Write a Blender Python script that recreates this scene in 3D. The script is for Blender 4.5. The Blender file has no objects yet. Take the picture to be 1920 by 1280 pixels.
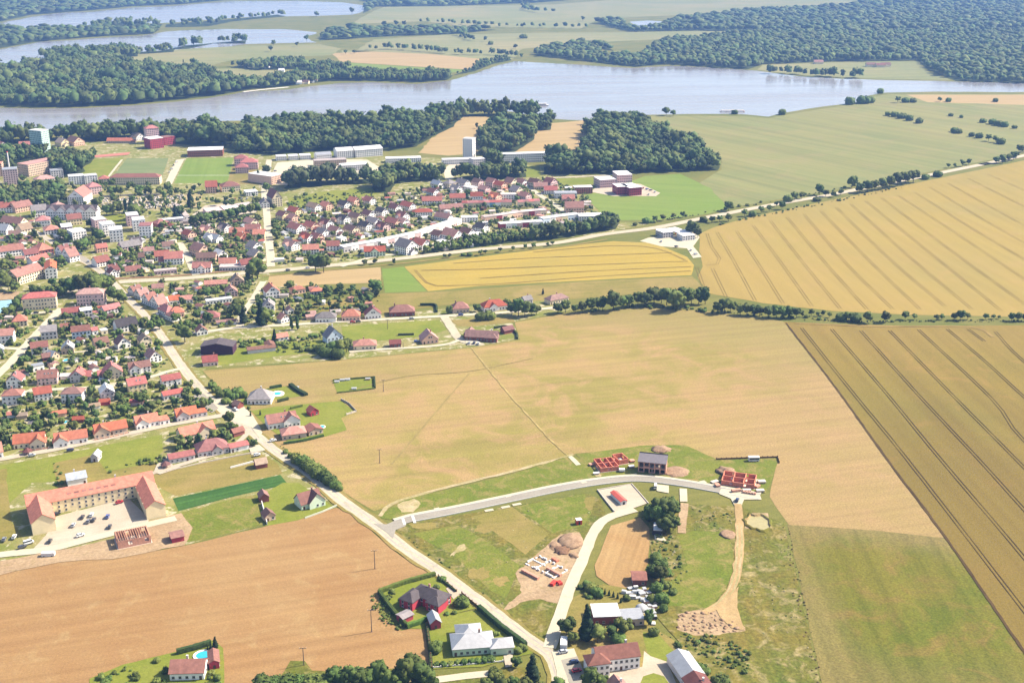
import bpy, bmesh, math, random
import numpy as np
from mathutils import Vector, Matrix, noise
from mathutils.geometry import tessellate_polygon

random.seed(7)
RNG = np.random.default_rng(7)
scene = bpy.context.scene
COL = scene.collection

# ------------------------------------------------------------------ camera
CAM_H, PITCH, FPX = 300.0, math.radians(19.3), 2200.0
cam_data = bpy.data.cameras.new('camera')
cam_data.sensor_width = 36.0
cam_data.lens = 36.0 * FPX / 1920.0
cam_data.clip_start = 1.0
cam_data.clip_end = 40000.0
cam = bpy.data.objects.new('camera', cam_data)
COL.objects.link(cam)
cam.location = (0, 0, CAM_H)
cam.rotation_euler = (math.pi / 2 - PITCH, 0, 0)
scene.camera = cam

# ------------------------------------------------------------------ light
SUN_EL = math.radians(43)
SUN_AZ = (0.957, 0.290)                      # the sun stands to the right, a little ahead
world = bpy.data.worlds.new('World')
scene.world = world
world.use_nodes = True
wn = world.node_tree
wn.nodes.clear()
w_out = wn.nodes.new('ShaderNodeOutputWorld')
w_bg = wn.nodes.new('ShaderNodeBackground')
w_sky = wn.nodes.new('ShaderNodeTexSky')
w_sky.sky_type = 'NISHITA'
w_sky.sun_disc = False
w_sky.sun_elevation = SUN_EL
w_sky.sun_rotation = math.atan2(SUN_AZ[0], SUN_AZ[1])
w_sky.dust_density = 2.0
w_bg.inputs['Strength'].default_value = 0.105
wn.links.new(w_sky.outputs[0], w_bg.inputs[0])
wn.links.new(w_bg.outputs[0], w_out.inputs[0])

sun_data = bpy.data.lights.new('sun', 'SUN')
sun_data.energy = 4.9
sun_data.angle = math.radians(0.55)
sun_data.color = (1.0, 0.915, 0.775)
sun = bpy.data.objects.new('sun', sun_data)
COL.objects.link(sun)
S = Vector((SUN_AZ[0] * math.cos(SUN_EL), SUN_AZ[1] * math.cos(SUN_EL), math.sin(SUN_EL)))
sun.rotation_euler = S.to_track_quat('Z', 'Y').to_euler()
sun.location = (300, 300, 900)

scene.view_settings.view_transform = 'Standard'
scene.view_settings.look = 'None'
scene.view_settings.gamma = 1.0
scene.view_settings.use_curve_mapping = False
scene.view_settings.exposure = 1.36
cy = scene.cycles
cy.use_denoising = True
cy.max_bounces = 5
cy.diffuse_bounces = 2
cy.glossy_bounces = 2
cy.transmission_bounces = 2
cy.volume_bounces = 1
cy.caustics_reflective = False
cy.caustics_refractive = False

# ------------------------------------------------------------------ from the map to the ground
# Places were read off as image coordinates of the 1920 px survey picture and are turned
# once into metres on the flat ground; everything is then built at that place.
ST, CT = math.sin(PITCH), math.cos(PITCH)

def P(px, py):
    u, v = (px - 960.0) / FPX, (640.0 - py) / FPX
    dz = -ST + v * CT
    t = CAM_H / -dz
    return (u * t, (CT + v * ST) * t)

def scale_at(py):                           # pixels per metre across, at a row
    return (py - 640.0 + FPX * math.tan(PITCH)) * CT / CAM_H

def vpx(py):                                # pixels per metre of height, at a row
    v = math.atan((py - 640.0) / FPX)
    return scale_at(py) * math.cos(PITCH + v)

# ------------------------------------------------------------------ objects
def tag(o, label=None, cat=None, group=None, kind=None):
    if label: o['label'] = label
    if cat: o['category'] = cat
    if group: o['group'] = group
    if kind: o['kind'] = kind
    return o

def empty(name, loc, rz=0.0):
    o = bpy.data.objects.new(name, None)
    o.empty_display_size = 1.0
    COL.objects.link(o)
    o.location = loc
    o.rotation_euler = (0, 0, rz)
    return o

def link_mesh(name, me, parent=None, loc=None, rz=None):
    o = bpy.data.objects.new(name, me)
    COL.objects.link(o)
    if parent: o.parent = parent
    if loc is not None: o.location = loc
    if rz is not None: o.rotation_euler = (0, 0, rz)
    return o

class MB:
    """collects polygons and builds ONE mesh"""
    def __init__(self):
        self.v, self.f, self.m = [], [], []
    def poly(self, pts, m=0):
        b = len(self.v)
        self.v.extend(pts)
        self.f.append(tuple(range(b, b + len(pts))))
        self.m.append(m)
    def box(self, x0, x1, y0, y1, z0, z1, m=0, top=None):
        a = [(x0, y0), (x1, y0), (x1, y1), (x0, y1)]
        for i in range(4):
            p, q = a[i], a[(i + 1) % 4]
            self.poly([(p[0], p[1], z0), (q[0], q[1], z0), (q[0], q[1], z1), (p[0], p[1], z1)], m)
        self.poly([(p[0], p[1], z1) for p in a], m if top is None else top)
        self.poly([(p[0], p[1], z0) for p in reversed(a)], m)
    def obox(self, c, d, n, L, W, z0, z1, m=0):
        """box along direction d (unit 2d), centre c, length L, width W"""
        hx, hy = d[0] * L / 2, d[1] * L / 2
        wx, wy = -d[1] * W / 2, d[0] * W / 2
        a = [(c[0] - hx - wx, c[1] - hy - wy), (c[0] + hx - wx, c[1] + hy - wy),
             (c[0] + hx + wx, c[1] + hy + wy), (c[0] - hx + wx, c[1] - hy + wy)]
        for i in range(4):
            p, q = a[i], a[(i + 1) % 4]
            self.poly([(p[0], p[1], z0), (q[0], q[1], z0), (q[0], q[1], z1), (p[0], p[1], z1)], m)
        self.poly([(p[0], p[1], z1) for p in a], m)
        self.poly([(p[0], p[1], z0) for p in reversed(a)], m)
    def cyl(self, c, r, z0, z1, n=8, m=0, r2=None):
        r2 = r if r2 is None else r2
        A = [(c[0] + r * math.cos(2 * math.pi * i / n), c[1] + r * math.sin(2 * math.pi * i / n), z0) for i in range(n)]
        B = [(c[0] + r2 * math.cos(2 * math.pi * i / n), c[1] + r2 * math.sin(2 * math.pi * i / n), z1) for i in range(n)]
        for i in range(n):
            j = (i + 1) % n
            self.poly([A[i], A[j], B[j], B[i]], m)
        self.poly(B, m)
        self.poly(A[::-1], m)
    def prism_x(self, sec, x0, x1, m=0):
        """closed section (y,z) pushed along x"""
        n = len(sec)
        for i in range(n):
            p, q = sec[i], sec[(i + 1) % n]
            self.poly([(x0, p[0], p[1]), (x0, q[0], q[1]), (x1, q[0], q[1]), (x1, p[0], p[1])], m)
        self.poly([(x0, y, z) for y, z in sec][::-1], m)
        self.poly([(x1, y, z) for y, z in sec], m)
    def rot(self, start, ang, off=(0, 0, 0)):
        c, s = math.cos(ang), math.sin(ang)
        for i in range(start, len(self.v)):
            x, y, z = self.v[i]
            self.v[i] = (c * x - s * y + off[0], s * x + c * y + off[1], z + off[2])
    def mesh(self, name, mats, smooth=False):
        me = bpy.data.meshes.new(name)
        me.from_pydata(self.v, [], self.f)
        for m in (mats if isinstance(mats, (list, tuple)) else [mats]):
            me.materials.append(m)
        if any(self.m):
            me.polygons.foreach_set('material_index', self.m)
        bm = bmesh.new(); bm.from_mesh(me)
        bmesh.ops.remove_doubles(bm, verts=bm.verts, dist=1e-4)
        bmesh.ops.recalc_face_normals(bm, faces=bm.faces)
        bm.to_mesh(me); bm.free()
        if smooth:
            me.polygons.foreach_set('use_smooth', [True] * len(me.polygons))
        return me
    def build(self, name, mats, parent=None, loc=None, rz=None, smooth=False):
        return link_mesh(name, self.mesh(name, mats, smooth), parent, loc, rz)

def fast_mesh(name, V, F, mats, tint=None, matidx=None, smooth=False):
    """V (n,3), F (k,3) numpy triangles"""
    me = bpy.data.meshes.new(name)
    n, k = len(V), len(F)
    me.vertices.add(n)
    me.vertices.foreach_set('co', np.ascontiguousarray(V, dtype=np.float32).ravel())
    me.loops.add(k * 3)
    me.loops.foreach_set('vertex_index', np.ascontiguousarray(F, dtype=np.int32).ravel())
    me.polygons.add(k)
    me.polygons.foreach_set('loop_start', np.arange(0, k * 3, 3, dtype=np.int32))
    me.polygons.foreach_set('loop_total', np.full(k, 3, dtype=np.int32))
    for m in (mats if isinstance(mats, (list, tuple)) else [mats]):
        me.materials.append(m)
    if matidx is not None:
        me.polygons.foreach_set('material_index', np.ascontiguousarray(matidx, dtype=np.int32))
    if tint is not None:
        a = me.attributes.new('kindtone', 'FLOAT', 'POINT')
        a.data.foreach_set('value', np.ascontiguousarray(tint, dtype=np.float32))
    me.update(calc_edges=True)
    me.validate()
    if smooth:
        me.polygons.foreach_set('use_smooth', np.ones(k, dtype=bool))
    return me

# ------------------------------------------------------------------ materials
def nodemat(name, rough=0.9):
    m = bpy.data.materials.new(name)
    m.use_nodes = True
    nt = m.node_tree
    b = nt.nodes['Principled BSDF']
    b.inputs['Roughness'].default_value = rough
    b.inputs['Specular IOR Level'].default_value = 0.25
    return m, nt, b

def N(nt, t, **kw):
    n = nt.nodes.new(t)
    for k, v in kw.items():
        setattr(n, k, v)
    return n

def mixc(nt, fac, a, b, blend='MIX'):
    n = N(nt, 'ShaderNodeMix', data_type='RGBA', blend_type=blend)
    for sock, val in ((n.inputs[0], fac), (n.inputs[6], a), (n.inputs[7], b)):
        if isinstance(val, (int, float)): sock.default_value = val
        elif isinstance(val, tuple): sock.default_value = (*val, 1.0)
        else: nt.links.new(val, sock)
    return n.outputs[2]

def ramp(nt, inp, lo, hi):
    n = N(nt, 'ShaderNodeMapRange')
    n.inputs[1].default_value, n.inputs[2].default_value = lo, hi
    nt.links.new(inp, n.inputs[0])
    return n.outputs[0]

def coord(nt, ang=0.0, sx=1.0, sy=1.0, kind='Position'):
    if kind == 'Position':
        g = N(nt, 'ShaderNodeNewGeometry').outputs['Position']
    else:
        g = N(nt, 'ShaderNodeTexCoord').outputs['Object']
    r = N(nt, 'ShaderNodeVectorRotate', rotation_type='Z_AXIS')
    r.inputs['Angle'].default_value = -ang
    nt.links.new(g, r.inputs['Vector'])
    mp = N(nt, 'ShaderNodeMapping')
    mp.inputs['Scale'].default_value = (sx, sy, 1.0)
    nt.links.new(r.outputs[0], mp.inputs[0])
    return mp.outputs[0]

def noise_tex(nt, vec, scale, detail=3.0, rough=0.55, dist=0.0):
    n = N(nt, 'ShaderNodeTexNoise')
    n.inputs['Scale'].default_value = scale
    n.inputs['Detail'].default_value = detail
    n.inputs['Roughness'].default_value = rough
    n.inputs['Distortion'].default_value = dist
    nt.links.new(vec, n.inputs['Vector'])
    return n.outputs['Fac']

def mul(c, k):
    return tuple(min(1.0, x * k) for x in c)

def ground_mat(name, c1, c2, ang=0.0, patch=0.012, stripe=0.25, stripe_amt=0.35, c3=None, c3_lo=0.55, c3_hi=0.75,
               fine=0.30, fine_scale=0.9, patch_lo=0.38, patch_hi=0.64, seed=0.0, zones=()):
    c1, c2 = (c1[0], c1[1], c1[2] * 0.84), (c2[0], c2[1], c2[2] * 0.84)
    if c3: c3 = (c3[0], c3[1], c3[2] * 0.84)
    m, nt, b = nodemat(name, 0.95)
    b.inputs['Specular IOR Level'].default_value = 0.08
    v0 = coord(nt)
    off = N(nt, 'ShaderNodeVectorMath', operation='ADD')
    off.inputs[1].default_value = (seed * 37.0, seed * 91.0, seed * 13.0)
    nt.links.new(v0, off.inputs[0]); v0 = off.outputs[0]
    col = mixc(nt, ramp(nt, noise_tex(nt, v0, patch, 5.0, 0.6, 0.4), patch_lo, patch_hi), c1, c2)
    if c3 is not None:
        col = mixc(nt, ramp(nt, noise_tex(nt, v0, patch * 2.7, 5.0, 0.65, 0.8), c3_lo, c3_hi), col, c3)
    # drier or greener parts of the same field: (from point, to point, colour, how much)
    for (ax, ay, bx, by, zc, zk) in zones:
        A, B = Vector(P(ax, ay)), Vector(P(bx, by)); d = B - A; L2 = d.length_squared
        dp = N(nt, 'ShaderNodeVectorMath', operation='DOT_PRODUCT')
        dp.inputs[1].default_value = (d.x / L2, d.y / L2, 0)
        sb = N(nt, 'ShaderNodeVectorMath', operation='SUBTRACT')
        sb.inputs[1].default_value = (A.x, A.y, 0)
        nt.links.new(coord(nt), sb.inputs[0]); nt.links.new(sb.outputs[0], dp.inputs[0])
        ad = N(nt, 'ShaderNodeMath', operation='ADD')
        nz = N(nt, 'ShaderNodeMapRange'); nz.inputs[1].default_value, nz.inputs[2].default_value, nz.inputs[3].default_value, nz.inputs[4].default_value = .3, .7, -.45, .45
        nt.links.new(noise_tex(nt, coord(nt, ang, 0.25, 1.0), 0.02, 5.0, 0.65, 0.5), nz.inputs[0])
        nt.links.new(dp.outputs['Value'], ad.inputs[0]); nt.links.new(nz.outputs[0], ad.inputs[1])
        mr = N(nt, 'ShaderNodeMapRange', interpolation_type='SMOOTHSTEP'); mr.inputs[4].default_value = zk
        nt.links.new(ad.outputs[0], mr.inputs[0])
        col = mixc(nt, mr.outputs[0], col, zc)
    # swaths along the working direction
    vs = coord(nt, ang, 0.018, 1.0)
    st = ramp(nt, noise_tex(nt, vs, stripe, 2.0, 0.6, 0.0), 0.3, 0.7)
    col = mixc(nt, st, mixc(nt, stripe_amt, col, mul(c1, 0.55)), mixc(nt, stripe_amt * 0.5, col, mul(c2, 1.3)))
    # fine grain
    f1 = ramp(nt, noise_tex(nt, v0, fine_scale, 4.0, 0.7), 0.25, 0.75)
    g = mixc(nt, f1, (1 - fine,) * 3, (1 + fine * 0.6,) * 3)
    col = mixc(nt, 1.0, col, g, 'MULTIPLY')
    nt.links.new(col, b.inputs['Base Color'])
    bp = N(nt, 'ShaderNodeBump')
    bp.inputs['Strength'].default_value = 0.25
    bp.inputs['Distance'].default_value = 0.3
    nt.links.new(f1, bp.inputs['Height'])
    nt.links.new(bp.outputs[0], b.inputs['Normal'])
    return m

def plain_mat(name, c, rough=0.85, var=0.18, scale=0.6, spec=0.25, kind='Object', streak=0.0, rnd=0.0, metal=0.0):
    """painted or built surface: base colour with mottling, weathering and streaks"""
    m, nt, b = nodemat(name, rough)
    b.inputs['Specular IOR Level'].default_value = spec
    v = coord(nt, kind=kind)
    n1 = ramp(nt, noise_tex(nt, v, scale, 4.0, 0.65), 0.3, 0.7)
    col = mixc(nt, n1, mul(c, 1 - var), mul(c, 1 + var))
    n2 = ramp(nt, noise_tex(nt, v, scale * 7, 3.0, 0.7), 0.3, 0.7)
    col = mixc(nt, n2, mixc(nt, var * 0.5, col, mul(c, 0.45)), col)
    if rnd:
        oi = N(nt, 'ShaderNodeObjectInfo')
        hs = N(nt, 'ShaderNodeHueSaturation')
        mr = N(nt, 'ShaderNodeMapRange')
        mr.inputs[3].default_value, mr.inputs[4].default_value = 1 - rnd, 1 + rnd
        nt.links.new(oi.outputs['Random'], mr.inputs[0])
        nt.links.new(mr.outputs[0], hs.inputs['Value'])
        fr = N(nt, 'ShaderNodeMath', operation='MULTIPLY'); fr.inputs[1].default_value = 9.7
        fq = N(nt, 'ShaderNodeMath', operation='FRACT'); m3 = N(nt, 'ShaderNodeMapRange')
        m3.inputs[3].default_value, m3.inputs[4].default_value = 1 - rnd * 0.7, 1.0 + rnd * 0.4
        nt.links.new(oi.outputs['Random'], fr.inputs[0]); nt.links.new(fr.outputs[0], fq.inputs[0]); nt.links.new(fq.outputs[0], m3.inputs[0])
        nt.links.new(m3.outputs[0], hs.inputs['Saturation'])
        nt.links.new(col, hs.inputs['Color'])
        col = hs.outputs[0]
    b.inputs['Metallic'].default_value = metal
    nt.links.new(col, b.inputs['Base Color'])
    return m

def leaf_mat(name, dark, light, mode='random', scale=0.35):
    m, nt, b = nodemat(name, 0.8)
    b.inputs['Specular IOR Level'].default_value = 0.12
    v = coord(nt)
    if mode == 'random':
        r = N(nt, 'ShaderNodeObjectInfo').outputs['Random']
    else:
        r = N(nt, 'ShaderNodeAttribute', attribute_name='kindtone').outputs['Fac']
    n1 = ramp(nt, noise_tex(nt, v, scale, 4.0, 0.7), 0.28, 0.72)
    col = mixc(nt, n1, dark, light)
    hs = N(nt, 'ShaderNodeHueSaturation')
    mr = N(nt, 'ShaderNodeMapRange')
    mr.inputs[3].default_value, mr.inputs[4].default_value = 0.62, 1.45
    nt.links.new(r, mr.inputs[0])
    mh = N(nt, 'ShaderNodeMath', operation='MULTIPLY_ADD')
    mh.inputs[1].default_value, mh.inputs[2].default_value = 7.31, 0.0
    fr = N(nt, 'ShaderNodeMath', operation='FRACT')
    nt.links.new(r, mh.inputs[0]); nt.links.new(mh.outputs[0], fr.inputs[0])
    mr2 = N(nt, 'ShaderNodeMapRange')
    mr2.inputs[3].default_value, mr2.inputs[4].default_value = 0.465, 0.525
    nt.links.new(fr.outputs[0], mr2.inputs[0])
    nt.links.new(mr.outputs[0], hs.inputs['Value'])
    nt.links.new(mr2.outputs[0], hs.inputs['Hue'])
    nt.links.new(col, hs.inputs['Color'])
    nt.links.new(hs.outputs[0], b.inputs['Base Color'])
    return m
# ------------------------------------------------------------------ ground sheets
def PA(x1, y1, x2, y2):
    a, b = P(x1, y1), P(x2, y2)
    return math.atan2(b[1] - a[1], b[0] - a[0])

ZL = [0.02]
def next_z(step=0.0026):
    ZL[0] += step
    return ZL[0]

def rough_edge(pts, seg=9.0, amp=0.8):
    out = []
    n = len(pts)
    for i in range(n):
        a, b = Vector(pts[i]), Vector(pts[(i + 1) % n])
        L = (b - a).length
        k = max(1, min(60, int(L / seg)))
        d = (b - a) / max(L, 1e-6)
        nn = Vector((-d.y, d.x))
        for j in range(k):
            p = a + (b - a) * (j / k)
            q = noise.noise(Vector((p.x * 0.06, p.y * 0.06, 3.1))) + 0.6 * noise.noise(Vector((p.x * 0.2, p.y * 0.2, 9.7)))
            p = p + nn * q * amp
            out.append((p.x, p.y))
    return out

def sheet(name, pts, mat, z, label, kind='structure', thick=0.0):
    tri = tessellate_polygon([[Vector((x, y, 0)) for x, y in pts]])
    V = [(x, y, z) for x, y in pts]
    F = []
    for a, b, c in tri:
        ax, ay = pts[a]; bx, by = pts[b]; cx, cy_ = pts[c]
        F.append((a, b, c) if (bx - ax) * (cy_ - ay) - (by - ay) * (cx - ax) > 0 else (a, c, b))
    me = bpy.data.meshes.new(name)
    me.from_pydata(V, [], F)
    me.materials.append(mat)
    return tag(link_mesh(name, me), label, kind=kind)

def field(name, label, mat, px, amp=0.8, seg=9.0, kind='structure'):
    pts = rough_edge([P(*p) for p in px], seg, amp)
    return sheet(name, pts, mat, next_z(), label, kind)

def catmull(pts, step=5.0):
    p = [Vector(q) for q in pts]
    p = [p[0] * 2 - p[1]] + p + [p[-1] * 2 - p[-2]]
    out = []
    for i in range(1, len(p) - 2):
        a, b, c, d = p[i - 1], p[i], p[i + 1], p[i + 2]
        k = max(1, min(60, int((c - b).length / step)))
        for j in range(k):
            t = j / k
            out.append(0.5 * ((2 * b) + (c - a) * t + (2 * a - 5 * b + 4 * c - d) * t * t + (3 * b - a - 3 * c + d) * t ** 3))
    out.append(p[-2])
    return out

def ribbon_pts(px, w, step=5.0, off=0.0, jitter=0.0):
    c = catmull([P(*q) for q in px], step)
    Lp, Rp = [], []
    for i, q in enumerate(c):
        d = (c[min(i + 1, len(c) - 1)] - c[max(i - 1, 0)]).normalized()
        n = Vector((-d.y, d.x))
        jl = jitter * noise.noise(Vector((q.x * 0.15, q.y * 0.15, 1.7)))
        jr = jitter * noise.noise(Vector((q.x * 0.15, q.y * 0.15, 8.2)))
        Lp.append(q + n * (w / 2 + off + jl)); Rp.append(q - n * (w / 2 - off + jr))
    return Lp, Rp

ROADS = []                                   # centre lines kept clear of plants
def ribbon(name, px, w, mat, label, step=5.0, off=0.0, jitter=0.55, z=None, kind='structure', height=0.0, keep=True, parent=None):
    Lp, Rp = ribbon_pts(px, w, step, off, jitter)
    z = next_z() if z is None else z
    n = len(Lp)
    V = [(p.x, p.y, z + height) for p in Lp] + [(p.x, p.y, z + height) for p in Rp]
    F = [(n + i, n + i + 1, i + 1, i) for i in range(n - 1)]
    if height > 0:
        b = len(V)
        V += [(p.x, p.y, 0) for p in Lp] + [(p.x, p.y, 0) for p in Rp]
        F += [(i, i + 1, b + i + 1, b + i) for i in range(n - 1)]
        F += [(b + n + i, b + n + i + 1, n + i + 1, n + i) for i in range(n - 1)]
    me = bpy.data.meshes.new(name)
    me.from_pydata(V, [], F)
    me.materials.append(mat)
    if keep: ROADS.append(([(0.5 * (a + b)) for a, b in zip(Lp, Rp)], w / 2))
    o = link_mesh(name, me, parent)
    return o if parent else tag(o, label, kind=kind)

# --- materials of the land
meadow_ang = PA(600, 760, 1000, 720)
M_town = ground_mat('garden_soil_and_grass', (0.13, 0.145, 0.03), (0.215, 0.185, 0.085), 0.3, 0.05, 0.3, 0.12, c3=(0.37, 0.32, 0.26), c3_lo=0.53, c3_hi=0.62, fine=0.35)
M_grassland = ground_mat('rough_grassland', (0.10, 0.11, 0.026), (0.15, 0.135, 0.04), 0.3, 0.015, 0.2, 0.25)
M_meadow = ground_mat('mown_meadow', (0.27, 0.192, 0.084), (0.198, 0.164, 0.050), meadow_ang, 0.011, 0.16, 0.34, c3=(0.30, 0.19, 0.105), c3_lo=0.46, c3_hi=0.64, fine=0.38, patch_lo=0.42, patch_hi=0.58,
                      zones=[(1230, 760, 1480, 800, (0.285, 0.185, 0.092), 0.6), (1100, 650, 1180, 590, (0.20, 0.165, 0.055), 0.75), (640, 800, 480, 740, (0.225, 0.17, 0.06), 0.7)])
M_meadow_pink = ground_mat('mown_meadow_dry', (0.265, 0.175, 0.088), (0.20, 0.155, 0.06), PA(1480, 700, 1640, 980), 0.012, 0.14, 0.45, c3=(0.30, 0.19, 0.11), fine=0.28, seed=2)
M_wheat = ground_mat('ripening_wheat', (0.245, 0.178, 0.05), (0.222, 0.17, 0.055), PA(1400, 430, 1570, 563), 0.008, 0.10, 0.16, c3=(0.27, 0.18, 0.075), c3_lo=0.56, c3_hi=0.8, fine=0.24, seed=3, zones=[(1700, 400, 1400, 560, (0.26, 0.175, 0.05), 0.5)])
M_wheat_low = ground_mat('patchy_wheat', (0.182, 0.128, 0.030), (0.142, 0.112, 0.027), PA(1560, 640, 1780, 880), 0.010, 0.11, 0.30, c3=(0.245, 0.145, 0.05), c3_lo=0.56, c3_hi=0.76, fine=0.28, seed=4,
                         zones=[(1700, 680, 1880, 900, (0.130, 0.088, 0.022), 0.7), (1640, 700, 1560, 620, (0.20, 0.135, 0.035), 0.6)])
M_wheat_gold = ground_mat('golden_wheat', (0.29, 0.205, 0.045), (0.25, 0.19, 0.05), PA(800, 500, 1200, 470), 0.012, 0.10, 0.2, fine=0.2, seed=5)
M_strip = ground_mat('green_tan_ley', (0.085, 0.100, 0.012), (0.132, 0.115, 0.020), PA(1560, 1000, 1680, 1270), 0.018, 0.16, 0.35, c3=(0.165, 0.112, 0.035), c3_lo=0.50, c3_hi=0.66, fine=0.45, patch_lo=0.42, patch_hi=0.58, seed=6,
                     zones=[(1620, 1050, 1612, 990, (0.205, 0.15, 0.065), 0.8), (1620, 1120, 1510, 1120, (0.175, 0.135, 0.05), 0.8), (1600, 1180, 1620, 1290, (0.16, 0.12, 0.045), 0.55)])
M_stubble = ground_mat('brown_stubble', (0.235, 0.133, 0.064), (0.258, 0.160, 0.082), PA(200, 1140, 640, 1075), 0.020, 0.22, 0.26, c3=(0.285, 0.19, 0.10), c3_lo=0.55, c3_hi=0.72, fine=0.26, seed=7)
M_pale_plot = ground_mat('ploughed_plot', (0.27, 0.16, 0.075), (0.30, 0.195, 0.10), PA(1150, 1080, 1185, 985), 0.03, 0.30, 0.4, fine=0.25, seed=8)
M_lawn = ground_mat('bright_lawn', (0.125, 0.148, 0.02), (0.165, 0.17, 0.034), 0.4, 0.04, 0.3, 0.14, c3=(0.17, 0.155, 0.045), c3_lo=0.58, c3_hi=0.78, fine=0.25, seed=9)
M_lawn2 = ground_mat('deep_lawn', (0.095, 0.122, 0.016), (0.135, 0.142, 0.026), PA(350, 960, 480, 920), 0.04, 0.35, 0.16, c3=(0.20, 0.16, 0.06), c3_lo=0.48, c3_hi=0.66, fine=0.42, seed=10)
M_dryg = ground_mat('dry_grass', (0.155, 0.135, 0.035), (0.225, 0.165, 0.065), 0.2, 0.03, 0.3, 0.25, fine=0.3, seed=11)
M_crop = ground_mat('dark_green_crop', (0.034, 0.088, 0.020), (0.055, 0.112, 0.026), PA(330, 950, 530, 905), 0.03, 0.55, 0.55, fine=0.35, seed=12)
M_pitch = ground_mat('sports_turf', (0.115, 0.165, 0.03), (0.14, 0.18, 0.04), PA(340, 330, 352, 300), 0.02, 0.15, 0.25, fine=0.15, seed=13)
M_pitch_dark = ground_mat('worn_turf', (0.115, 0.145, 0.062), (0.15, 0.165, 0.08), 0.2, 0.02, 0.2, 0.25, fine=0.15, seed=14)
M_far_green = ground_mat('far_pasture', (0.145, 0.155, 0.062), (0.185, 0.17, 0.07), PA(1300, 250, 1700, 330), 0.006, 0.07, 0.35, c3=(0.20, 0.165, 0.085), c3_lo=0.5, c3_hi=0.75, fine=0.15, seed=15)
M_far_field = ground_mat('far_hay_field', (0.15, 0.16, 0.07), (0.215, 0.185, 0.095), 0.2, 0.003, 0.04, 0.3, c3=(0.14, 0.165, 0.07), fine=0.12, fine_scale=0.1, seed=16)
M_far_tan = ground_mat('far_ripe_field', (0.285, 0.20, 0.105), (0.30, 0.215, 0.12), 0.3, 0.008, 0.07, 0.25, fine=0.14, seed=17)
M_bright_field = ground_mat('fresh_green_field', (0.12, 0.17, 0.032), (0.14, 0.175, 0.042), PA(1150, 380, 1340, 390), 0.012, 0.12, 0.25, fine=0.18, seed=18)
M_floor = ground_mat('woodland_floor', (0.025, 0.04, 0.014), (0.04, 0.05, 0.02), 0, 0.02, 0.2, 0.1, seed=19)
M_weeds = ground_mat('rough_weedy_ground', (0.085, 0.108, 0.018), (0.15, 0.115, 0.028), PA(1400, 1040, 1490, 1270), 0.045, 0.25, 0.35, c3=(0.275, 0.215, 0.12), c3_lo=0.51, c3_hi=0.66, fine=0.55, fine_scale=0.55, seed=20)
M_soil = ground_mat('disturbed_soil', (0.33, 0.235, 0.165), (0.26, 0.175, 0.115), 0.4, 0.07, 0.4, 0.25, c3=(0.20, 0.15, 0.075), c3_lo=0.56, c3_hi=0.72, fine=0.35, fine_scale=0.6, seed=21)
M_pale_soil = ground_mat('pale_bare_soil', (0.36, 0.285, 0.20), (0.22, 0.19, 0.08), 0.4, 0.09, 0.4, 0.2, fine=0.3, seed=22)
M_concrete = ground_mat('pale_concrete', (0.40, 0.355, 0.31), (0.37, 0.325, 0.28), 0.0, 0.06, 0.3, 0.12, fine=0.10, seed=23)  # the concrete's own pale colour with faint mottling
M_road = ground_mat('old_road_surface', (0.385, 0.335, 0.285), (0.34, 0.295, 0.25), 0.0, 0.05, 0.3, 0.12, c3=(0.27, 0.235, 0.20), c3_lo=0.52, c3_hi=0.70, fine=0.18, seed=24)
M_asphalt = ground_mat('grey_asphalt', (0.225, 0.20, 0.195), (0.25, 0.225, 0.215), 0.0, 0.06, 0.3, 0.15, fine=0.12, seed=25)
M_highway = ground_mat('pale_highway_surface', (0.36, 0.305, 0.25), (0.33, 0.28, 0.235), 0.0, 0.03, 0.2, 0.1, fine=0.1, seed=26)
M_track = ground_mat('dirt_track_surface', (0.35, 0.24, 0.135), (0.27, 0.185, 0.10), 1.4, 0.1, 0.5, 0.2, fine=0.25, seed=27)
M_yard = ground_mat('pinkish_yard_paving', (0.37, 0.315, 0.285), (0.33, 0.27, 0.235), 0.3, 0.06, 0.5, 0.15, fine=0.12, seed=28)
M_rail = ground_mat('brown_verge', (0.22, 0.13, 0.085), (0.17, 0.10, 0.065), 0.1, 0.05, 0.4, 0.2, fine=0.25, seed=29)
M_wheel = plain_mat('crop_wheel_track', (0.060, 0.038, 0.015), 0.95, 0.3, 0.05, 0.05, kind='Position')
M_wheel_mid = plain_mat('wheat_wheel_track', (0.155, 0.108, 0.034), 0.95, 0.25, 0.05, 0.05, kind='Position')
M_tan_path = plain_mat('tan_path', (0.265, 0.20, 0.075), 0.95, 0.3, 0.1, 0.05, kind='Position')
M_mow = plain_mat('mowing_line', (0.195, 0.15, 0.055), 0.95, 0.25, 0.1, 0.05, kind='Position')
M_wheel_pale = plain_mat('pale_wheel_track', (0.19, 0.13, 0.04), 0.95, 0.3, 0.05, 0.05, kind='Position')
M_white_line = plain_mat('white_line_paint', (0.42, 0.42, 0.38), 0.8, 0.1, 0.5)

# --- the one sheet everything stands on
g = bpy.data.meshes.new('ground')
g.from_pydata([(-9000, -700, 0), (9000, -700, 0), (9000, 15000, 0), (-9000, 15000, 0)], [], [(0, 1, 2, 3)])
g.materials.append(M_grassland)
tag(link_mesh('ground', g), 'wide flat grassland that carries the town and the fields', kind='structure')

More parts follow.
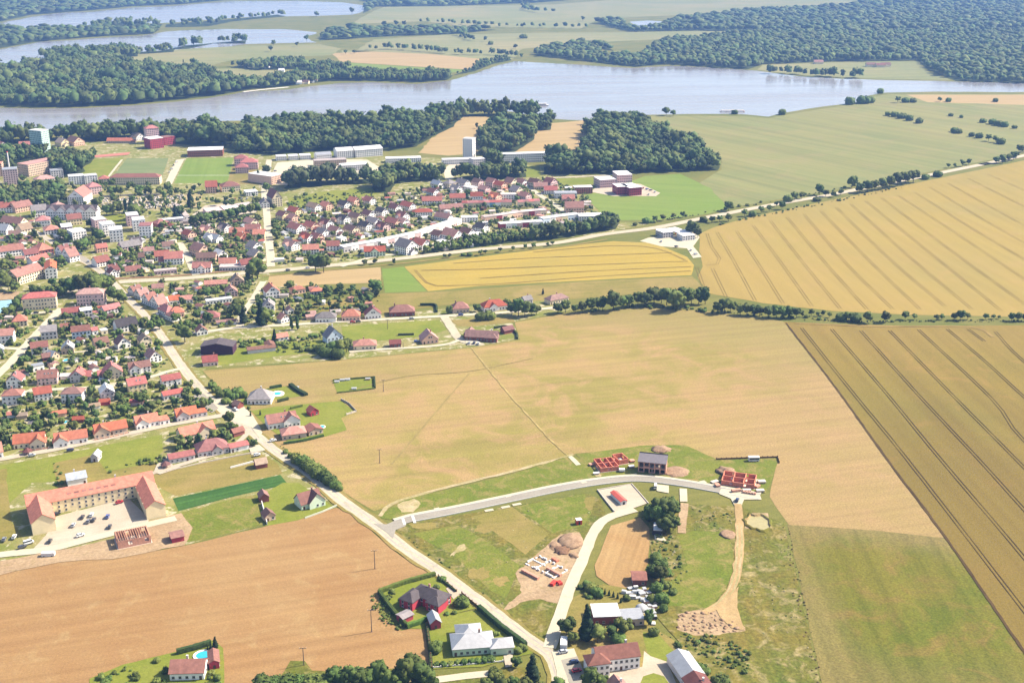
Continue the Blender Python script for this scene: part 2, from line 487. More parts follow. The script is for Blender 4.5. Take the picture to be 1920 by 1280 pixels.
# --- water
def water_mat():
    m, nt, b = nodemat('lake_water', 0.16)
    b.inputs['Base Color'].default_value = (0.19, 0.18, 0.175, 1)
    b.inputs['Specular IOR Level'].default_value = 0.5
    b.inputs['IOR'].default_value = 1.33
    v = coord(nt, 0.3, 1.0, 2.2)
    n1 = noise_tex(nt, v, 0.09, 4.0, 0.6)
    n2 = ramp(nt, noise_tex(nt, coord(nt, 0.12, 0.25, 1.6), 0.008, 4.0, 0.6), 0.35, 0.65)
    rr = N(nt, 'ShaderNodeMapRange')
    rr.inputs[3].default_value, rr.inputs[4].default_value = 0.09, 0.30
    nt.links.new(n2, rr.inputs[0]); nt.links.new(rr.outputs[0], b.inputs['Roughness'])
    bp = N(nt, 'ShaderNodeBump')
    bp.inputs['Strength'].default_value = 0.10
    bp.inputs['Distance'].default_value = 0.6
    nt.links.new(n1, bp.inputs['Height']); nt.links.new(bp.outputs[0], b.inputs['Normal'])
    return m
M_water = water_mat()

def lake(name, label, px, amp=6.0, seg=25.0):
    pts = rough_edge([P(*p) for p in px], seg, amp)
    return sheet(name, pts, M_water, next_z(), label, 'structure')

lake('lake', 'broad pale lake that crosses the picture behind the town',
     [(-500, 262), (0, 250), (120, 243), (240, 234), (330, 228), (480, 226), (620, 220), (760, 212), (900, 206), (960, 210), (1040, 224),
      (1100, 226), (1200, 216), (1290, 214), (1340, 214), (1400, 215), (1440, 219), (1475, 211), (1530, 202), (1580, 196), (1612, 191), (1625, 180),
      (1660, 174), (1760, 172), (1920, 173), (2400, 176), (2400, 158), (1920, 156), (1780, 153), (1640, 150), (1580, 148), (1500, 144),
      (1420, 133), (1330, 127), (1260, 124), (1180, 128), (1090, 122), (1020, 118), (965, 115), (930, 124), (890, 138), (840, 152),
      (780, 158), (700, 155), (640, 156), (590, 161), (540, 168), (460, 173), (400, 183), (330, 191), (250, 198), (160, 203), (70, 204), (0, 202), (-500, 200)])
lake('middle_lake', 'narrow lake beyond the wooded peninsula at upper left',
     [(-400, 104), (0, 93), (75, 79), (130, 76), (190, 71), (270, 67), (310, 60), (350, 57), (420, 55), (530, 55), (597, 61), (572, 70),
      (594, 80), (540, 81), (460, 83), (400, 92), (255, 98), (180, 101), (100, 104), (82, 112), (98, 119), (40, 123), (10, 124), (-400, 138)], 10, 50)
lake('far_lake', 'farthest narrow lake along the top edge at left',
     [(-500, 62), (0, 44), (65, 31), (120, 24), (170, 23), (250, 15), (320, 12), (430, 3), (560, 2), (640, 5), (685, 10), (684, 21), (660, 28),
      (600, 30), (540, 31), (450, 33), (330, 42), (250, 47), (130, 53), (0, 55), (-500, 78)], 14, 80)
lake('pond', 'small bright pond among trees left of the far forest',
     [(1034, 94), (1070, 91), (1105, 92), (1121, 97), (1100, 106), (1060, 107), (1036, 101)], 6, 40)
lake('far_pond', 'tiny bright pond at top right of centre, beyond the first pond',
     [(1180, 41), (1215, 39), (1246, 41), (1240, 53), (1195, 51)], 8, 60)

# --- far land
FF = 'structure'
field('far_meadow', 'pale hay field beyond the lake in the middle distance', M_far_field,
      [(640, 112), (700, 74), (830, 66), (1000, 62), (1240, 60), (1400, 56), (1290, 72), (1100, 80), (980, 92), (960, 112), (930, 118), (860, 112), (700, 96), (640, 95)], 8, 60)
field('far_pink_field', 'pinkish cut field just beyond the lake left of centre', M_far_tan,
      [(620, 100), (700, 97), (810, 102), (924, 113), (880, 131), (760, 124), (640, 116)], 5, 40)
field('far_green_strip', 'green pasture strip behind the shore trees left of centre', M_bright_field,
      [(560, 112), (640, 117), (760, 125), (882, 132), (800, 142), (660, 142), (560, 140)], 5, 40)
field('peninsula_field', 'green field inside the wooded peninsula', M_far_field,
      [(370, 130), (480, 128), (570, 133), (572, 143), (500, 152), (430, 148), (385, 140)], 5, 40)
field('peninsula_meadow', 'pale meadow strip between the middle lake and the peninsula wood', M_far_field,
      [(235, 100), (300, 95), (460, 86), (600, 83), (640, 92), (620, 104), (440, 112), (400, 122), (300, 126), (250, 112)], 6, 50)
field('far_strip', 'yellowish strip of fields near the top edge', M_far_field,
      [(720, 14), (1040, 9), (1150, 0), (1500, -8), (1620, 4), (1430, 18), (1320, 26), (1120, 36), (1090, 54), (860, 50), (800, 40), (660, 45), (690, 26)], 10, 90)
field('shore_pasture', 'grassy clearing on the far shore at right', M_far_field,
      [(1430, 122), (1560, 117), (1722, 115), (1735, 132), (1782, 150), (1640, 148), (1500, 141), (1420, 131)], 4, 40)
field('right_pasture', 'large grey-green field between the lake and the highway', M_far_green,
      [(1205, 218), (1290, 217), (1400, 218), (1440, 222), (1480, 214), (1580, 199), (1618, 193), (1630, 182), (1665, 177), (1920, 177), (2500, 182),
       (2500, 210), (1920, 288), (1700, 330), (1560, 357), (1365, 390), (1300, 350), (1352, 318), (1352, 302), (1300, 262)], 3, 25)
field('right_shore_field', 'dry pinkish field along the lake at far right', M_far_tan,
      [(1700, 178), (1920, 178), (2500, 184), (2500, 205), (1920, 197), (1740, 192)], 3, 25)
field('green_field', 'bright green field behind the gabled estate', M_bright_field,
      [(1095, 366), (1150, 352), (1210, 330), (1275, 326), (1330, 352), (1365, 388), (1330, 401), (1240, 412), (1140, 414)], 1.5, 14)
field('tan_clearing', 'ripe tan field between the two woods behind the town', M_far_tan,
      [(785, 287), (806, 262), (858, 228), (862, 216), (955, 214), (948, 236), (905, 262), (895, 288), (840, 292)], 2, 14)
field('tan_field', 'ripe tan field in front of the rounded wood by the lake', M_far_tan,
      [(950, 292), (985, 262), (1004, 244), (1030, 232), (1110, 224), (1110, 252), (1092, 268), (1095, 292), (1010, 296)], 2, 14)
field('town_ground', 'garden ground between the houses of the town', M_town,
      [(-500, 300), (0, 268), (250, 262), (480, 285), (700, 292), (900, 300), (1040, 315), (1140, 340), (1095, 366), (1140, 414), (1215, 420),
       (1130, 438), (900, 466), (640, 494), (500, 510), (560, 520), (560, 580), (700, 592), (985, 565), (1060, 560), (1075, 580), (960, 604), (975, 635),
       (890, 650), (640, 674), (385, 690), (380, 700), (520, 840), (650, 925), (490, 985), (350, 1020), (210, 1045), (0, 1080), (-600, 1150)], 1.0, 12)
# --- big fields
field('wheat_field', 'large ripening wheat field right of the fuel station', M_wheat,
      [(1312, 438), (1345, 424), (1400, 409), (1460, 396), (1560, 375), (1700, 347), (1820, 322), (1920, 301), (2500, 200), (2600, 610), (1920, 594),
       (1700, 590), (1560, 583), (1430, 568), (1330, 550), (1308, 520), (1318, 500), (1312, 470)], 1.0, 12)
field('lower_wheat_field', 'darker patchy wheat field at lower right', M_wheat_low,
      [(1468, 603), (1560, 607), (1700, 611), (1920, 610), (2600, 622), (2600, 1420), (2060, 1420), (1920, 1221), (1775, 1008), (1663, 860), (1565, 725)], 0.7, 10)
field('meadow', 'broad mown meadow in the middle of the picture', M_meadow,
      [(380, 695), (640, 675), (880, 652), (975, 637), (965, 604), (1060, 588), (1200, 576), (1330, 584), (1468, 602), (1567, 728), (1665, 864), (1772, 1008),
       (1480, 985), (1442, 930), (1456, 868), (1342, 860), (1285, 836), (1200, 838), (1080, 850), (960, 885), (800, 925), (745, 945), (700, 958),
       (640, 918), (545, 850), (520, 838), (440, 760), (400, 715)], 0.8, 10)
field('ley_field', 'green and tan striped field at bottom right', M_strip,
      [(1476, 983), (1640, 994), (1774, 1009), (1920, 1223), (2058, 1420), (1575, 1420), (1540, 1280), (1505, 1110)], 0.8, 10)
field('stubble_field', 'brown stubble field at lower left', M_stubble,
      [(-700, 1190), (0, 1076), (120, 1052), (205, 1046), (350, 1022), (490, 988), (630, 952), (668, 962), (700, 1000), (762, 1050), (816, 1078), (712, 1108),
       (712, 1150), (752, 1182), (799, 1172), (806, 1262), (815, 1450), (-900, 1450)], 0.8, 10)
field('golden_field', 'golden wheat field between the highway and the dry bank', M_wheat_gold,
      [(758, 500), (850, 488), (960, 474), (1060, 462), (1150, 452), (1228, 456), (1288, 482), (1302, 497), (1296, 516), (1100, 526), (900, 536), (803, 546)], 0.8, 10)
field('dry_bank', 'dry grassy bank below the golden wheat', M_dryg,
      [(560, 572), (640, 560), (720, 550), (805, 548), (1100, 528), (1298, 518), (1326, 548), (1300, 556), (1180, 552), (1090, 560), (985, 566), (840, 572), (700, 590), (570, 592)], 1.5, 10)
field('green_patch', 'small square green plot at the end of the golden wheat', M_crop if False else M_bright_field,
      [(716, 504), (757, 500), (800, 546), (722, 549)], 0.6, 8)
field('bare_plot', 'bare pinkish plot below the highway', M_far_tan,
      [(505, 518), (600, 509), (714, 501), (714, 530), (610, 533), (560, 537), (500, 538)], 0.8, 8)

# --- sports ground and churchyard
field('grass_pitch', 'yellowish grass field left of the worn pitch', M_lawn, [(132, 331), (180, 298), (232, 296), (207, 331)], 0.5, 10)
field('worn_pitch', 'grey-green worn sports pitch', M_pitch_dark, [(212, 331), (238, 297), (316, 297), (304, 331)], 0.3, 20)
field('football_pitch', 'bright green football pitch', M_pitch, [(326, 344), (350, 297), (438, 296), (426, 344)], 0.2, 20)
field('running_path', 'pale path between the two pitches', M_concrete, [(306, 350), (330, 300), (346, 298), (320, 350)], 0.2, 20)
field('churchyard_ground', 'sandy ground of the cemetery', M_pale_soil, [(188, 370), (300, 366), (380, 362), (375, 388), (320, 392), (250, 396), (190, 390)], 0.6, 10)
for px in ([(333, 329), (437, 329)],):
    ribbon('pitch_line', px, 1.2, M_white_line, 'white line across the football pitch', jitter=0, keep=False)
field('town_lawn', 'lawn between the white stepped blocks', M_lawn, [(193, 405), (243, 398), (262, 414), (225, 424)], 0.5, 8)
field('estate_meadow', 'overgrown meadow above the gabled estate', M_lawn, [(540, 372), (600, 360), (700, 352), (712, 362), (690, 372), (600, 386), (545, 394)], 1.0, 8)
field('park_lawn', 'lawn before the wood beside the offices', M_lawn, [(985, 312), (1012, 310), (1014, 330), (986, 333)], 0.5, 8)
field('works_lawn', 'lawn behind the white works hall', M_lawn, [(520, 292), (560, 278), (635, 280), (630, 290), (560, 300)], 0.8, 8)
field('school_lawn', 'lawn by the school with red walls', M_lawn, [(1040, 335), (1120, 333), (1118, 345), (1050, 349)], 0.5, 8)
field('pitch_verge', 'dry verge behind the football pitch', M_dryg, [(425, 345), (440, 300), (450, 298), (490, 330), (490, 346)], 0.5, 8)
field('works_yard', 'pale yard of the works', M_concrete, [(500, 345), (520, 305), (600, 298), (690, 300), (720, 320), (690, 326), (560, 330), (540, 348)], 0.6, 10)
field('office_yard', 'pale yard before the white office tower', M_concrete, [(830, 318), (846, 306), (915, 306), (905, 322), (860, 324), (845, 338), (835, 336)], 0.5, 10)
field('garage_yard', 'pale yard between the garages', M_yard, [(345, 415), (385, 385), (490, 378), (480, 398), (400, 410), (365, 430), (300, 440), (310, 425)], 0.5, 10)
field('school_yard', 'pale yard round the school with red walls', M_yard, [(1108, 360), (1130, 340), (1200, 345), (1238, 362), (1230, 368), (1150, 368)], 0.5, 10)
field('station_forecourt', 'pale forecourt of the fuel station', M_concrete, [(1200, 452), (1215, 446), (1270, 440), (1300, 432), (1312, 445), (1300, 462), (1316, 482), (1300, 484), (1288, 466), (1240, 462)], 0.4, 10)
# --- village lots
field('village_lawn', 'long green lawn south of the lower village street', M_lawn,
      [(-80, 882), (0, 872), (100, 856), (205, 833), (303, 815), (306, 845), (285, 868), (200, 884), (120, 902), (60, 905), (0, 960), (-80, 985)], 0.5, 8)
field('orchard_lawn', 'dry lawn between the apartment court and the pink-roofed house', M_dryg, [(100, 868), (178, 852), (200, 884), (285, 868), (330, 858), (300, 890), (190, 912), (110, 918)], 0.8, 8)
field('yard_verge', 'yellowish verge at left of the apartment court', M_dryg, [(-80, 900), (12, 878), (22, 980), (40, 1005), (0, 1010), (-80, 1040)], 1.0, 8)
field('tan_plot', 'tan hay plot between the court and the main road', M_dryg, [(278, 892), (330, 876), (480, 845), (520, 868), (530, 888), (330, 930), (300, 915)], 0.5, 8)
field('dark_crop_plot', 'dark green crop plot beside the apartment court', M_crop, [(324, 934), (400, 918), (526, 890), (540, 908), (440, 930), (335, 958)], 0.4, 8)
field('grass_plot', 'mown green plot below the dark crop', M_lawn2, [(335, 962), (440, 934), (484, 926), (492, 984), (380, 1012), (352, 1016), (340, 990)], 0.4, 8)
field('garden_plot', 'garden of the green walled house', M_lawn, [(487, 930), (530, 905), (560, 905), (625, 950), (560, 975), (497, 986)], 0.4, 8)
field('upper_lot', 'green lot inside the upper village street', M_lawn, [(640, 612), (740, 605), (824, 600), (838, 618), (800, 630), (720, 638), (645, 642)], 0.5, 8)
field('cul_de_sac_verge', 'dry verge right of the upper junction', M_dryg, [(846, 600), (960, 594), (966, 604), (890, 612), (858, 612)], 0.8, 8)
field('garden_band', 'green garden band north of the mown meadow', M_lawn, [(380, 690), (520, 668), (640, 655), (640, 640), (560, 640), (480, 640), (440, 655), (385, 660)], 1.0, 8)
field('hedged_garden', 'hedged garden with the small oval pool', M_lawn, [(450, 770), (440, 755), (500, 728), (552, 722), (577, 741), (500, 752), (460, 762)], 0.4, 8)
field('edge_garden', 'garden of the brown-roofed house at the meadow edge', M_lawn, [(470, 770), (520, 762), (640, 752), (665, 772), (640, 784), (650, 806), (612, 818), (545, 832), (500, 800)], 0.5, 8)
field('small_garden', 'small fenced allotment in the mown meadow', M_lawn, [(624, 714), (700, 709), (702, 728), (632, 736)], 0.4, 8)
field('estate_ground', 'weedy building land between the new road and the main road', M_weeds,
      [(745, 985), (860, 965), (980, 945), (1095, 925), (1125, 935), (1135, 962), (1105, 1000), (1070, 1075), (1040, 1170), (1025, 1210), (980, 1185), (880, 1108), (790, 1045), (745, 1010)], 0.8, 8)
field('estate_grass', 'green grass strip above the new road', M_lawn2,
      [(706, 970), (760, 935), (850, 915), (960, 890), (1070, 853), (1115, 870), (1135, 890), (1050, 910), (900, 940), (780, 965), (730, 974)], 1.0, 8)
field('estate_grass_east', 'green ground round the half built houses', M_lawn2,
      [(1080, 852), (1200, 836), (1285, 834), (1342, 860), (1458, 858), (1452, 890), (1435, 925), (1360, 912), (1280, 898), (1190, 892), (1120, 896), (1100, 872)], 0.8, 8)
field('bare_bank', 'dry pinkish strip on the building land', M_dryg, [(884, 968), (960, 950), (1030, 1000), (985, 1040), (960, 1020)], 0.6, 6)
field('green_lot', 'mown green lot above the red toilet hut', M_lawn2, [(965, 950), (1040, 936), (1096, 926), (1110, 960), (1095, 985), (1035, 1000)], 0.6, 6)
field('olive_lot', 'olive green lot beside the main road', M_lawn2, [(775, 1000), (860, 985), (905, 1010), (975, 1060), (950, 1120), (920, 1108), (850, 1040)], 0.8, 6)
field('sand_patch', 'pale sandy patch near the junction', M_pale_soil, [(745, 945), (775, 935), (792, 945), (775, 960), (748, 962)], 3.5, 1.5)
field('scraped_patch', 'pale scraped patch on the olive lot', M_pale_soil, [(838, 1042), (868, 1020), (880, 1028), (850, 1045)], 3.5, 1.5)
for i, (x, y, w_, h_, m_) in enumerate(((790, 985, 26, 6, 'd'), (905, 990, 22, 10, 'd'), (940, 1090, 16, 12, 'd'), (900, 1075, 22, 14, 'd'), (1105, 945, 12, 12, 'd'), (1120, 890, 10, 6, 's'), (1275, 884, 16, 7, 's'), (1300, 900, 20, 5, 'd'), (1320, 960, 30, 8, 's'), (1350, 985, 22, 5, 'd'), (1420, 1080, 10, 40, 'd'), (1455, 1150, 10, 50, 'd'), (1300, 1055, 14, 12, 'd'), (1490, 1230, 10, 45, 'd'), (1280, 1010, 16, 6, 's'), (1215, 1010, 8, 12, 'd'))):
    an = [i2 * 6.283 / 14 for i2 in range(14)]; rr = random.Random(i)
    field('dry_patch', '%s ground patch at %d paces across the building land, number %d' % ('pale bare' if m_ == 's' else 'brownish dry', int(x), i) if False else ('pale bare' if m_ == 's' else 'brownish dry') + ' ground patch, one of several on the building land', M_dryg if m_ == 'd' else M_pale_soil, [(x + w_ * rr.uniform(.5, 1.1) * math.cos(a_), y + h_ * rr.uniform(.5, 1.1) * math.sin(a_)) for a_ in an], 3.2, 1.4)
field('pit_soil', 'bare soil of the foundation site', M_soil,
      [(965, 1075), (1000, 1045), (1050, 1000), (1085, 998), (1092, 1010), (1098, 1030), (1070, 1088), (1045, 1130), (1010, 1122), (975, 1130), (945, 1145), (955, 1130), (980, 1110)], 2.2, 2)
field('ploughed_plot', 'small ploughed brown plot beside the concrete lane', M_pale_plot,
      [(1145, 985), (1200, 970), (1218, 990), (1216, 1055), (1190, 1100), (1155, 1105), (1118, 1080), (1115, 1060)], 0.6, 6)
field('scrub_ground', 'rough green ground with scrub right of the concrete lane', M_weeds,
      [(1215, 965), (1290, 945), (1390, 950), (1470, 980), (1500, 1110), (1540, 1290), (1560, 1420), (1360, 1420), (1280, 1210), (1225, 1150), (1222, 1050)], 0.8, 6)
field('green_oval', 'mown green paddock inside the dirt track', M_lawn2, [(1268, 1005), (1300, 995), (1368, 998), (1378, 1060), (1360, 1105), (1330, 1140), (1250, 1135), (1245, 1100), (1290, 1060)], 1.0, 6)
field('farm_ground', 'garden and yard ground round the farmhouse', M_dryg,
      [(1040, 1190), (1075, 1120), (1130, 1095), (1190, 1105), (1228, 1100), (1228, 1180), (1290, 1215), (1370, 1420), (1010, 1420), (1030, 1240)], 0.5, 6)
field('farm_lawn', 'lawn behind the farmhouse', M_lawn, [(1205, 1185), (1235, 1190), (1270, 1228), (1245, 1245), (1215, 1235)], 0.5, 5)
field('farm_yard', 'paved yard in front of the farmhouse', M_yard, [(1110, 1275), (1140, 1262), (1205, 1250), (1208, 1220), (1220, 1230), (1250, 1240), (1290, 1330), (1310, 1420), (1090, 1420)], 0.3, 5)
field('yard_lawn', 'round lawn in the farm yard', M_lawn, [(1200, 1282), (1206, 1268), (1225, 1262), (1245, 1268), (1255, 1282), (1235, 1296), (1212, 1294)], 0.2, 3)
field('track_soil', 'bare soil heap ground at the end of the dirt track', M_soil, [(1268, 1150), (1310, 1143), (1345, 1145), (1380, 1155), (1395, 1180), (1350, 1192), (1300, 1190), (1270, 1180)], 2.6, 1.5)
field('basin_bank', 'tan bare ground with the basin beside the dirt track', M_soil, [(1396, 990), (1410, 962), (1440, 962), (1446, 985), (1425, 995)], 0.6, 4)
field('house_lot', 'lawn round the red walled house', M_lawn, [(716, 1108), (818, 1080), (870, 1120), (895, 1140), (815, 1160), (805, 1180), (762, 1178)], 0.3, 5)
field('white_house_lot', 'lawn round the white roofed house', M_lawn, [(802, 1172), (830, 1155), (900, 1142), (985, 1205), (1000, 1225), (965, 1232), (905, 1250), (812, 1254)], 0.3, 5)
field('bottom_verge', 'green verge and scrub along the bottom edge', M_weeds, [(480, 1450), (520, 1275), (545, 1238), (570, 1240), (585, 1258), (700, 1255), (806, 1250), (820, 1266), (990, 1250), (1010, 1450)], 1.0, 5)
field('corner_garden', 'garden of the dusty red house at bottom left', M_lawn, [(150, 1450), (168, 1272), (230, 1246), (330, 1222), (400, 1200), (418, 1215), (426, 1450)], 0.4, 5)
field('storage_yard', 'bare storage yard beside the half built frame', M_soil, [(120, 1050), (200, 1020), (240, 985), (340, 962), (362, 990), (346, 1022), (210, 1048)], 0.8, 5)
field('left_bare_strip', 'worn bare strip along the stubble at left', M_soil, [(-120, 1080), (0, 1052), (120, 1030), (210, 1010), (205, 1044), (110, 1054), (0, 1078), (-120, 1098)], 1.0, 6)
field('court_yard', 'pale paved court of the apartment building', M_yard, [(85, 1005), (106, 968), (240, 934), (280, 972), (276, 986), (100, 1024), (60, 1032)], 0.2, 10)

# --- tyre tracks in the crops
def track_pairs(name, label, lines, gap=1.9, w=0.75, mat=None):
    V, F = [], []
    z = next_z()
    for ln in lines:
        for o in (-gap / 2, gap / 2):
            Lp, Rp = ribbon_pts(ln, w, 14.0, o, 0.2)
            b = len(V); n = len(Lp)
            V += [(p.x, p.y, z) for p in Lp] + [(p.x, p.y, z) for p in Rp]
            F += [(b + n + i, b + n + i + 1, b + i + 1, b + i) for i in range(n - 1)]
    me = bpy.data.meshes.new(name); me.from_pydata(V, [], F)
    me.materials.append(mat or M_wheel)
    return tag(link_mesh(name, me), label, kind='structure')

def zx(x, y): return (1200 + x * 0.375, 220 + y * 0.375)
T2 = [[zx(*p) for p in ln] for ln in (
    [(335, 580), (360, 650), (398, 705), (385, 735), (330, 740)], [(283, 745), (322, 862)], [(362, 755), (432, 900)],
    [(385, 575), (470, 720), (575, 915)], [(480, 565), (590, 730), (715, 930)], [(565, 540), (700, 720), (860, 945)],
    [(650, 515), (810, 720), (1000, 955)], [(735, 500), (920, 720), (1135, 960)], [(820, 485), (1040, 740), (1265, 960)],
    [(905, 470), (1150, 720), (1400, 960)], [(980, 450), (1250, 710), (1525, 945)], [(1055, 435), (1350, 700), (1660, 960)],
    [(1130, 420), (1440, 670), (1810, 970)], [(1210, 405), (1560, 670), (1960, 960)], [(1290, 390), (1640, 620), (2100, 930)],
    [(1370, 372), (1700, 580), (2250, 900)], [(1450, 350), (1800, 560), (2250, 800)], [(1540, 330), (1920, 540), (2250, 700)],
    [(1640, 305), (1950, 460), (2250, 600)], [(1740, 285), (2000, 400), (2250, 510)])]
track_pairs('wheat_tyre_tracks', 'paired tyre tracks running through the large wheat field', T2, 2.4, 0.34, M_wheel_mid)
T3 = [[(1503, 615), (1590, 725), (1700, 860), (1920, 1144), (2040, 1300)], [(1559, 617), (1660, 735), (1763, 860), (1920, 1045), (2100, 1270)],
      [(1614, 620), (1720, 738), (1834, 860), (1920, 955), (2120, 1180)], [(1668, 620), (1790, 745), (1920, 876), (2120, 1080)],
      [(1722, 618), (1860, 748), (1920, 826), (2120, 1000)], [(1776, 617), (1850, 680), (1920, 744), (2120, 920)],
      [(1815, 617), (1846, 640)], [(1866, 622), (1920, 678), (2120, 840)]]
track_pairs('lower_wheat_tyre_tracks', 'dark paired tyre tracks in the lower wheat field', T3, 2.0, 0.42)
track_pairs('golden_wheat_tracks', 'faint tyre tracks in the golden wheat field',
            [[(778, 506), (800, 530), (818, 536), (940, 532), (1100, 520), (1296, 508)], [(790, 507), (900, 505), (1100, 497), (1290, 490)],
             [(900, 522), (1100, 509), (1296, 500)], [(850, 494), (1000, 484), (1260, 474)], [(1000, 473), (1150, 461), (1230, 466), (1285, 488)]], 1.6, 0.6, M_wheel_pale)
ribbon('field_furrow', [(1474, 606), (1567, 727), (1664, 862), (1774, 1009), (1920, 1222), (2050, 1410)], 1.5, M_wheel, 'dark furrow between the mown meadow and the lower wheat', keep=False, jitter=0.5)
ribbon('hedge_path', [(1490, 606), (1640, 612), (1790, 612), (1840, 618), (1862, 632)], 3.0, M_wheel_pale, 'faint track along the top of the lower wheat', keep=False)
ribbon('meadow_path', [(884, 652), (930, 710), (1000, 790), (1050, 842), (1068, 856)], 1.3, M_tan_path, 'straight pale path across the mown meadow', keep=False, jitter=0.8)
ribbon('meadow_path', [(1068, 855), (1085, 872)], 2.8, M_concrete, 'white stub at the end of the meadow path', keep=False)
ribbon('field_edge_path', [(712, 968), (735, 945), (820, 918), (960, 884), (1075, 852)], 2.5, M_pale_soil, 'pale edge path between meadow and the new road', keep=False, jitter=1.0)
for i, (ln, lab) in enumerate((([(640, 737), (760, 706), (880, 696), (1000, 672)], 'upper faint mowing line across the meadow'),
               ([(735, 870), (790, 805), (880, 700)], 'diagonal faint mowing line in the meadow'))):
    ribbon('mowing_line', ln, 1.2, M_mow, lab, keep=False, jitter=0.6)

# --- roads
ribbon('brown_verge', [(205, 527), (330, 521), (420, 513), (490, 505)], 5.0, M_rail, 'brown verge strip along the highway at left', off=7.0, keep=False)
ribbon('highway', [(120, 548), (215, 530), (330, 523), (490, 510), (640, 496), (760, 484), (900, 468), (1040, 456), (1130, 440), (1230, 427), (1330, 407),
        (1450, 384), (1560, 365), (1700, 337), (1850, 307), (1920, 292), (2500, 170)], 11.0, M_highway, 'pale highway running from the town to the right edge', step=12)
ribbon('highway_shoulder', [(490, 514), (640, 500), (760, 489), (900, 472), (1040, 460), (1130, 446)], 3.5, M_dryg, 'dry shoulder below the highway', off=-8, keep=False, jitter=1.0)
MR = [(55, 428), (95, 452), (130, 478), (165, 494), (192, 512), (214, 533), (240, 560), (272, 592), (300, 626), (326, 666), (352, 702), (392, 746),
        (440, 786), (480, 816), (520, 848), (580, 888), (640, 938), (700, 980), (762, 1030), (822, 1070), (880, 1113), (932, 1153), (985, 1194),
        (1030, 1226), (1046, 1255), (1052, 1300), (1060, 1420)]
ribbon('road_verge', MR, 10.5, M_dryg, 'worn dry verges of the main road', jitter=1.8, keep=False)
ribbon('main_road', MR, 7.0, M_road, 'pale main road winding down from the town to the bottom edge')
M_wear = plain_mat('worn_wheel_path', (0.30, 0.262, 0.222), 0.9, 0.2, 0.08, kind='Position')
for o_, l_ in ((-1.6, 'left worn wheel path of the main road'), (1.6, 'right worn wheel path of the main road')):
    ribbon('wheel_path', MR, 0.9, M_wear, l_, off=o_, jitter=0.35, keep=False)
HW = [(215, 530), (330, 523), (490, 510), (640, 496), (760, 484), (900, 468), (1040, 456), (1130, 440), (1230, 427), (1330, 407), (1450, 384), (1560, 365), (1700, 337), (1850, 307), (1920, 292)]
ribbon('centre_line', HW, 0.5, M_white_line, 'white centre line of the highway', jitter=0, keep=False, step=12)
field('road_apron', 'widened pale apron of the main road by the village', M_concrete, [(425, 745), (445, 750), (475, 780), (490, 805), (470, 800), (440, 790), (400, 765), (408, 745)], 0.3, 5)
field('grey_lay_by', 'grey asphalt lay-by beside the main road', M_asphalt, [(362, 742), (382, 738), (410, 766), (398, 774), (385, 768)], 0.1, 5)
field('market_asphalt', 'grey asphalt of the wide street in the old town', M_asphalt, [(118, 466), (135, 470), (178, 492), (190, 508), (172, 502), (140, 482)], 0.2, 6)
ribbon('town_street', [(505, 300), (499, 335), (496, 360), (500, 400), (503, 440), (507, 480), (508, 500)], 8.0, M_concrete, 'straight pale street running down through the town')
ribbon('estate_street', [(800, 390), (830, 405), (870, 418), (900, 432)], 5.0, M_road, 'street between the gabled estate and the terraces')
ribbon('terrace_street', [(640, 500), (700, 482), (760, 474), (820, 455), (870, 436), (900, 430)], 5.0, M_concrete, 'street in front of the long white terrace')
ribbon('school_street', [(990, 350), (1010, 365), (1040, 384), (1060, 398)], 7.0, M_concrete, 'wide pale street beside the terraces')
ribbon('upper_lane', [(1035, 334), (1100, 331), (1170, 327)], 5.0, M_concrete, 'pale lane along the foot of the wood')
ribbon('side_street', [(336, 455), (350, 478), (360, 500), (368, 516)], 7.0, M_concrete, 'short pale street joining the highway')
ribbon('upper_village_street', [(330, 628), (395, 621), (440, 615), (530, 610), (640, 603), (740, 598), (830, 593), (900, 589), (960, 585), (1042, 577)], 5.5, M_concrete, 'upper village street above the mown meadow')
ribbon('cul_de_sac', [(832, 593), (846, 614), (862, 636), (880, 643)], 7.0, M_road, 'short cul-de-sac off the upper village street')
ribbon('meadow_lane', [(866, 634), (846, 644), (800, 650), (700, 656), (655, 660)], 4.0, M_concrete, 'lane along the top of the mown meadow')
ribbon('linking_street', [(494, 528), (475, 560), (455, 588), (450, 612)], 6.0, M_concrete, 'street linking the highway with the upper village street')
ribbon('middle_village_street', [(-60, 770), (0, 748), (53, 734), (107, 730), (167, 727), (233, 720), (283, 707), (318, 696), (346, 690)], 5.0, M_concrete, 'middle village street between two house rows')
ribbon('lower_village_street', [(-90, 878), (0, 861), (100, 843), (200, 822), (300, 800), (370, 787), (425, 778)], 6.0, M_yard, 'lower village street in front of the orange-roofed houses')
ribbon('diagonal_street', [(116, 578), (104, 590), (75, 620), (45, 652), (10, 690), (-40, 735)], 7.0, M_concrete, 'diagonal pale street at the left edge')
ribbon('diagonal_street', [(-40, 650), (0, 652), (42, 655)], 5.0, M_concrete, 'stub joining the diagonal street from the left edge')
ribbon('block_street', [(40, 590), (110, 583), (150, 578)], 5.5, M_concrete, 'street in front of the two long apartment houses')
ribbon('garden_street', [(100, 662), (150, 660), (190, 655), (245, 640), (280, 630)], 3.0, M_concrete, 'narrow garden lane between the old houses')
ribbon('court_road', [(-80, 1050), (0, 1040), (90, 1030), (180, 1008), (260, 988), (330, 972)], 6.0, M_concrete, 'pale road past the apartment court')
ribbon('garage_lane', [(470, 808), (430, 842), (370, 862), (310, 880), (285, 888)], 4.0, M_yard, 'drive below the large pink-roofed house')
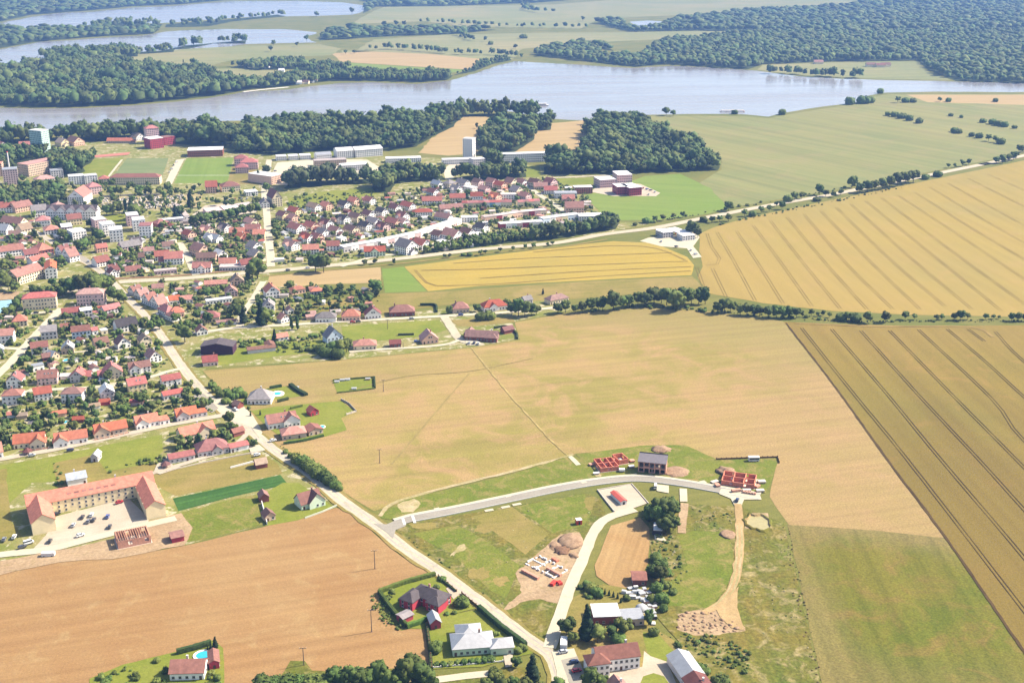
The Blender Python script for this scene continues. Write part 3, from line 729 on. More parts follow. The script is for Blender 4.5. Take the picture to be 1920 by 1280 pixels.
# the new road: carriageway, kerbs, pavement
NR = [(722, 992), (745, 981), (772, 973), (850, 958), (950, 937), (1050, 916), (1130, 903), (1200, 898), (1280, 907), (1360, 921), (1424, 932)]
ribbon('new_road', NR, 6.2, M_asphalt, 'new grey asphalt road curving across the building land', jitter=0)
M_kerb = plain_mat('pale_kerb_stone', (0.42, 0.40, 0.37), 0.8, 0.1, 0.6, kind='Position')
ribbon('kerb', NR[1:], 0.45, M_kerb, 'pale kerb on the far side of the new road', off=3.35, jitter=0, height=0.13, keep=False)
ribbon('kerb', NR[2:], 0.35, M_kerb, 'pale kerb on the near side of the new road', off=-3.30, jitter=0, height=0.13, keep=False)
ribbon('pavement', NR[1:], 1.9, M_concrete, 'white pavement along the far side of the new road', off=4.56, jitter=0, height=0.125, keep=False)
field('junction_mouth', 'asphalt mouth of the new road at the junction', M_asphalt, [(700, 982), (735, 984), (752, 976), (762, 986), (742, 994), (737, 1010), (724, 998)], 0.1, 4)
field('road_head', 'pale turning head at the end of the new road', M_concrete, [(1352, 916), (1424, 926), (1428, 937), (1395, 937), (1390, 950), (1378, 950), (1370, 935), (1348, 926)], 0.2, 4)
for ln, lab in (([(754, 969), (759, 984)], 'left white crossing band on the new road'), ([(773, 966), (778, 981)], 'right white crossing band on the new road')):
    ribbon('crossing_band', ln, 1.5, M_white_line, lab, jitter=0, keep=False)
for i, (x, y) in enumerate(((820, 955), (952, 930), (1094, 904), (1190, 891), (1318, 904))):
    c = P(x, y); d = P(x + 8, y - 1.4)
    ribbon('drive_stub', [(x - 5, y + 1), (x + 5, y - 1)], 3.2, M_concrete, ('first', 'second', 'third', 'fourth', 'fifth')[i] + ' white drive stub from the left on the far side of the new road', jitter=0, keep=False)
for i, (x, y) in enumerate(((917, 957), (948, 951), (969, 946))):
    ribbon('drive_stub', [(x - 8, y + 1.5), (x + 8, y - 1.5)], 2.4, M_concrete, ('first', 'second', 'third')[i] + ' white drive stub from the left on the near side of the new road', jitter=0, keep=False)
field('white_drive', 'white concrete drive off the new road beside the dark tree', M_concrete, [(1226, 908), (1254, 911), (1254, 925), (1232, 921)], 0.05, 4)
field('white_drive', 'narrow white concrete drive right of the dark tree', M_concrete, [(1274, 916), (1288, 917), (1289, 941), (1275, 941)], 0.05, 4)
field('paved_lot', 'walled paved lot with a red hut', M_yard, [(1120, 920), (1184, 908), (1214, 944), (1180, 956), (1152, 960)], 0.05, 6)
ribbon('concrete_lane', [(1190, 955), (1165, 962), (1132, 976), (1112, 1000), (1094, 1045), (1070, 1100), (1050, 1155), (1030, 1215)], 6.0, M_concrete, 'white concrete lane from the paved lot down to the main road')
ribbon('dirt_track', [(1384, 945), (1386, 985), (1387, 1020), (1383, 1060), (1376, 1095), (1362, 1120), (1340, 1140), (1320, 1150)], 4.2, M_track, 'sandy dirt track looping to the soil heaps', jitter=0.9)
for o_, l_ in ((-1.1, 'left pale rut of the dirt track'), (1.1, 'right pale rut of the dirt track')):
    ribbon('wheel_rut', [(1386, 985), (1387, 1020), (1383, 1060), (1376, 1095), (1362, 1120), (1340, 1140)], 0.9, M_pale_soil, l_, off=o_, jitter=0.4, keep=False)
field('track_fork', 'sandy fork at the end of the dirt track', M_track, [(1340, 1136), (1362, 1122), (1384, 1100), (1382, 1140), (1396, 1182), (1372, 1178), (1350, 1158)], 0.6, 4)
ribbon('dirt_spur', [(1284, 944), (1280, 975), (1278, 1000)], 4.5, M_soil, 'bare earth strip below the narrow white drive', jitter=0.6)
ribbon('bottom_lane', [(812, 1276), (870, 1268), (930, 1262)], 4.5, M_concrete, 'white lane below the white roofed house', jitter=0)
field('farm_asphalt', 'dark asphalt parking strip left of the farmhouse', M_asphalt, [(1050, 1236), (1082, 1230), (1096, 1262), (1100, 1285), (1068, 1282)], 0.1, 5)
field('farm_front', 'pale apron between the main road and the farmhouse', M_concrete, [(1034, 1222), (1076, 1216), (1082, 1231), (1052, 1238), (1068, 1284), (1080, 1420), (1040, 1420), (1044, 1260)], 0.2, 5)
field('red_house_drive', 'paved drive of the red walled house', M_yard, [(836, 1104), (848, 1098), (864, 1114), (850, 1124)], 0.1, 4)
field('white_house_drive', 'paved drive of the white roofed house', M_yard, [(944, 1230), (962, 1226), (960, 1250), (948, 1252)], 0.1, 4)
field('edge_house_drive', 'paved drive of the brown-roofed edge house', M_concrete, [(470, 800), (484, 796), (492, 812), (486, 822)], 0.2, 4)
field('pink_house_drive', 'white paved drive beside the red garage', M_concrete, [(466, 838), (486, 834), (498, 844), (472, 854)], 0.2, 4)
field('loop_drive', 'round pinkish drive of the large pink-roofed house', M_yard, [(298, 862), (312, 856), (322, 870), (330, 876), (345, 876), (300, 890), (288, 886)], 0.2, 4)
field('cul_parking', 'pale parking place at the cul-de-sac', M_concrete, [(872, 640), (885, 636), (906, 645), (898, 648), (876, 648)], 0.2, 4)
field('red_sports_court', 'blue-green sports court at the left edge', plain_mat('court_blue', (0.20, 0.33, 0.36), 0.9, 0.1, 0.1, kind='Position'), [(-60, 570), (28, 562), (20, 585), (-60, 596)], 0.1, 8)
field('clay_court', 'sandy court at the left edge above the blue one', M_soil, [(-60, 553), (38, 547), (30, 561), (-60, 569)], 0.1, 8)
field('red_court', 'long red running court behind the sports pitch', plain_mat('court_red', (0.33, 0.12, 0.085), 0.9, 0.1, 0.1, kind='Position'), [(175, 292), (245, 286), (240, 291), (180, 296)], 0.1, 8)
ribbon('pitch_path', [(202, 334), (216, 316), (229, 300)], 3.0, M_concrete, 'pale path between the yellow field and the worn pitch', jitter=0)
# ------------------------------------------------------------------ buildings
ROOFC = {'red': ('red', (0.255, 0.080, 0.056)), 'prd': ('pinkish red', (0.275, 0.092, 0.080)), 'ora': ('orange', (0.34, 0.115, 0.068)),
         'dst': ('dusty red', (0.215, 0.10, 0.078)), 'dbr': ('dark red-brown', (0.15, 0.055, 0.048)), 'drk': ('charcoal', (0.062, 0.050, 0.052)),
         'gry': ('grey', (0.19, 0.165, 0.16)), 'wht': ('whitish', (0.52, 0.50, 0.48)), 'pnk': ('pale pink', (0.30, 0.15, 0.12)),
         'brn': ('brown', (0.15, 0.078, 0.058)), 'blu': ('pale blue-grey', (0.33, 0.35, 0.39)), 'flt': ('pale flat', (0.40, 0.33, 0.30)),
         'ltg': ('light grey', (0.25, 0.24, 0.26)), 'tan': ('tan', (0.27, 0.19, 0.13)), 'sal': ('salmon orange', (0.35, 0.122, 0.078))}
WALLC = {'wht': ('white', (0.80, 0.755, 0.71)), 'crm': ('cream', (0.70, 0.58, 0.40)), 'yel': ('yellow', (0.70, 0.57, 0.33)), 'pch': ('peach', (0.66, 0.42, 0.30)),
         'pnk': ('pink', (0.62, 0.43, 0.40)), 'gry': ('grey', (0.50, 0.46, 0.45)), 'grn': ('pale green', (0.55, 0.64, 0.47)), 'blu': ('pale blue', (0.56, 0.63, 0.70)),
         'red': ('red', (0.34, 0.045, 0.06)), 'brk': ('brick', (0.33, 0.105, 0.06)), 'pur': ('dark purple', (0.05, 0.02, 0.035)), 'tan': ('tan', (0.50, 0.37, 0.26)),
         'brd': ('red brown', (0.20, 0.06, 0.045)), 'azr': ('bright blue', (0.16, 0.36, 0.48)), 'mnt': ('mint green', (0.42, 0.56, 0.49))}
_mc = {}
def rmat(k):
    if ('r', k) not in _mc and k == 'ltg':
        _mc['r', k] = plain_mat('roof_sheet_metal', (0.42, 0.41, 0.40), 0.50, 0.12, 0.5, 0.5, metal=0.65)
    if ('r', k) not in _mc:
        _mc['r', k] = plain_mat('roof_' + ROOFC[k][0].replace(' ', '_'), ROOFC[k][1], 0.8, 0.25, 0.5, 0.2, rnd=0.26)
    return _mc['r', k]
def wmat(k):
    if ('w', k) not in _mc:
        _mc['w', k] = plain_mat('wall_' + WALLC[k][0].replace(' ', '_'), WALLC[k][1], 0.85, 0.08, 0.3, 0.2, rnd=0.08)
    return _mc['w', k]
M_frame = plain_mat('window_frame', (0.45, 0.43, 0.40), 0.6, 0.1, 1)
M_glass, _nt, _b = nodemat('window_glass', 0.08)
_b.inputs['Base Color'].default_value = (0.02, 0.024, 0.03, 1)
_b.inputs['Specular IOR Level'].default_value = 0.6
M_door = plain_mat('door_brown', (0.10, 0.055, 0.035), 0.6, 0.2, 1)
M_chim = plain_mat('chimney_brick', (0.30, 0.16, 0.12), 0.9, 0.25, 2)
M_chimw = plain_mat('chimney_render', (0.45, 0.42, 0.39), 0.9, 0.15, 2)
ORD = ['leftmost', 'second', 'third', 'fourth', 'fifth', 'sixth', 'seventh', 'eighth', 'ninth', 'tenth', 'eleventh', 'twelfth', 'thirteenth', 'fourteenth',
       'fifteenth', 'sixteenth', 'seventeenth', 'eighteenth', 'nineteenth', 'twentieth', 'twenty-first', 'twenty-second', 'twenty-third', 'twenty-fourth']
def nth(i):
    return 'leftmost' if i == 0 else ORD[i] + ' from left'
ROOFT = {'g': 'gabled', 'x': 'gable-fronted', 'h': 'hipped', 'f': 'flat-roofed'}
FOOT = []                                    # (x, y, radius, px, py, short description) of every building

def win_mesh(w, h):
    k = ('win', round(w, 2), round(h, 2))
    if k not in _mc:
        mb = MB()
        mb.box(-w / 2, w / 2, -0.05, 0.04, -h / 2, h / 2, 0)
        mb.box(-w / 2 + 0.1, -0.04, -0.09, -0.02, -h / 2 + 0.1, h / 2 - 0.1, 1)
        mb.box(0.04, w / 2 - 0.1, -0.09, -0.02, -h / 2 + 0.1, h / 2 - 0.1, 1)
        mb.box(-w / 2 - 0.12, w / 2 + 0.12, -0.2, 0.03, -h / 2 - 0.1, -h / 2 - 0.01, 0)
        _mc[k] = mb.mesh('window', [M_frame, M_glass])
    return _mc[k]
def door_mesh():
    if 'door' not in _mc:
        mb = MB(); mb.box(-0.55, 0.55, -0.08, 0.04, 0.02, 2.15, 0)
        mb.box(0.35, 0.42, -0.13, -0.08, 1.0, 1.12, 0)
        _mc['door'] = mb.mesh('door', M_door)
    return _mc['door']
def chim_mesh(k):
    if ('chim', k) not in _mc:
        mb = MB(); mb.box(-0.4, 0.4, -0.35, 0.35, -1.4, 1.0, 0); mb.box(-0.5, 0.5, -0.45, 0.45, 1.0, 1.14, 0)
        _mc['chim', k] = mb.mesh('chimney', M_chim if k else M_chimw)
    return _mc['chim', k]
def skylight_mesh():
    if 'sky' not in _mc:
        mb = MB(); mb.box(-0.45, 0.45, -0.65, 0.65, 0.02, 0.14, 0); mb.box(-0.36, 0.36, -0.56, 0.56, 0.10, 0.16, 1)
        _mc['sky'] = mb.mesh('roof_window', [M_frame, M_glass])
    return _mc['sky']

def body(mw, mr, x0, x1, y0, y1, h, roof, axis, pitch=38, over=0.45):
    """walls into mw, roof into mr; returns ridge height"""
    th = 0.24
    if roof == 'f':
        mw.box(x0, x1, y0, y1, 0, h)
        mr.box(x0 - 0.18, x1 + 0.18, y0 - 0.18, y1 + 0.18, h + 0.003, h + 0.35)
        return h + 0.35
    t = math.tan(math.radians(pitch))
    if roof == 'g':
        L0, L1, W0, W1 = (x0, x1, y0, y1) if axis == 'x' else (y0, y1, x0, x1)
        wc, hw = (W0 + W1) / 2, (W1 - W0) / 2
        rz = h + hw * t
        sw, sr = len(mw.v), len(mr.v)
        sec = [(W0, 0), (W1, 0), (W1, h), (wc, rz), (W0, h)]
        mw.prism_x(sec, L0, L1)
        o = over
        sr_sec = [(W0 - o, h - o * t + 0.03), (wc, rz + 0.03), (W1 + o, h - o * t + 0.03), (W1 + o, h - o * t + 0.03 + th), (wc, rz + 0.03 + th * 1.25), (W0 - o, h - o * t + 0.03 + th)]
        mr.prism_x(sr_sec, L0 - o, L1 + o)
        if axis == 'y':
            for mb, s in ((mw, sw), (mr, sr)):
                for i in range(s, len(mb.v)):
                    x, y, z = mb.v[i]; mb.v[i] = (y, x, z)
        return rz + th
    # hipped
    mw.box(x0, x1, y0, y1, 0, h)
    o = over
    X0, X1, Y0, Y1 = x0 - o, x1 + o, y0 - o, y1 + o
    lx, ly = X1 - X0, Y1 - Y0
    hw = min(lx, ly) / 2
    rz = h + hw * t
    ze = h + 0.004
    if lx >= ly: r = [(X0 + hw, (Y0 + Y1) / 2), (X1 - hw, (Y0 + Y1) / 2)]
    else: r = [((X0 + X1) / 2, Y0 + hw), ((X0 + X1) / 2, Y1 - hw)]
    c = [(X0, Y0), (X1, Y0), (X1, Y1), (X0, Y1)]
    for i in range(4):
        p, q = c[i], c[(i + 1) % 4]
        mr.poly([(*p, ze), (*q, ze), (*q, ze + th), (*p, ze + th)])
    mr.poly([(*p, ze) for p in reversed(c)])
    E = [(*p, ze + th) for p in c]
    R = [(*p, rz + th) for p in r]
    if lx >= ly:
        mr.poly([E[0], E[1], R[1], R[0]]); mr.poly([E[2], E[3], R[0], R[1]])
        mr.poly([E[1], E[2], R[1]]); mr.poly([E[3], E[0], R[0]])
    else:
        mr.poly([E[1], E[2], R[1], R[0]]); mr.poly([E[3], E[0], R[0], R[1]])
        mr.poly([E[0], E[1], R[0]]); mr.poly([E[2], E[3], R[1]])
    return rz + th

def house(c, ang, L, D, h, roof, rc, wc, name, label, cat, group=None, pitch=None, near=True, wings=(), extra=(), chimney=True,
          floors=None, short=None, pxy=None, windows=True, seed=0, skyl=0, door=True, axis=None, gap=2.6, wsize=None, blank=False):
    rnd = random.Random(hash((round(c[0]), round(c[1]), seed)) & 0xffff)
    pitch = pitch or {'g': 37, 'x': 40, 'h': 29, 'f': 0}[roof]
    root = empty(name, (c[0], c[1], 0), ang)
    tag(root, label, cat, group)
    mw, mr = MB(), MB()
    x0, x1, y0, y1 = -L / 2, L / 2, -D / 2, D / 2
    ax = axis or ('y' if roof == 'x' else 'x')
    rk = 'g' if roof == 'x' else roof
    rz = body(mw, mr, x0, x1, y0, y1, h, rk, ax, pitch)
    sides = [(x0, x1, y0, h, 'front')]
    boxes = [(x0, x1, y0, y1)]
    for (u, w, out, kind, hf) in wings:
        wx = x0 + u * L
        side = -1 if out > 0 else 1
        hh = h * hf - 0.04
        if out > 0: yy0, yy1 = y0 - out, (0.0 if kind != 'f' else y0 + 0.2)
        else: yy0, yy1 = (0.0 if kind != 'f' else y1 - 0.2), y1 - out
        body(mw, mr, wx - w / 2, wx + w / 2, yy0, yy1, hh, kind, 'y', pitch + 1)
        if out > 0 and not blank:
            sides.append((wx - w / 2, wx + w / 2, yy0, hh, 'front'))
    for (a0, a1, b0, b1, hh, kind, axx) in extra:
        body(mw, mr, a0, a1, b0, b1, hh, kind, axx, pitch)
        sides.append((a0, a1, b0, hh, 'front'))
    wall = mw.build('wall', wmat(wc), root)
    roofo = mr.build('roof', rmat(rc), root)
    if chimney and roof != 'f':
        cx, cyy = ((rnd.uniform(-0.3, 0.3) * L, 0.12 * D) if ax == 'x' else (0.1 * L, rnd.uniform(-0.2, 0.3) * D))
        link_mesh('chimney', chim_mesh(rnd.random() < 0.5), roofo, (cx, cyy, rz))
    if windows:
        nfl = floors or max(1, int(round(h / 2.9)))
        ww, wh = wsize or ((1.25, 1.3) if near else (1.35, 1.35))
        items = []
        def row(a, b, fix, z, rot, n=None):
            k = n or max(1, int((b - a) / gap))
            for i in range(k):
                t = a + (b - a) * (i + 0.5) / k
                items.append((t, fix, z, rot))
        for fl in range(nfl):
            z = 1.55 + fl * (h - 0.6) / nfl if nfl > 1 else min(1.6, h * 0.55)
            for (a0, a1, yy, hh, _) in sides:
                if z + 0.7 < hh + 0.1:
                    row(a0, a1, yy, z, 0)
            row(y0, y1, x1 if c[0] < 60 else x0, z, 1)
        if rk == 'g' and ax == 'x' and D > 7 and pitch > 25:
            row(-1.6, 1.6, x1 if c[0] < 60 else x0, h + D * 0.16, 1, 1 if D < 9 else 2)
        if rk == 'g' and ax == 'y' and L > 6 and pitch > 25:
            row(-1.7, 1.7, y0, h + L * 0.14, 0, 1 if L < 8 else 2)
        done_door = False
        def inside_wing(t, yy):
            if abs(yy - y0) > 0.01: return False
            for (u, w, out, kind, hf) in wings:
                if out > 0 and abs(t - (x0 + u * L)) < w / 2 + 0.5: return True
            return False
        if near:
            wm = win_mesh(ww, wh)
            for (t, fix, z, rot) in items:
                if rnd.random() < .08: continue
                if rot == 0:
                    if inside_wing(t, fix): continue
                    if door and not done_door and z < 2.0 and abs(fix - y0) < 0.01 and rnd.random() < 0.5:
                        link_mesh('door', door_mesh(), root, (t, fix, 0)); done_door = True; continue
                    link_mesh('window', wm, root, (t, fix, z))
                else:
                    link_mesh('window', wm, root, (fix, t, z), math.pi / 2)
        else:
            mb = MB()
            for (t, fix, z, rot) in items:
                if rot == 0:
                    if inside_wing(t, fix): continue
                    mb.box(t - ww / 2, t + ww / 2, fix - 0.07, fix + 0.03, z - wh / 2, z + wh / 2)
                else:
                    mb.box(fix - 0.03, fix + 0.07, t - ww / 2, t + ww / 2, z - wh / 2, z + wh / 2)
            if mb.v:
                o = mb.build('window_panes', M_glass, root); o['kind'] = 'stuff'
    if skyl and near and rk == 'g' and ax == 'x':
        t = math.tan(math.radians(pitch))
        for i in range(skyl):
            s = link_mesh('roof_window', skylight_mesh(), root, ((i - (skyl - 1) / 2) * 2.4 + 1.0, -D / 4, h + D / 4 * t + 0.30))
            s.rotation_euler = (math.radians(pitch), 0, 0)
    rad = math.hypot(L, D) / 2
    FOOT.append((c[0], c[1], L / 2, D / 2, ang, pxy, short or label))
    return root

def front(ax, ay, bx, by, D):
    """front base line from two map points -> centre, angle, length"""
    a, b = Vector(P(ax, ay)), Vector(P(bx, by))
    d = (b - a); L = d.length; d.normalize()
    n = Vector((-d.y, d.x))
    c = (a + b) / 2 + n * D / 2
    return (c.x, c.y), math.atan2(d.y, d.x), L

def row_of_houses(rowname, short, group, items, cat='house', name='house', near=True):
    items = sorted(items, key=lambda t: t[0])
    n = len(items)
    for i, it in enumerate(items):
        ax, ay, bx, by, D, h, roof, rc, wc = it[:9]
        opt = dict(it[9]) if len(it) > 9 else {}
        c, ang, L = front(ax, ay, bx, by, D)
        h *= 1.18
        look = '%s %s %s, %s roof' % (WALLC[wc][0], ROOFT[roof], opt.pop('word', 'house'), ROOFC[rc][0])
        lab = opt.pop('label', None) or ('%s, %s %s' % (look, nth(i), rowname))
        sh = opt.pop('short', None) or ('the %s house %s' % (nth(i), short))
        nm = opt.pop('name', name); ct = opt.pop('cat', cat)
        house(c, ang, L, D, h, roof, rc, wc, nm, lab, ct, group, near=opt.pop('near', near), short=sh, pxy=((ax + bx) / 2, (ay + by) / 2), **opt)

def small_row(rowname, short, group, items, ang=-0.75, L=10.5, D=8.5, h=4.2, near=False):
    """houses of the town: centre of the visible base, ridge direction ang"""
    items = sorted(items, key=lambda t: t[0])
    for i, it in enumerate(items):
        x, y, rc, wc = it[:4]
        opt = dict(it[4]) if len(it) > 4 else {}
        a = opt.pop('ang', ang); l = opt.pop('L', L); d = opt.pop('D', D); hh = opt.pop('h', h); roof = opt.pop('roof', 'g')
        c = P(x, y)
        l *= 1.2; d *= 1.22; hh *= 1.25
        look = '%s %s house, %s roof' % (WALLC[wc][0], ROOFT[roof], ROOFC[rc][0])
        lab = opt.pop('label', None) or '%s, %s %s' % (look, nth(i), rowname)
        sh = 'the %s house %s' % (nth(i), short)
        rv = random.Random(int(x * 7 + y))
        if roof == 'g' and rv.random() < .75 and 'extra' not in opt:
            k = rv.random(); w2 = rv.uniform(3.0, 5.5)
            opt['extra'] = [(l / 2 - .3, l / 2 + w2, -d * .3, d * .25, rv.uniform(2.4, 3.0), rv.choice('fg'), 'x')] if k < .35 else ([(-l / 2 - w2, -l / 2 + .3, -d * .3, d * .3, rv.uniform(2.4, 3.2), rv.choice('fg'), 'x')] if k < .6 else [(-l * .22, l * .22, -d / 2 - 2.2, -d * .1, hh * .97, 'g', 'y')])
        house(c, a, l, d, hh, roof, rc, wc, opt.pop('name', 'house'), lab, opt.pop('cat', 'house'), group, near=near, short=sh, pxy=(x, y), chimney=opt.pop('chimney', i % 2 == 0), **opt)

W = lambda *a: {'wings': [a]}
row_of_houses('on the lower village street', 'on the lower village street', 'houses along the lower village street', [
    (-14, 862, 7, 858, 11, 3.6, 'g', 'ora', 'wht'),
    (26, 842, 84, 836, 10.5, 3.0, 'g', 'ora', 'crm', W(0.80, 9.0, 3.0, 'g', 1.0)),
    (104, 838, 165, 829, 9.5, 3.1, 'g', 'ora', 'wht', W(0.17, 8.5, 2.2, 'g', 1.0)),
    (180, 821, 240, 810, 9.5, 3.0, 'g', 'ora', 'tan', W(0.20, 9.5, 1.6, 'g', 1.0)),
    (257, 805, 299, 797, 9.5, 3.1, 'g', 'ora', 'wht', {'wings': [(0.26, 8.0, 1.6, 'g', 1.0)], 'extra': [(7.2, 13.6, -5.5, 2.5, 3.0, 'f', 'x')]}),
    (333, 790, 371, 783, 9.0, 3.1, 'g', 'ora', 'gry', {'wings': [(0.28, 8.0, 1.6, 'g', 1.0)], 'extra': [(6.6, 13.0, -4, 3.5, 2.8, 'f', 'x')]}),
], near=True)
row_of_houses('between the lower street and the pink roof', 'below the lower village street', None, [
    (342, 829, 405, 814, 10.5, 3.2, 'g', 'ora', 'crm', {'wings': [(0.70, 10.0, 1.6, 'g', 1.0)], 'label': 'cream house with orange roof and front gable, just behind the pink hipped house', 'short': 'the cream house with orange roof'}),
    (372, 858, 430, 848, 12.0, 2.9, 'h', 'prd', 'gry', {'pitch': 38, 'label': 'large hipped house with pinkish red roof and low annexes on both sides', 'short': 'the large pink hipped house', 'wings': [(0.62, 6.5, 1.0, 'g', 0.95)]}),
    (319, 870, 366, 861, 8.0, 2.7, 'g', 'prd', 'gry', {'pitch': 20, 'label': 'low pink-roofed annex left of the large pink hipped house', 'name': 'annex', 'cat': 'annex', 'chimney': False, 'short': 'the low pink annex'}),
    (433, 849, 467, 842, 7.0, 2.7, 'g', 'prd', 'wht', {'pitch': 18, 'label': 'low red-roofed garage right of the large pink hipped house', 'name': 'garage', 'cat': 'garage', 'chimney': False, 'short': 'the low red garage'}),
    (439, 820, 459, 814, 5.0, 2.5, 'g', 'dst', 'brd', {'label': 'small dusty red shed in the trees beside the main road', 'name': 'shed', 'cat': 'shed', 'chimney': False, 'windows': False, 'short': 'the small red roadside shed'}),
])
row_of_houses('south of the middle village street', 'south of the middle street', 'houses along the middle village street', [
    (5, 760, 42, 758, 10, 5.6, 'h', 'dst', 'wht'), (66, 754, 99, 749, 9, 4.6, 'g', 'red', 'wht'), (116, 756, 155, 755, 10, 5.6, 'h', 'dst', 'wht'),
    (190, 752, 216, 748, 10, 4.6, 'x', 'wht', 'gry'), (243, 739, 277, 733, 9.5, 5.2, 'g', 'prd', 'yel', {'skyl': 2}), (308, 751, 345, 744, 8, 3.0, 'g', 'prd', 'wht', {'pitch': 22}),
])
row_of_houses('north of the middle village street', 'north of the middle street', 'houses along the middle village street', [
    (13, 728, 41, 727, 10, 4.6, 'x', 'prd', 'wht'), (71, 723, 108, 720, 11, 4.4, 'g', 'dst', 'pnk', {'skyl': 3}), (132, 718, 158, 717, 10, 4.2, 'x', 'prd', 'gry', {'extra': [(2.0, 8.5, -1, 6, 3.2, 'g', 'x')]}),
    (194, 714, 231, 709, 9.5, 4.4, 'x', 'prd', 'crm', {'extra': [(-9.5, -3, 0, 6, 3.0, 'g', 'x')]}), (244, 703, 284, 697, 8.5, 4.0, 'g', 'dst', 'wht', W(0.26, 7.5, 2.0, 'g', 1.0)), (306, 727, 341, 721, 9, 4.2, 'g', 'prd', 'wht', {'pitch': 30}),
])
row_of_houses('among the old houses above', 'of the old quarter', 'older houses between the diagonal street and the main road', [
    (118, 599, 152, 595, 8, 4.4, 'g', 'prd', 'gry'), (153, 596, 174, 593, 8, 5.0, 'g', 'wht', 'gry', {'pitch': 20}), (197, 592, 228, 585, 8, 3.8, 'g', 'prd', 'gry'),
    (221, 625, 260, 618, 12, 4.4, 'g', 'drk', 'wht'), (24, 614, 52, 611, 10, 3.8, 'h', 'ora', 'crm', {'pitch': 40}), (-4, 645, 26, 643, 10, 5.6, 'g', 'pnk', 'wht'),
    (78, 638, 108, 635, 9.5, 5.6, 'g', 'gry', 'gry'), (115, 623, 132, 621, 6.5, 3.0, 'g', 'dst', 'brd'), (136, 637, 171, 633, 8.5, 5.4, 'g', 'dst', 'blu'),
    (174, 629, 185, 627, 5, 3.4, 'g', 'prd', 'wht'), (191, 628, 203, 626, 6, 2.8, 'f', 'wht', 'crm'), (60, 668, 92, 664, 8.5, 5.4, 'g', 'red', 'wht'),
    (116, 665, 139, 663, 10, 3.6, 'x', 'ltg', 'tan', {'pitch': 42}), (180, 656, 206, 651, 9, 3.8, 'g', 'brn', 'tan'), (222, 656, 246, 651, 9, 3.6, 'x', 'dst', 'wht', {'pitch': 44}),
    (264, 650, 286, 646, 8.5, 3.6, 'x', 'tan', 'crm', {'pitch': 42}), (282, 682, 304, 677, 10, 3.8, 'x', 'pnk', 'wht', {'pitch': 44}), (81, 678, 99, 675, 6, 2.6, 'g', 'dst', 'brd', {'chimney': False}),
    (98, 676, 112, 670, 6, 2.6, 'x', 'ltg', 'tan', {'chimney': False}), (63, 698, 84, 694, 6, 3.6, 'f', 'ltg', 'wht'), (-14, 672, 9, 669, 9, 5.0, 'x', 'wht', 'wht'),
], near=False)
row_of_houses('of the two long apartment houses', 'of the two apartment houses', None, [
    (44, 583, 107, 578, 12, 8.6, 'h', 'prd', 'crm', {'label': 'long cream apartment house with pinkish red hipped roof at left', 'name': 'apartment_house', 'cat': 'apartment house', 'short': 'the red-roofed apartment house', 'gap': 2.4}),
    (145, 574, 196, 572, 12, 8.6, 'h', 'pnk', 'pnk', {'label': 'long greyish pink apartment house with brownish hipped roof', 'name': 'apartment_house', 'cat': 'apartment house', 'short': 'the greyish pink apartment house', 'gap': 2.4}),
])
row_of_houses('at the road bend', 'at the road bend', 'small houses beside the bend of the main road', [
    (240, 552, 252, 556, 9, 3.6, 'x', 'dst', 'wht'), (252, 558, 264, 563, 9, 3.6, 'x', 'pnk', 'wht'), (266, 568, 280, 574, 9, 3.8, 'x', 'dst', 'wht'),
    (281, 574, 298, 581, 9, 3.8, 'x', 'pnk', 'wht'), (296, 588, 313, 596, 9, 3.8, 'h', 'prd', 'wht', {'pitch': 42}), (310, 598, 324, 604, 8, 3.4, 'h', 'dst', 'wht'),
    (286, 548, 308, 546, 7, 3.2, 'g', 'dst', 'crm'), (318, 572, 338, 570, 8, 3.4, 'g', 'ora', 'wht'),
], near=False)
row_of_houses('among gardens below the highway', 'below the highway', 'houses among gardens below the highway', [
    (384, 540, 426, 538, 7, 2.8, 'g', 'ora', 'pch'), (433, 538, 458, 536, 9, 4.0, 'x', 'tan', 'pch', {'pitch': 44}), (423, 558, 446, 556, 9, 4.0, 'x', 'pnk', 'pnk'),
    (377, 606, 412, 604, 10, 3.6, 'h', 'prd', 'yel', {'pitch': 38}), (319, 597, 346, 594, 9, 3.6, 'h', 'ora', 'pch', {'pitch': 38}), (500, 561, 525, 558, 13, 5.2, 'x', 'ora', 'wht'),
    (493, 586, 515, 585, 10, 4.6, 'x', 'gry', 'wht'), (549, 553, 573, 549, 8, 3.2, 'h', 'ora', 'pch'), (583, 554, 606, 552, 7, 2.8, 'h', 'ora', 'gry'),
    (338, 570, 362, 568, 7, 3.0, 'g', 'pnk', 'wht'), (388, 572, 436, 566, 6, 2.8, 'f', 'wht', 'wht'), (485, 598, 507, 596, 7, 3.2, 'h', 'ora', 'brd'),
    (528, 607, 544, 603, 7, 3.2, 'x', 'pnk', 'wht'), (540, 590, 552, 588, 6, 3.0, 'x', 'pnk', 'wht'), (370, 630, 390, 627, 7, 3.0, 'x', 'dst', 'wht'),
], near=False)
row_of_houses('on the upper village street', 'on the upper village street', 'houses along the upper village street', [
    (592, 605, 630, 604, 10, 3.2, 'h', 'gry', 'wht', {'pitch': 34}), (641, 602, 675, 601, 10, 3.2, 'h', 'ora', 'pch', {'pitch': 40}), (685, 599, 715, 597, 9.5, 3.2, 'x', 'dbr', 'wht'),
    (731, 594, 778, 592, 12, 3.0, 'h', 'dst', 'brd', {'pitch': 36}), (849, 588, 880, 586, 10, 3.2, 'h', 'dst', 'tan', {'pitch': 40}), (908, 585, 952, 580, 11, 3.0, 'h', 'red', 'wht', {'pitch': 38, 'wings': [(0.4, 8.0, 1.2, 'g', 1.0)]}),
    (984, 571, 999, 568, 7, 3.0, 'g', 'gry', 'gry'), (1032, 572, 1066, 565, 9, 3.0, 'h', 'pnk', 'crm', {'pitch': 34}),
])
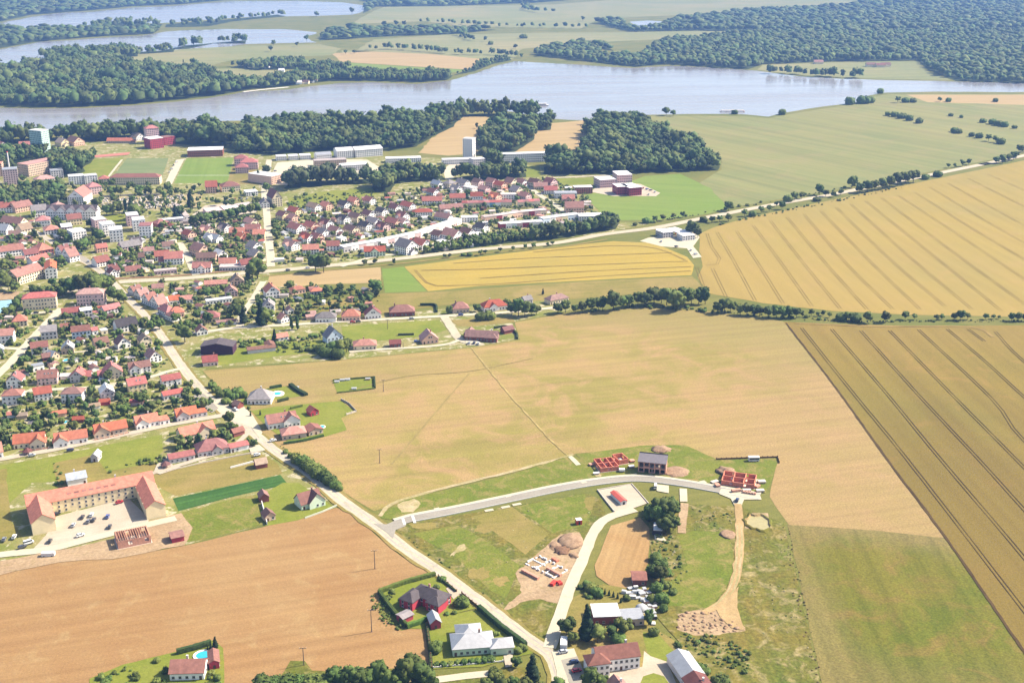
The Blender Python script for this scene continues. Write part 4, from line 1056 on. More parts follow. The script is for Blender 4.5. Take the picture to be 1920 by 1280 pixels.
row_of_houses('around the cul-de-sac', 'around the cul-de-sac', 'houses around the cul-de-sac', [
    (614, 646, 643, 641, 10, 4.4, 'x', 'gry', 'blu', {'pitch': 46, 'label': 'pale blue gable-fronted house with grey roof by the dark bushes', 'short': 'the pale blue gabled house'}),
    (663, 657, 706, 655, 11, 2.9, 'h', 'pnk', 'crm', {'label': 'low cream bungalow with pale pink hipped roof above the meadow', 'short': 'the pale pink bungalow'}),
    (731, 652, 752, 651, 6, 2.6, 'g', 'dbr', 'brd', {'chimney': False, 'name': 'summer_house', 'cat': 'summer house', 'label': 'small dark red-brown summer house between the two pink bungalows', 'short': 'the small dark summer house'}),
    (792, 646, 822, 643, 11, 3.0, 'x', 'pnk', 'pch', {'label': 'peach house with pale pink roof left of the cul-de-sac', 'short': 'the peach house left of the cul-de-sac'}),
    (872, 638, 932, 641, 10, 2.8, 'g', 'dst', 'brd', {'wings': [(0.82, 9.0, 1.5, 'h', 1.0), (0.10, 9.0, -3.0, 'g', 1.0)], 'label': 'wide brown house with dusty red roof right of the cul-de-sac', 'short': 'the wide brown house right of the cul-de-sac'}),
    (946, 627, 964, 623, 6, 2.5, 'g', 'dbr', 'brd', {'chimney': False, 'windows': False, 'name': 'shed', 'cat': 'shed', 'label': 'small brown shed in the garden right of the wide brown house', 'short': 'the small brown corner shed'}),
])
row_of_houses('barns', 'barns', None, [
    (377, 665, 437, 665, 13, 5.4, 'x', 'drk', 'pur', {'pitch': 11, 'name': 'barn', 'cat': 'barn', 'chimney': False, 'windows': False, 'label': 'big dark purple barn with low charcoal roof beside the main road', 'short': 'the dark purple barn'}),
    (381, 688, 409, 685, 9, 3.0, 'g', 'prd', 'pnk', {'label': 'pink house with pinkish red roof in front of the dark purple barn', 'short': 'the pink house before the barn'}),
    (465, 664, 517, 658, 6, 2.6, 'g', 'brn', 'gry', {'wings': [(0.85, 7, -6.0, 'g', 1.2)], 'pitch': 25, 'name': 'barn', 'cat': 'barn', 'chimney': False, 'windows': False, 'label': 'low grey L-shaped barn with brown roof at the meadow top', 'short': 'the low L-shaped barn'}),
    (517, 641, 541, 637, 6, 2.6, 'g', 'ora', 'wht', {'name': 'shed', 'cat': 'shed', 'chimney': False, 'label': 'small shed with orange roof in the garden band above the barn', 'short': 'the small orange-roofed shed'}),
])
row_of_houses('at the meadow edge', 'at the meadow edge', 'houses at the left edge of the mown meadow', [
    (464, 758, 508, 758, 13, 2.9, 'h', 'gry', 'wht', {'pitch': 38, 'label': 'white house with big grey hipped roof beside the oval pool', 'short': 'the grey hipped house by the pool'}),
    (446, 768, 457, 763, 5, 2.4, 'x', 'brn', 'brd', {'chimney': False, 'windows': False, 'name': 'shed', 'cat': 'shed', 'label': 'small brown roadside shed left of the grey hipped house', 'short': 'the brown shed by the main road'}),
    (504, 806, 558, 797, 10.5, 3.6, 'g', 'dst', 'wht', {'wings': [(0.80, 10.5, 1.6, 'g', 1.05)], 'skyl': 2, 'label': 'white house with tall dusty red roof and front gable at meadow edge', 'short': 'the tall gabled meadow-edge house'}),
    (530, 826, 575, 820, 10.5, 2.8, 'h', 'pnk', 'tan', {'label': 'low tan bungalow with pale pink hipped roof behind the clipped hedge', 'short': 'the tan bungalow behind the hedge'}),
    (580, 818, 606, 812, 9, 2.6, 'x', 'dst', 'tan', {'pitch': 20, 'chimney': False, 'name': 'garage', 'cat': 'garage', 'label': 'tan outbuilding with dusty red roof right of the low tan bungalow', 'short': 'the tan outbuilding'}),
    (583, 781, 598, 777, 6, 2.5, 'x', 'red', 'red', {'chimney': False, 'name': 'shed', 'cat': 'shed', 'label': 'small red shed on the lawn at the meadow edge', 'short': 'the small red lawn shed'}),
])
row_of_houses('green', 'green', None, [
    (566, 957, 604, 946, 9.5, 3.0, 'g', 'dst', 'grn', {'wings': [(0.72, 9.5, 1.8, 'g', 1.12)], 'pitch': 44, 'label': 'pale green house with dusty red cross-gabled roof beside the main road', 'short': 'the pale green house'}),
    (488, 943, 505, 940, 6, 2.8, 'x', 'dst', 'brd', {'chimney': False, 'windows': False, 'name': 'shed', 'cat': 'shed', 'label': 'brown garden shed at the upper end of the long white wall', 'short': 'the upper brown garden shed'}),
    (498, 979, 517, 974, 6, 2.6, 'x', 'dst', 'tan', {'chimney': False, 'name': 'shed', 'cat': 'shed', 'label': 'brown garden shed at the lower end of the long white wall', 'short': 'the lower brown garden shed'}),
    (481, 880, 502, 876, 6, 2.6, 'g', 'tan', 'brd', {'chimney': False, 'windows': False, 'name': 'hut', 'cat': 'hut', 'label': 'open fronted hut with tan roof in the plot by the main road', 'short': 'the open fronted hut'}),
    (128, 913, 164, 906, 9, 3.4, 'g', 'blu', 'wht', {'pitch': 28, 'label': 'white house with pale blue-grey roof behind the apartment court', 'short': 'the pale blue-roofed house'}),
    (171, 866, 184, 866, 7, 3.0, 'x', 'ltg', 'ltg' if False else 'gry', {'chimney': False, 'name': 'garage', 'cat': 'garage', 'label': 'small grey garage across the street from the orange-roofed houses', 'short': 'the small grey garage'}),
    (323, 1019, 346, 1014, 7, 2.6, 'g', 'dst', 'red', {'chimney': False, 'windows': False, 'pitch': 15, 'name': 'shed', 'cat': 'shed', 'label': 'red fronted shed on the storage yard right of the brick frame', 'short': 'the red fronted shed'}),
])
# bottom of the picture
row_of_houses('bottom', 'bottom', None, [
    (768, 1128, 824, 1148, 9.5, 3.9, 'h', 'drk', 'red', {'pitch': 32, 'wings': [(0.14, 7.5, 6.0, 'h', 0.98), (0.84, 7.0, 1.8, 'h', 0.98)], 'label': 'red walled house with charcoal hipped roof inside the clipped hedge', 'short': 'the red walled house'}),
    (849, 1231, 927, 1225, 12, 3.1, 'h', 'ltg', 'grn', {'pitch': 28, 'wings': [(0.45, 11.0, -7.0, 'h', 1.0), (1.18, 10.0, 1.5, 'h', 1.0)], 'label': 'pale green house with light grey hipped roofs at bottom centre', 'short': 'the light grey-roofed house'}),
    (808, 1181, 827, 1178, 7.5, 3.0, 'x', 'ltg', 'red', {'chimney': False, 'name': 'shed', 'cat': 'shed', 'label': 'red garden shed with light grey roof between the two hedged houses', 'short': 'the red shed with grey roof'}),
    (756, 1170, 775, 1161, 5, 2.4, 'g', 'gry', 'red', {'chimney': False, 'pitch': 14, 'windows': False, 'name': 'shed', 'cat': 'shed', 'label': 'low dark roofed red shed in the hedge corner', 'short': 'the low shed in the hedge corner'}),
    (1120, 1262, 1199, 1252, 10, 5.4, 'g', 'dst', 'wht', {'pitch': 33, 'wings': [(0.0, 9.5, 2.6, 'h', 0.98)], 'gap': 2.1, 'label': 'large white farmhouse with dusty red roof at the bottom right', 'name': 'farmhouse', 'cat': 'farmhouse', 'short': 'the white farmhouse'}),
    (1113, 1172, 1163, 1170, 11, 3.6, 'f', 'wht', 'brd', {'name': 'workshop', 'cat': 'workshop', 'label': 'workshop with white flat roof behind the tall dark spruce', 'short': 'the white flat workshop'}),
    (1168, 1175, 1208, 1172, 9, 3.0, 'f', 'ltg', 'tan', {'name': 'annex', 'cat': 'annex', 'label': 'low annex with light grey flat roof right of the white workshop', 'short': 'the low flat annex'}),
    (1148, 1318, 1183, 1310, 8, 3.4, 'x', 'dst', 'wht', {'label': 'dusty red gable roof cut by the bottom edge before the farmhouse', 'short': 'the roof at the bottom edge'}),
    (319, 1276, 383, 1274, 10, 3.2, 'g', 'dst', 'wht', {'pitch': 33, 'label': 'white house with dusty red roof at bottom left by the pool', 'short': 'the dusty red house at bottom left'}),
    (393, 1256, 412, 1253, 9, 3.0, 'x', 'dst', 'red', {'chimney': False, 'pitch': 28, 'name': 'annex', 'cat': 'annex', 'label': 'narrow red annex with dusty red roof right of the turquoise pool', 'short': 'the narrow red annex'}),
    (1186, 1098, 1212, 1098, 8, 2.8, 'g', 'dst', 'brd', {'chimney': False, 'name': 'shed', 'cat': 'shed', 'pitch': 18, 'label': 'dusty red roofed shed at the top of the scrap garden', 'short': 'the scrap garden shed'}),
])
# barn, two roofs, at bottom right
c, ang, L = front(1250, 1243, 1278, 1284, 10)
house(c, ang, L, 10, 4.0, 'g', 'ltg', 'gry', 'barn', 'grey roofed part of the long barn at bottom right', 'barn', None, near=True, windows=False, chimney=False, pitch=24, short='the grey barn', pxy=(1268, 1262))
c, ang, L = front(1279, 1286, 1308, 1330, 10)
house(c, ang, L, 10, 4.05, 'g', 'dbr', 'gry', 'barn', 'dark red-brown roofed part of the long barn at bottom right', 'barn', None, near=True, windows=False, chimney=True, pitch=27, short='the dark red barn', pxy=(1290, 1300))

# apartment court (U shape)
a, b = Vector(P(60, 972)), Vector(P(250, 934))
d = (b - a); Lc = d.length; d.normalize(); nn = Vector((-d.y, d.x))
def court_uv(x, y):
    q = Vector(P(x, y)) - a
    return q.dot(d), -q.dot(nn)
lw0, lo = court_uv(62, 1004); lw1, _ = court_uv(106, 994)
rw0, ro = court_uv(276, 975); rw1, _ = court_uv(311, 966)
D_C = 12.0
c, ang, _ = front(60, 972, 250, 934, D_C)
u0, u1 = min(0, lw0), max(Lc, rw1)
cc = a + d * (u0 + u1) / 2 + nn * D_C / 2
house((cc.x, cc.y), ang, u1 - u0, D_C, 7.8, 'g', 'sal', 'yel', 'apartment_court', 'U-shaped yellow apartment building with salmon orange roofs round a paved court', 'apartment building', None, pitch=33, near=True,
      wings=[(((lw0 + lw1) / 2 - u0) / (u1 - u0) , lw1 - lw0, lo, 'g', 0.93), (((rw0 + rw1) / 2 - u0) / (u1 - u0), rw1 - rw0, ro, 'g', 0.93)], gap=3.5, wsize=(1.1, 1.3), blank=True, chimney=True, short='the yellow apartment court', pxy=(160, 960))
COURT = bpy.context.scene.objects['apartment_court']
def dormer_mesh():
    mb = MB(); mw2 = MB()
    body(mb, mb, -0.8, 0.8, -0.9, 1.2, 1.0, 'g', 'y', 40, 0.15)
    return mb.mesh('dormer', rmat('dst'))
dm = dormer_mesh()
ct = [ch for ch in COURT.children if ch.name.startswith('roof')][0]
for i in range(7):
    link_mesh('dormer', dm, ct, (-Lc / 2 + 15 + i * (Lc - 30) / 6.0, -3.4, 8.0))
# wall panels: fire walls that step the right wing
for i in range(4):
    mb = MB(); mb.box(-(rw1 - rw0) / 2 - .5, (rw1 - rw0) / 2 + .5, -0.2, 0.2, 6.3, 7.4); 
    o = mb.build('parapet', wmat('crm'), COURT, ((rw0 + rw1) / 2 - (u0 + u1) / 2, -D_C / 2 - 2 - i * ro / 4.2, 0))

# ------------------------------------------------------------------ the town
near0 = False
small_row('in the top row of the estate', 'atop the gabled estate', 'gabled houses of the estate', [
    (553, 403, 'red', 'yel', {'L': 13}), (589, 395, 'tan', 'wht', {'L': 14}), (612, 393, 'ora', 'pch'), (646, 391, 'drk', 'wht'), (664, 384, 'ora', 'pch'), (693, 383, 'red', 'wht'),
    (741, 397, 'dbr', 'wht'), (765, 393, 'red', 'wht', {'L': 14}), (716, 404, 'drk', 'wht'), (755, 412, 'dbr', 'wht'), (792, 405, 'red', 'wht', {'ang': 0.15, 'L': 18, 'roof': 'h'})])
small_row('in the middle of the estate', 'mid estate', 'gabled houses of the estate', [
    (531, 411, 'dbr', 'yel'), (556, 435, 'red', 'wht', {'L': 14, 'D': 10}), (584, 431, 'red', 'pch', {'L': 12}), (612, 426, 'dbr', 'wht', {'L': 11}), (645, 418, 'drk', 'wht'),
    (668, 414, 'brn', 'crm', {'L': 13}), (691, 409, 'dbr', 'wht'), (701, 423, 'gry', 'wht', {'L': 13}), (685, 431, 'drk', 'wht', {'L': 12}), (738, 424, 'red', 'pch', {'L': 14}), (755, 424, 'pnk', 'wht'), (718, 432, 'dbr', 'pnk')])
small_row('in the lowest row of the estate', 'low in the estate', 'gabled houses of the estate', [
    (660, 438, 'brn', 'crm', {'L': 12}), (629, 440, 'pnk', 'wht', {'L': 12}), (605, 444, 'gry', 'wht'), (576, 453, 'red', 'wht', {'L': 12}), (594, 453, 'red', 'pch'), (546, 467, 'pnk', 'wht', {'L': 13}),
    (583, 475, 'ora', 'wht', {'ang': 0.2, 'L': 13}), (625, 468, 'red', 'wht', {'ang': 0.1}), (550, 416, 'pnk', 'pch', {'L': 8}), (640, 452, 'wht', 'wht', {'L': 7, 'D': 6, 'roof': 'f', 'h': 3.0})])
small_row('before the white terrace', 'before the white terrace', 'houses between the white terrace and the highway', [
    (703, 478, 'red', 'grn', {'ang': 0.12, 'L': 17, 'h': 4.0}), (762, 473, 'gry', 'wht', {'L': 15, 'D': 13, 'h': 6.0}), (790, 465, 'red', 'wht', {'L': 13, 'D': 10}), (822, 448, 'brn', 'wht'), (848, 451, 'pnk', 'wht', {'L': 16, 'D': 12, 'h': 5.5}),
    (876, 445, 'brn', 'wht', {'L': 12, 'h': 5}), (898, 447, 'wht', 'wht', {'roof': 'f', 'L': 12, 'h': 4}), (830, 460, 'wht', 'wht', {'roof': 'f', 'L': 11, 'h': 3.4}), (903, 434, 'drk', 'wht', {'L': 11})])
small_row('in the row below the park trees', 'below the park trees', 'villas below the park trees', [
    (843, 352, 'gry', 'crm', {'roof': 'h', 'D': 11, 'h': 5}), (868, 351, 'gry', 'wht', {'L': 14, 'h': 5}), (882, 358, 'wht', 'wht', {'roof': 'f', 'L': 13}), (896, 350, 'brn', 'pnk', {'h': 5}), (922, 350, 'pnk', 'pnk', {'h': 5.5}), (938, 355, 'red', 'pch', {'L': 12, 'h': 5}),
    (958, 350, 'brn', 'crm', {'h': 5, 'D': 11}), (978, 350, 'pnk', 'wht', {'h': 5}), (1003, 351, 'brn', 'crm', {'h': 5.5, 'L': 13}), (1032, 352, 'dbr', 'pnk', {'h': 6, 'D': 11}), (820, 352, 'ltg', 'wht', {'L': 12})])
small_row('in the row behind the red terrace', 'behind the red-roofed terrace', 'houses behind the red-roofed terrace', [
    (855, 362, 'gry', 'wht', {'D': 10}), (908, 362, 'pnk', 'pnk'), (968, 364, 'gry', 'crm', {'D': 11}), (812, 367, 'red', 'wht'), (810, 383, 'red', 'wht', {'ang': 0.1, 'L': 19, 'D': 9}), (858, 379, 'red', 'crm', {'ang': 0.05, 'L': 15, 'h': 5}),
    (894, 377, 'red', 'wht', {'ang': 0.05, 'L': 12, 'h': 5.5}), (928, 377, 'ora', 'pch', {'h': 5}), (953, 373, 'flt', 'wht', {'roof': 'f', 'ang': 0.05, 'L': 15, 'h': 5}), (984, 376, 'pnk', 'pnk', {'h': 5}), (845, 395, 'dst', 'pch', {'ang': 0.35, 'L': 22, 'D': 8, 'h': 3.2}),
    (880, 415, 'wht', 'wht', {'L': 15, 'roof': 'f', 'ang': 0.1}), (832, 412, 'pnk', 'wht', {'ang': -0.6, 'L': 16, 'h': 3})])
small_row('east of the school street', 'east of school street', 'houses east of the school street', [
    (1032, 363, 'prd', 'wht', {'ang': 0.1, 'L': 13}), (1060, 370, 'ltg', 'wht', {'roof': 'f', 'ang': 0.05, 'L': 22, 'D': 10, 'h': 5}), (1065, 382, 'red', 'pch', {'ang': 0.1, 'L': 12, 'h': 5.5}), (1076, 398, 'dst', 'pch', {'ang': 0.1, 'L': 17, 'D': 12, 'h': 5.5}),
    (1106, 412, 'wht', 'wht', {'roof': 'f', 'ang': 0.1, 'L': 22, 'D': 13, 'h': 4.5}), (1015, 354, 'dst', 'tan', {'ang': 0.1, 'L': 16, 'h': 3.2})])

def block(ax, ay, bx, by, D, h, rc, wc, label, name='apartment_block', cat='apartment block', roof='f', **kw):
    c, ang, L = front(ax, ay, bx, by, D)
    sh = kw.pop('short', None) or label
    h *= 1.3
    return house(c, ang, L, D, h, roof, rc, wc, name, label, cat, kw.pop('group', None), near=False, short=sh, pxy=((ax + bx) / 2, (ay + by) / 2), chimney=kw.pop('chimney', False), **kw)

def terrace(segs, D, h, roof, rc, wcs, label, pitch=None, step=7.0, short=None):
    """one terrace built of joined units"""
    root = empty('terrace', (*P(*segs[0]), 0), 0)
    tag(root, label, 'terrace', 'terraces of the new housing')
    ox, oy = P(*segs[0])
    j = 0
    for (p, q) in zip(segs[:-1], segs[1:]):
        c, ang, L = front(*p, *q, D)
        k = max(1, int(round(L / step)))
        for i in range(k):
            mw, mr, mg = MB(), MB(), MB()
            u0, u1 = -L / 2 + i * L / k, -L / 2 + (i + 1) * L / k - 0.01
            hh = h + 0.02 * (j % 3)
            body(mw, mr, u0, u1, -D / 2, D / 2, hh, roof, 'x', pitch or 25, 0.0 if roof == 'g' else 0.1)
            nf = max(1, int(hh / 2.9))
            for f in range(nf):
                for t in (0.28, 0.72):
                    xx = u0 + (u1 - u0) * t; z = 1.5 + f * 2.8
                    mg.box(xx - 0.75, xx + 0.75, -D / 2 - 0.07, -D / 2 + 0.03, z - 0.75, z + 0.75)
            for mb in (mw, mr, mg):
                mb.rot(0, ang, (c[0] - ox, c[1] - oy, 0))
            wall = mw.build('wall', wmat(wcs[j % len(wcs)]), root)
            mr.build('roof', rmat(rc if isinstance(rc, str) else rc[j % len(rc)]), root)
            o = mg.build('window_panes', M_glass, wall); o['kind'] = 'stuff'
            j += 1
        FOOT.append((c[0], c[1], L / 2, D / 2, ang, ((p[0] + q[0]) / 2, (p[1] + q[1]) / 2), short or label))
    return root
terrace([(645, 474), (715, 462), (790, 446), (866, 420)], 9, 5.6, 'f', 'wht', ['gry', 'wht', 'pnk', 'wht'], 'long curved white terrace with pale flat roofs in the estate', step=8, short='the long curved white terrace')
terrace([(866, 390), (918, 389), (960, 388)], 9, 5.4, 'g', 'prd', ['crm', 'crm', 'yel', 'crm', 'wht', 'azr', 'wht'], 'terrace with pinkish red roof and one bright blue front', pitch=24, short='the terrace with the blue front')
terrace([(972, 389), (1013, 386)], 9, 5.6, 'g', 'prd', ['crm', 'yel', 'crm'], 'short cream terrace with pinkish red roof by the school street', pitch=24, short='the short cream terrace')
terrace([(909, 417), (942, 413), (980, 407), (1025, 403)], 9, 5.6, 'f', 'flt', ['pch', 'pch', 'red', 'pnk', 'crm', 'pch'], 'peach flat-roofed terrace behind the white-roofed one', short='the peach flat-roofed terrace')
terrace([(938, 430), (980, 427), (1018, 425)], 10, 5.4, 'f', 'wht', ['red', 'wht', 'wht', 'pnk'], 'white flat-roofed terrace with a red end, nearest the highway trees', short='the flat terrace with red end')
terrace([(1019, 420), (1054, 415), (1087, 411)], 10, 5.4, 'f', 'wht', ['blu', 'wht', 'pch', 'yel'], 'white flat-roofed terrace with pale blue end by the green field', short='the flat terrace with blue end')

block(1077, 364, 1111, 363, 12, 6, 'wht', 'brk', 'low brick school hall with white roof at the green field', 'school_hall', 'school', short='the low brick school hall')
block(1157, 366, 1178, 365, 20, 7.5, 'wht', 'red', 'left red fronted school block with white roof', 'school_block', 'school')
block(1180, 368, 1203, 366, 26, 7.5, 'wht', 'red', 'right red fronted school block with white roof', 'school_block', 'school')
block(1125, 353, 1155, 351, 22, 7.5, 'wht', 'pnk', 'rear left school block with white roof behind the red blocks', 'school_block', 'school')
block(1158, 343, 1185, 342, 26, 7.5, 'wht', 'pnk', 'rear right school block with white roof below the wood', 'school_block', 'school')
# north side of the town
block(59, 287, 82, 289, 15, 25, 'wht', 'mnt', 'mint green tower block among trees at upper left', 'tower_block', 'tower block', short='the mint green tower')
block(35, 329, 55, 332, 52, 12, 'pnk', 'tan', 'long cream slab block among trees at upper left', 'slab_block', 'apartment block', short='the cream slab block')
block(8, 348, 36, 346, 16, 15, 'ltg', 'pnk', 'pale pink tower with a chimney at the left edge', 'tower_block', 'tower block', short='the pale pink tower')
block(-16, 332, 6, 331, 14, 13, 'ora', 'ora' if False else 'pch', 'orange block cut by the left edge', 'apartment_block', 'apartment block')
block(97, 336, 120, 334, 14, 8, 'ltg', 'gry', 'grey flat block half hidden by trees at upper left', 'apartment_block', 'apartment block')
block(130, 347, 158, 345, 14, 8, 'wht', 'wht', 'left white flat block before the yellow pitch', 'school_block', 'school')
block(160, 346, 184, 344, 14, 8, 'wht', 'wht', 'right white flat block before the yellow pitch', 'school_block', 'school')
block(207, 347, 300, 346, 13, 7, 'dst', 'crm', 'long cream school with dusty red roof before the pitches', 'school_building', 'school', roof='h')
block(186, 348, 205, 347, 13, 6, 'red', 'crm', 'red-roofed house at the left end of the long school', 'house', 'house', roof='h')
block(69, 350, 104, 346, 14, 6, 'pnk', 'wht', 'white house with pale pink roof below the grey block', 'house', 'house', roof='h')
block(128, 386, 158, 386, 30, 8, 'red', 'wht', 'broad white hall with steep red roof above the dark gabled apartments', 'town_hall', 'hall', roof='x', short='the white hall with red roof')
block(168, 366, 192, 363, 16, 7, 'prd', 'pnk', 'pinkish house with red roof left of the cemetery', 'house', 'house', roof='h')
block(283, 280, 308, 277, 22, 11, 'wht', 'red', 'red fronted hall with white sides behind the pitches', 'sports_hall', 'hall', short='the red hall behind the pitches')
block(276, 270, 300, 268, 14, 17, 'prd', 'pnk', 'pink tower with red roof behind the red hall', 'tower', 'tower', roof='h')
block(309, 273, 330, 270, 14, 9, 'dst', 'red', 'red wing right of the red hall behind the pitches', 'hall_wing', 'hall')
block(352, 295, 418, 293, 26, 7, 'wht', 'brk', 'long brick hall with white roof behind the football pitch', 'sports_hall', 'hall', short='the brick hall behind the football pitch')
block(440, 312, 466, 311, 15, 7.5, 'prd', 'pnk', 'rear pinkish house with red roof right of the football pitch', 'house', 'house', roof='h')
block(451, 319, 484, 318, 15, 7.5, 'prd', 'pnk', 'wide pinkish house with red roof right of the football pitch', 'house', 'house', roof='h')
block(442, 326, 466, 325, 14, 6, 'prd', 'pnk', 'front pinkish house with red roof right of the football pitch', 'house', 'house', roof='h')
block(633, 298, 663, 296, 24, 8, 'wht', 'wht', 'left half of the white works hall below the wood', 'works_hall', 'hall', roof='g', pitch=14)
block(667, 296, 718, 292, 24, 8, 'wht', 'wht', 'right half of the white works hall below the wood', 'works_hall', 'hall', roof='g', pitch=14)
block(594, 300, 622, 298, 16, 5, 'ltg', 'wht', 'grey roofed shed left of the white works hall', 'works_shed', 'shed', roof='g', pitch=18)
block(519, 302, 538, 301, 14, 4.5, 'wht', 'wht', 'leftmost low white works house', 'works_house', 'works building')
block(542, 301, 560, 300, 14, 4.5, 'wht', 'wht', 'second low white works house from left', 'works_house', 'works building')
block(563, 300, 583, 299, 14, 4.5, 'wht', 'wht', 'third low white works house from left', 'works_house', 'works building')
block(590, 313, 650, 310, 14, 6, 'flt', 'tan', 'long tan works building behind the tree belt', 'works_building', 'works building')
block(640, 322, 690, 319, 16, 6, 'wht', 'wht', 'long white works building behind the tree belt', 'works_building', 'works building')
block(510, 347, 530, 342, 40, 8, 'wht', 'pch', 'peach works office with white roof at the street', 'works_office', 'office')
block(868, 297, 886, 298, 14, 21, 'wht', 'wht', 'white office tower before the tan clearing', 'office_tower', 'office tower', short='the white office tower')
block(830, 309, 888, 307, 12, 5, 'wht', 'wht', 'low white wing in front of the office tower', 'office_wing', 'office')
block(888, 312, 910, 310, 14, 7, 'wht', 'gry', 'low grey wing right of the office tower', 'office_wing', 'office')
block(943, 306, 1030, 303, 14, 9, 'wht', 'wht', 'long white office block among trees right of the tower', 'office_block', 'office')
block(724, 306, 790, 304, 14, 4.5, 'wht', 'wht', 'low white sheds between the works hall and the tower', 'works_shed', 'shed')
block(762, 329, 800, 328, 12, 4.5, 'wht', 'wht', 'low white hall in the park trees', 'hall', 'hall')
block(512, 389, 530, 387, 22, 8, 'red', 'crm', 'cream house with tall steep red roof beside the straight street', 'house', 'house', roof='x', pitch=55, short='the tall red-roofed house')
block(489, 391, 506, 390, 16, 4, 'gry', 'wht', 'grey roofed house left of the tall red-roofed house', 'house', 'house', roof='x')
block(388, 404, 418, 401, 20, 3, 'flt', 'pnk', 'leftmost row of flat garages before the dark hedge', 'garage_row', 'garages')
block(421, 400, 451, 397, 20, 3, 'flt', 'pnk', 'middle row of flat garages before the dark hedge', 'garage_row', 'garages')
block(454, 394, 480, 390, 18, 3, 'flt', 'wht', 'rightmost row of flat garages before the dark hedge', 'garage_row', 'garages')
block(346, 412, 356, 411, 66, 3, 'flt', 'wht', 'diagonal row of flat garages by the cemetery', 'garage_row', 'garages')
block(300, 420, 345, 416, 8, 3, 'wht', 'gry', 'long garage row with dark doors beside the red pavilion', 'garage_row', 'garages')
block(386, 363, 408, 362, 16, 6, 'red', 'pch', 'peach house with red roof above the garages', 'house', 'house', roof='g')
block(417, 361, 451, 358, 16, 5, 'dst', 'crm', 'cream house with dusty red roof above the garages', 'house', 'house', roof='h')
block(462, 369, 484, 367, 14, 4, 'wht', 'wht', 'white flat shop above the garages', 'shop', 'shop')
block(296, 428, 318, 424, 12, 3.4, 'prd', 'brd', 'low red-roofed pavilion beside the white stepped block', 'pavilion', 'pavilion', roof='h')
# old town at left
c, ang, L = front(88, 411, 182, 411, 13)
AP = house(c, ang, L, 13, 9.5, 'g', 'drk', 'wht', 'gabled_apartments', 'white apartment building with charcoal roof and five front gables', 'apartment building', None, near=False, pitch=38,
           wings=[(0.10, 11, 2.6, 'g', 1.0), (0.31, 11, 2.6, 'g', 1.0), (0.50, 11, 2.6, 'g', 1.0), (0.69, 11, 2.6, 'g', 1.0), (0.90, 12, 2.6, 'g', 1.0)], short='the five-gabled apartments', pxy=(135, 410))
def stepped(pts, D, h, label, rcs=('wht',)):
    for i, (a, b, e, f) in enumerate(pts):
        block(a, b, e, f, D, h + 0.4 * i, rcs[i % len(rcs)], 'wht' if i else 'pnk', ('rear', 'middle', 'front')[3 - len(pts) + i] + ' block of the ' + label, 'apartment_block', 'apartment block', short='the ' + ('rear', 'middle', 'front')[3 - len(pts) + i] + ' ' + label.split(' behind')[0] + ' block')
stepped([(180, 434, 202, 431), (194, 444, 218, 441), (207, 455, 232, 453)], 17, 9, 'left stepped white row')
stepped([(240, 425, 262, 423), (251, 435, 274, 433), (262, 447, 285, 446)], 17, 9, 'right stepped white row', ('wht', 'wht', 'prd'))
stepped([(118, 445, 138, 443), (138, 456, 164, 452)], 17, 8, 'white row behind the round dark trees')
row_of_houses('in the old town', 'in the old town', 'houses of the old town', [
    (68, 427, 95, 425, 14, 6, 'h', 'prd', 'wht'), (85, 441, 112, 438, 14, 4, 'h', 'pnk', 'wht'), (128, 424, 155, 421, 12, 6, 'g', 'red', 'yel'), (42, 440, 63, 436, 14, 4, 'g', 'tan', 'crm'),
    (-8, 400, 28, 398, 14, 5, 'g', 'red', 'wht'), (30, 400, 62, 394, 14, 5, 'g', 'dst', 'pch'), (0, 424, 38, 428, 14, 4, 'g', 'dst', 'crm'), (-10, 440, 12, 441, 14, 4, 'g', 'ltg', 'wht'), (18, 452, 40, 450, 12, 4, 'g', 'brn', 'crm'),
    (104, 397, 124, 394, 12, 5, 'h', 'pnk', 'wht'), (62, 408, 90, 405, 14, 6, 'g', 'gry', 'wht'),
], near=False)
row_of_houses('in the red row', 'in the red row', 'red-roofed houses of the old town', [
    (-16, 486, 47, 478, 11, 5.2, 'g', 'dst', 'wht'), (48, 487, 74, 483, 11, 4, 'g', 'dbr', 'wht'), (74, 482, 102, 477, 18, 5, 'h', 'ora', 'brd', {'pitch': 36}), (62, 498, 93, 490, 9, 3.6, 'g', 'red', 'wht'),
    (86, 524, 108, 522, 24, 8, 'x', 'ora', 'wht', {'pitch': 30}), (12, 532, 34, 536, 30, 7, 'x', 'pnk', 'crm', {'pitch': 34}), (104, 480, 118, 484, 10, 5, 'x', 'dbr', 'wht'), (116, 487, 132, 493, 10, 5, 'x', 'dst', 'wht'),
], near=False)
row_of_houses('in the corner below the stepped blocks', 'below the stepped blocks', 'houses below the stepped blocks', [
    (183, 502, 208, 497, 12, 4, 'g', 'red', 'wht'), (197, 514, 210, 518, 9, 4, 'x', 'dbr', 'wht'), (207, 522, 224, 519, 9, 4, 'x', 'dbr', 'wht'), (237, 517, 266, 514, 9, 3.6, 'g', 'red', 'yel'),
    (230, 473, 266, 467, 12, 4, 'g', 'gry', 'pnk'), (183, 475, 203, 472, 9, 4, 'g', 'red', 'pch'), (250, 466, 268, 463, 10, 5, 'g', 'drk', 'wht'), (291, 490, 318, 488, 11, 4, 'g', 'red', 'wht'), (306, 470, 326, 468, 9, 3.6, 'g', 'brn', 'wht'), (290, 516, 332, 512, 7, 3, 'f', 'flt', 'pnk'),
    (250, 490, 272, 488, 8, 3, 'g', 'brn', 'gry'), (270, 478, 290, 476, 8, 3, 'g', 'dst', 'wht'),
], near=False)
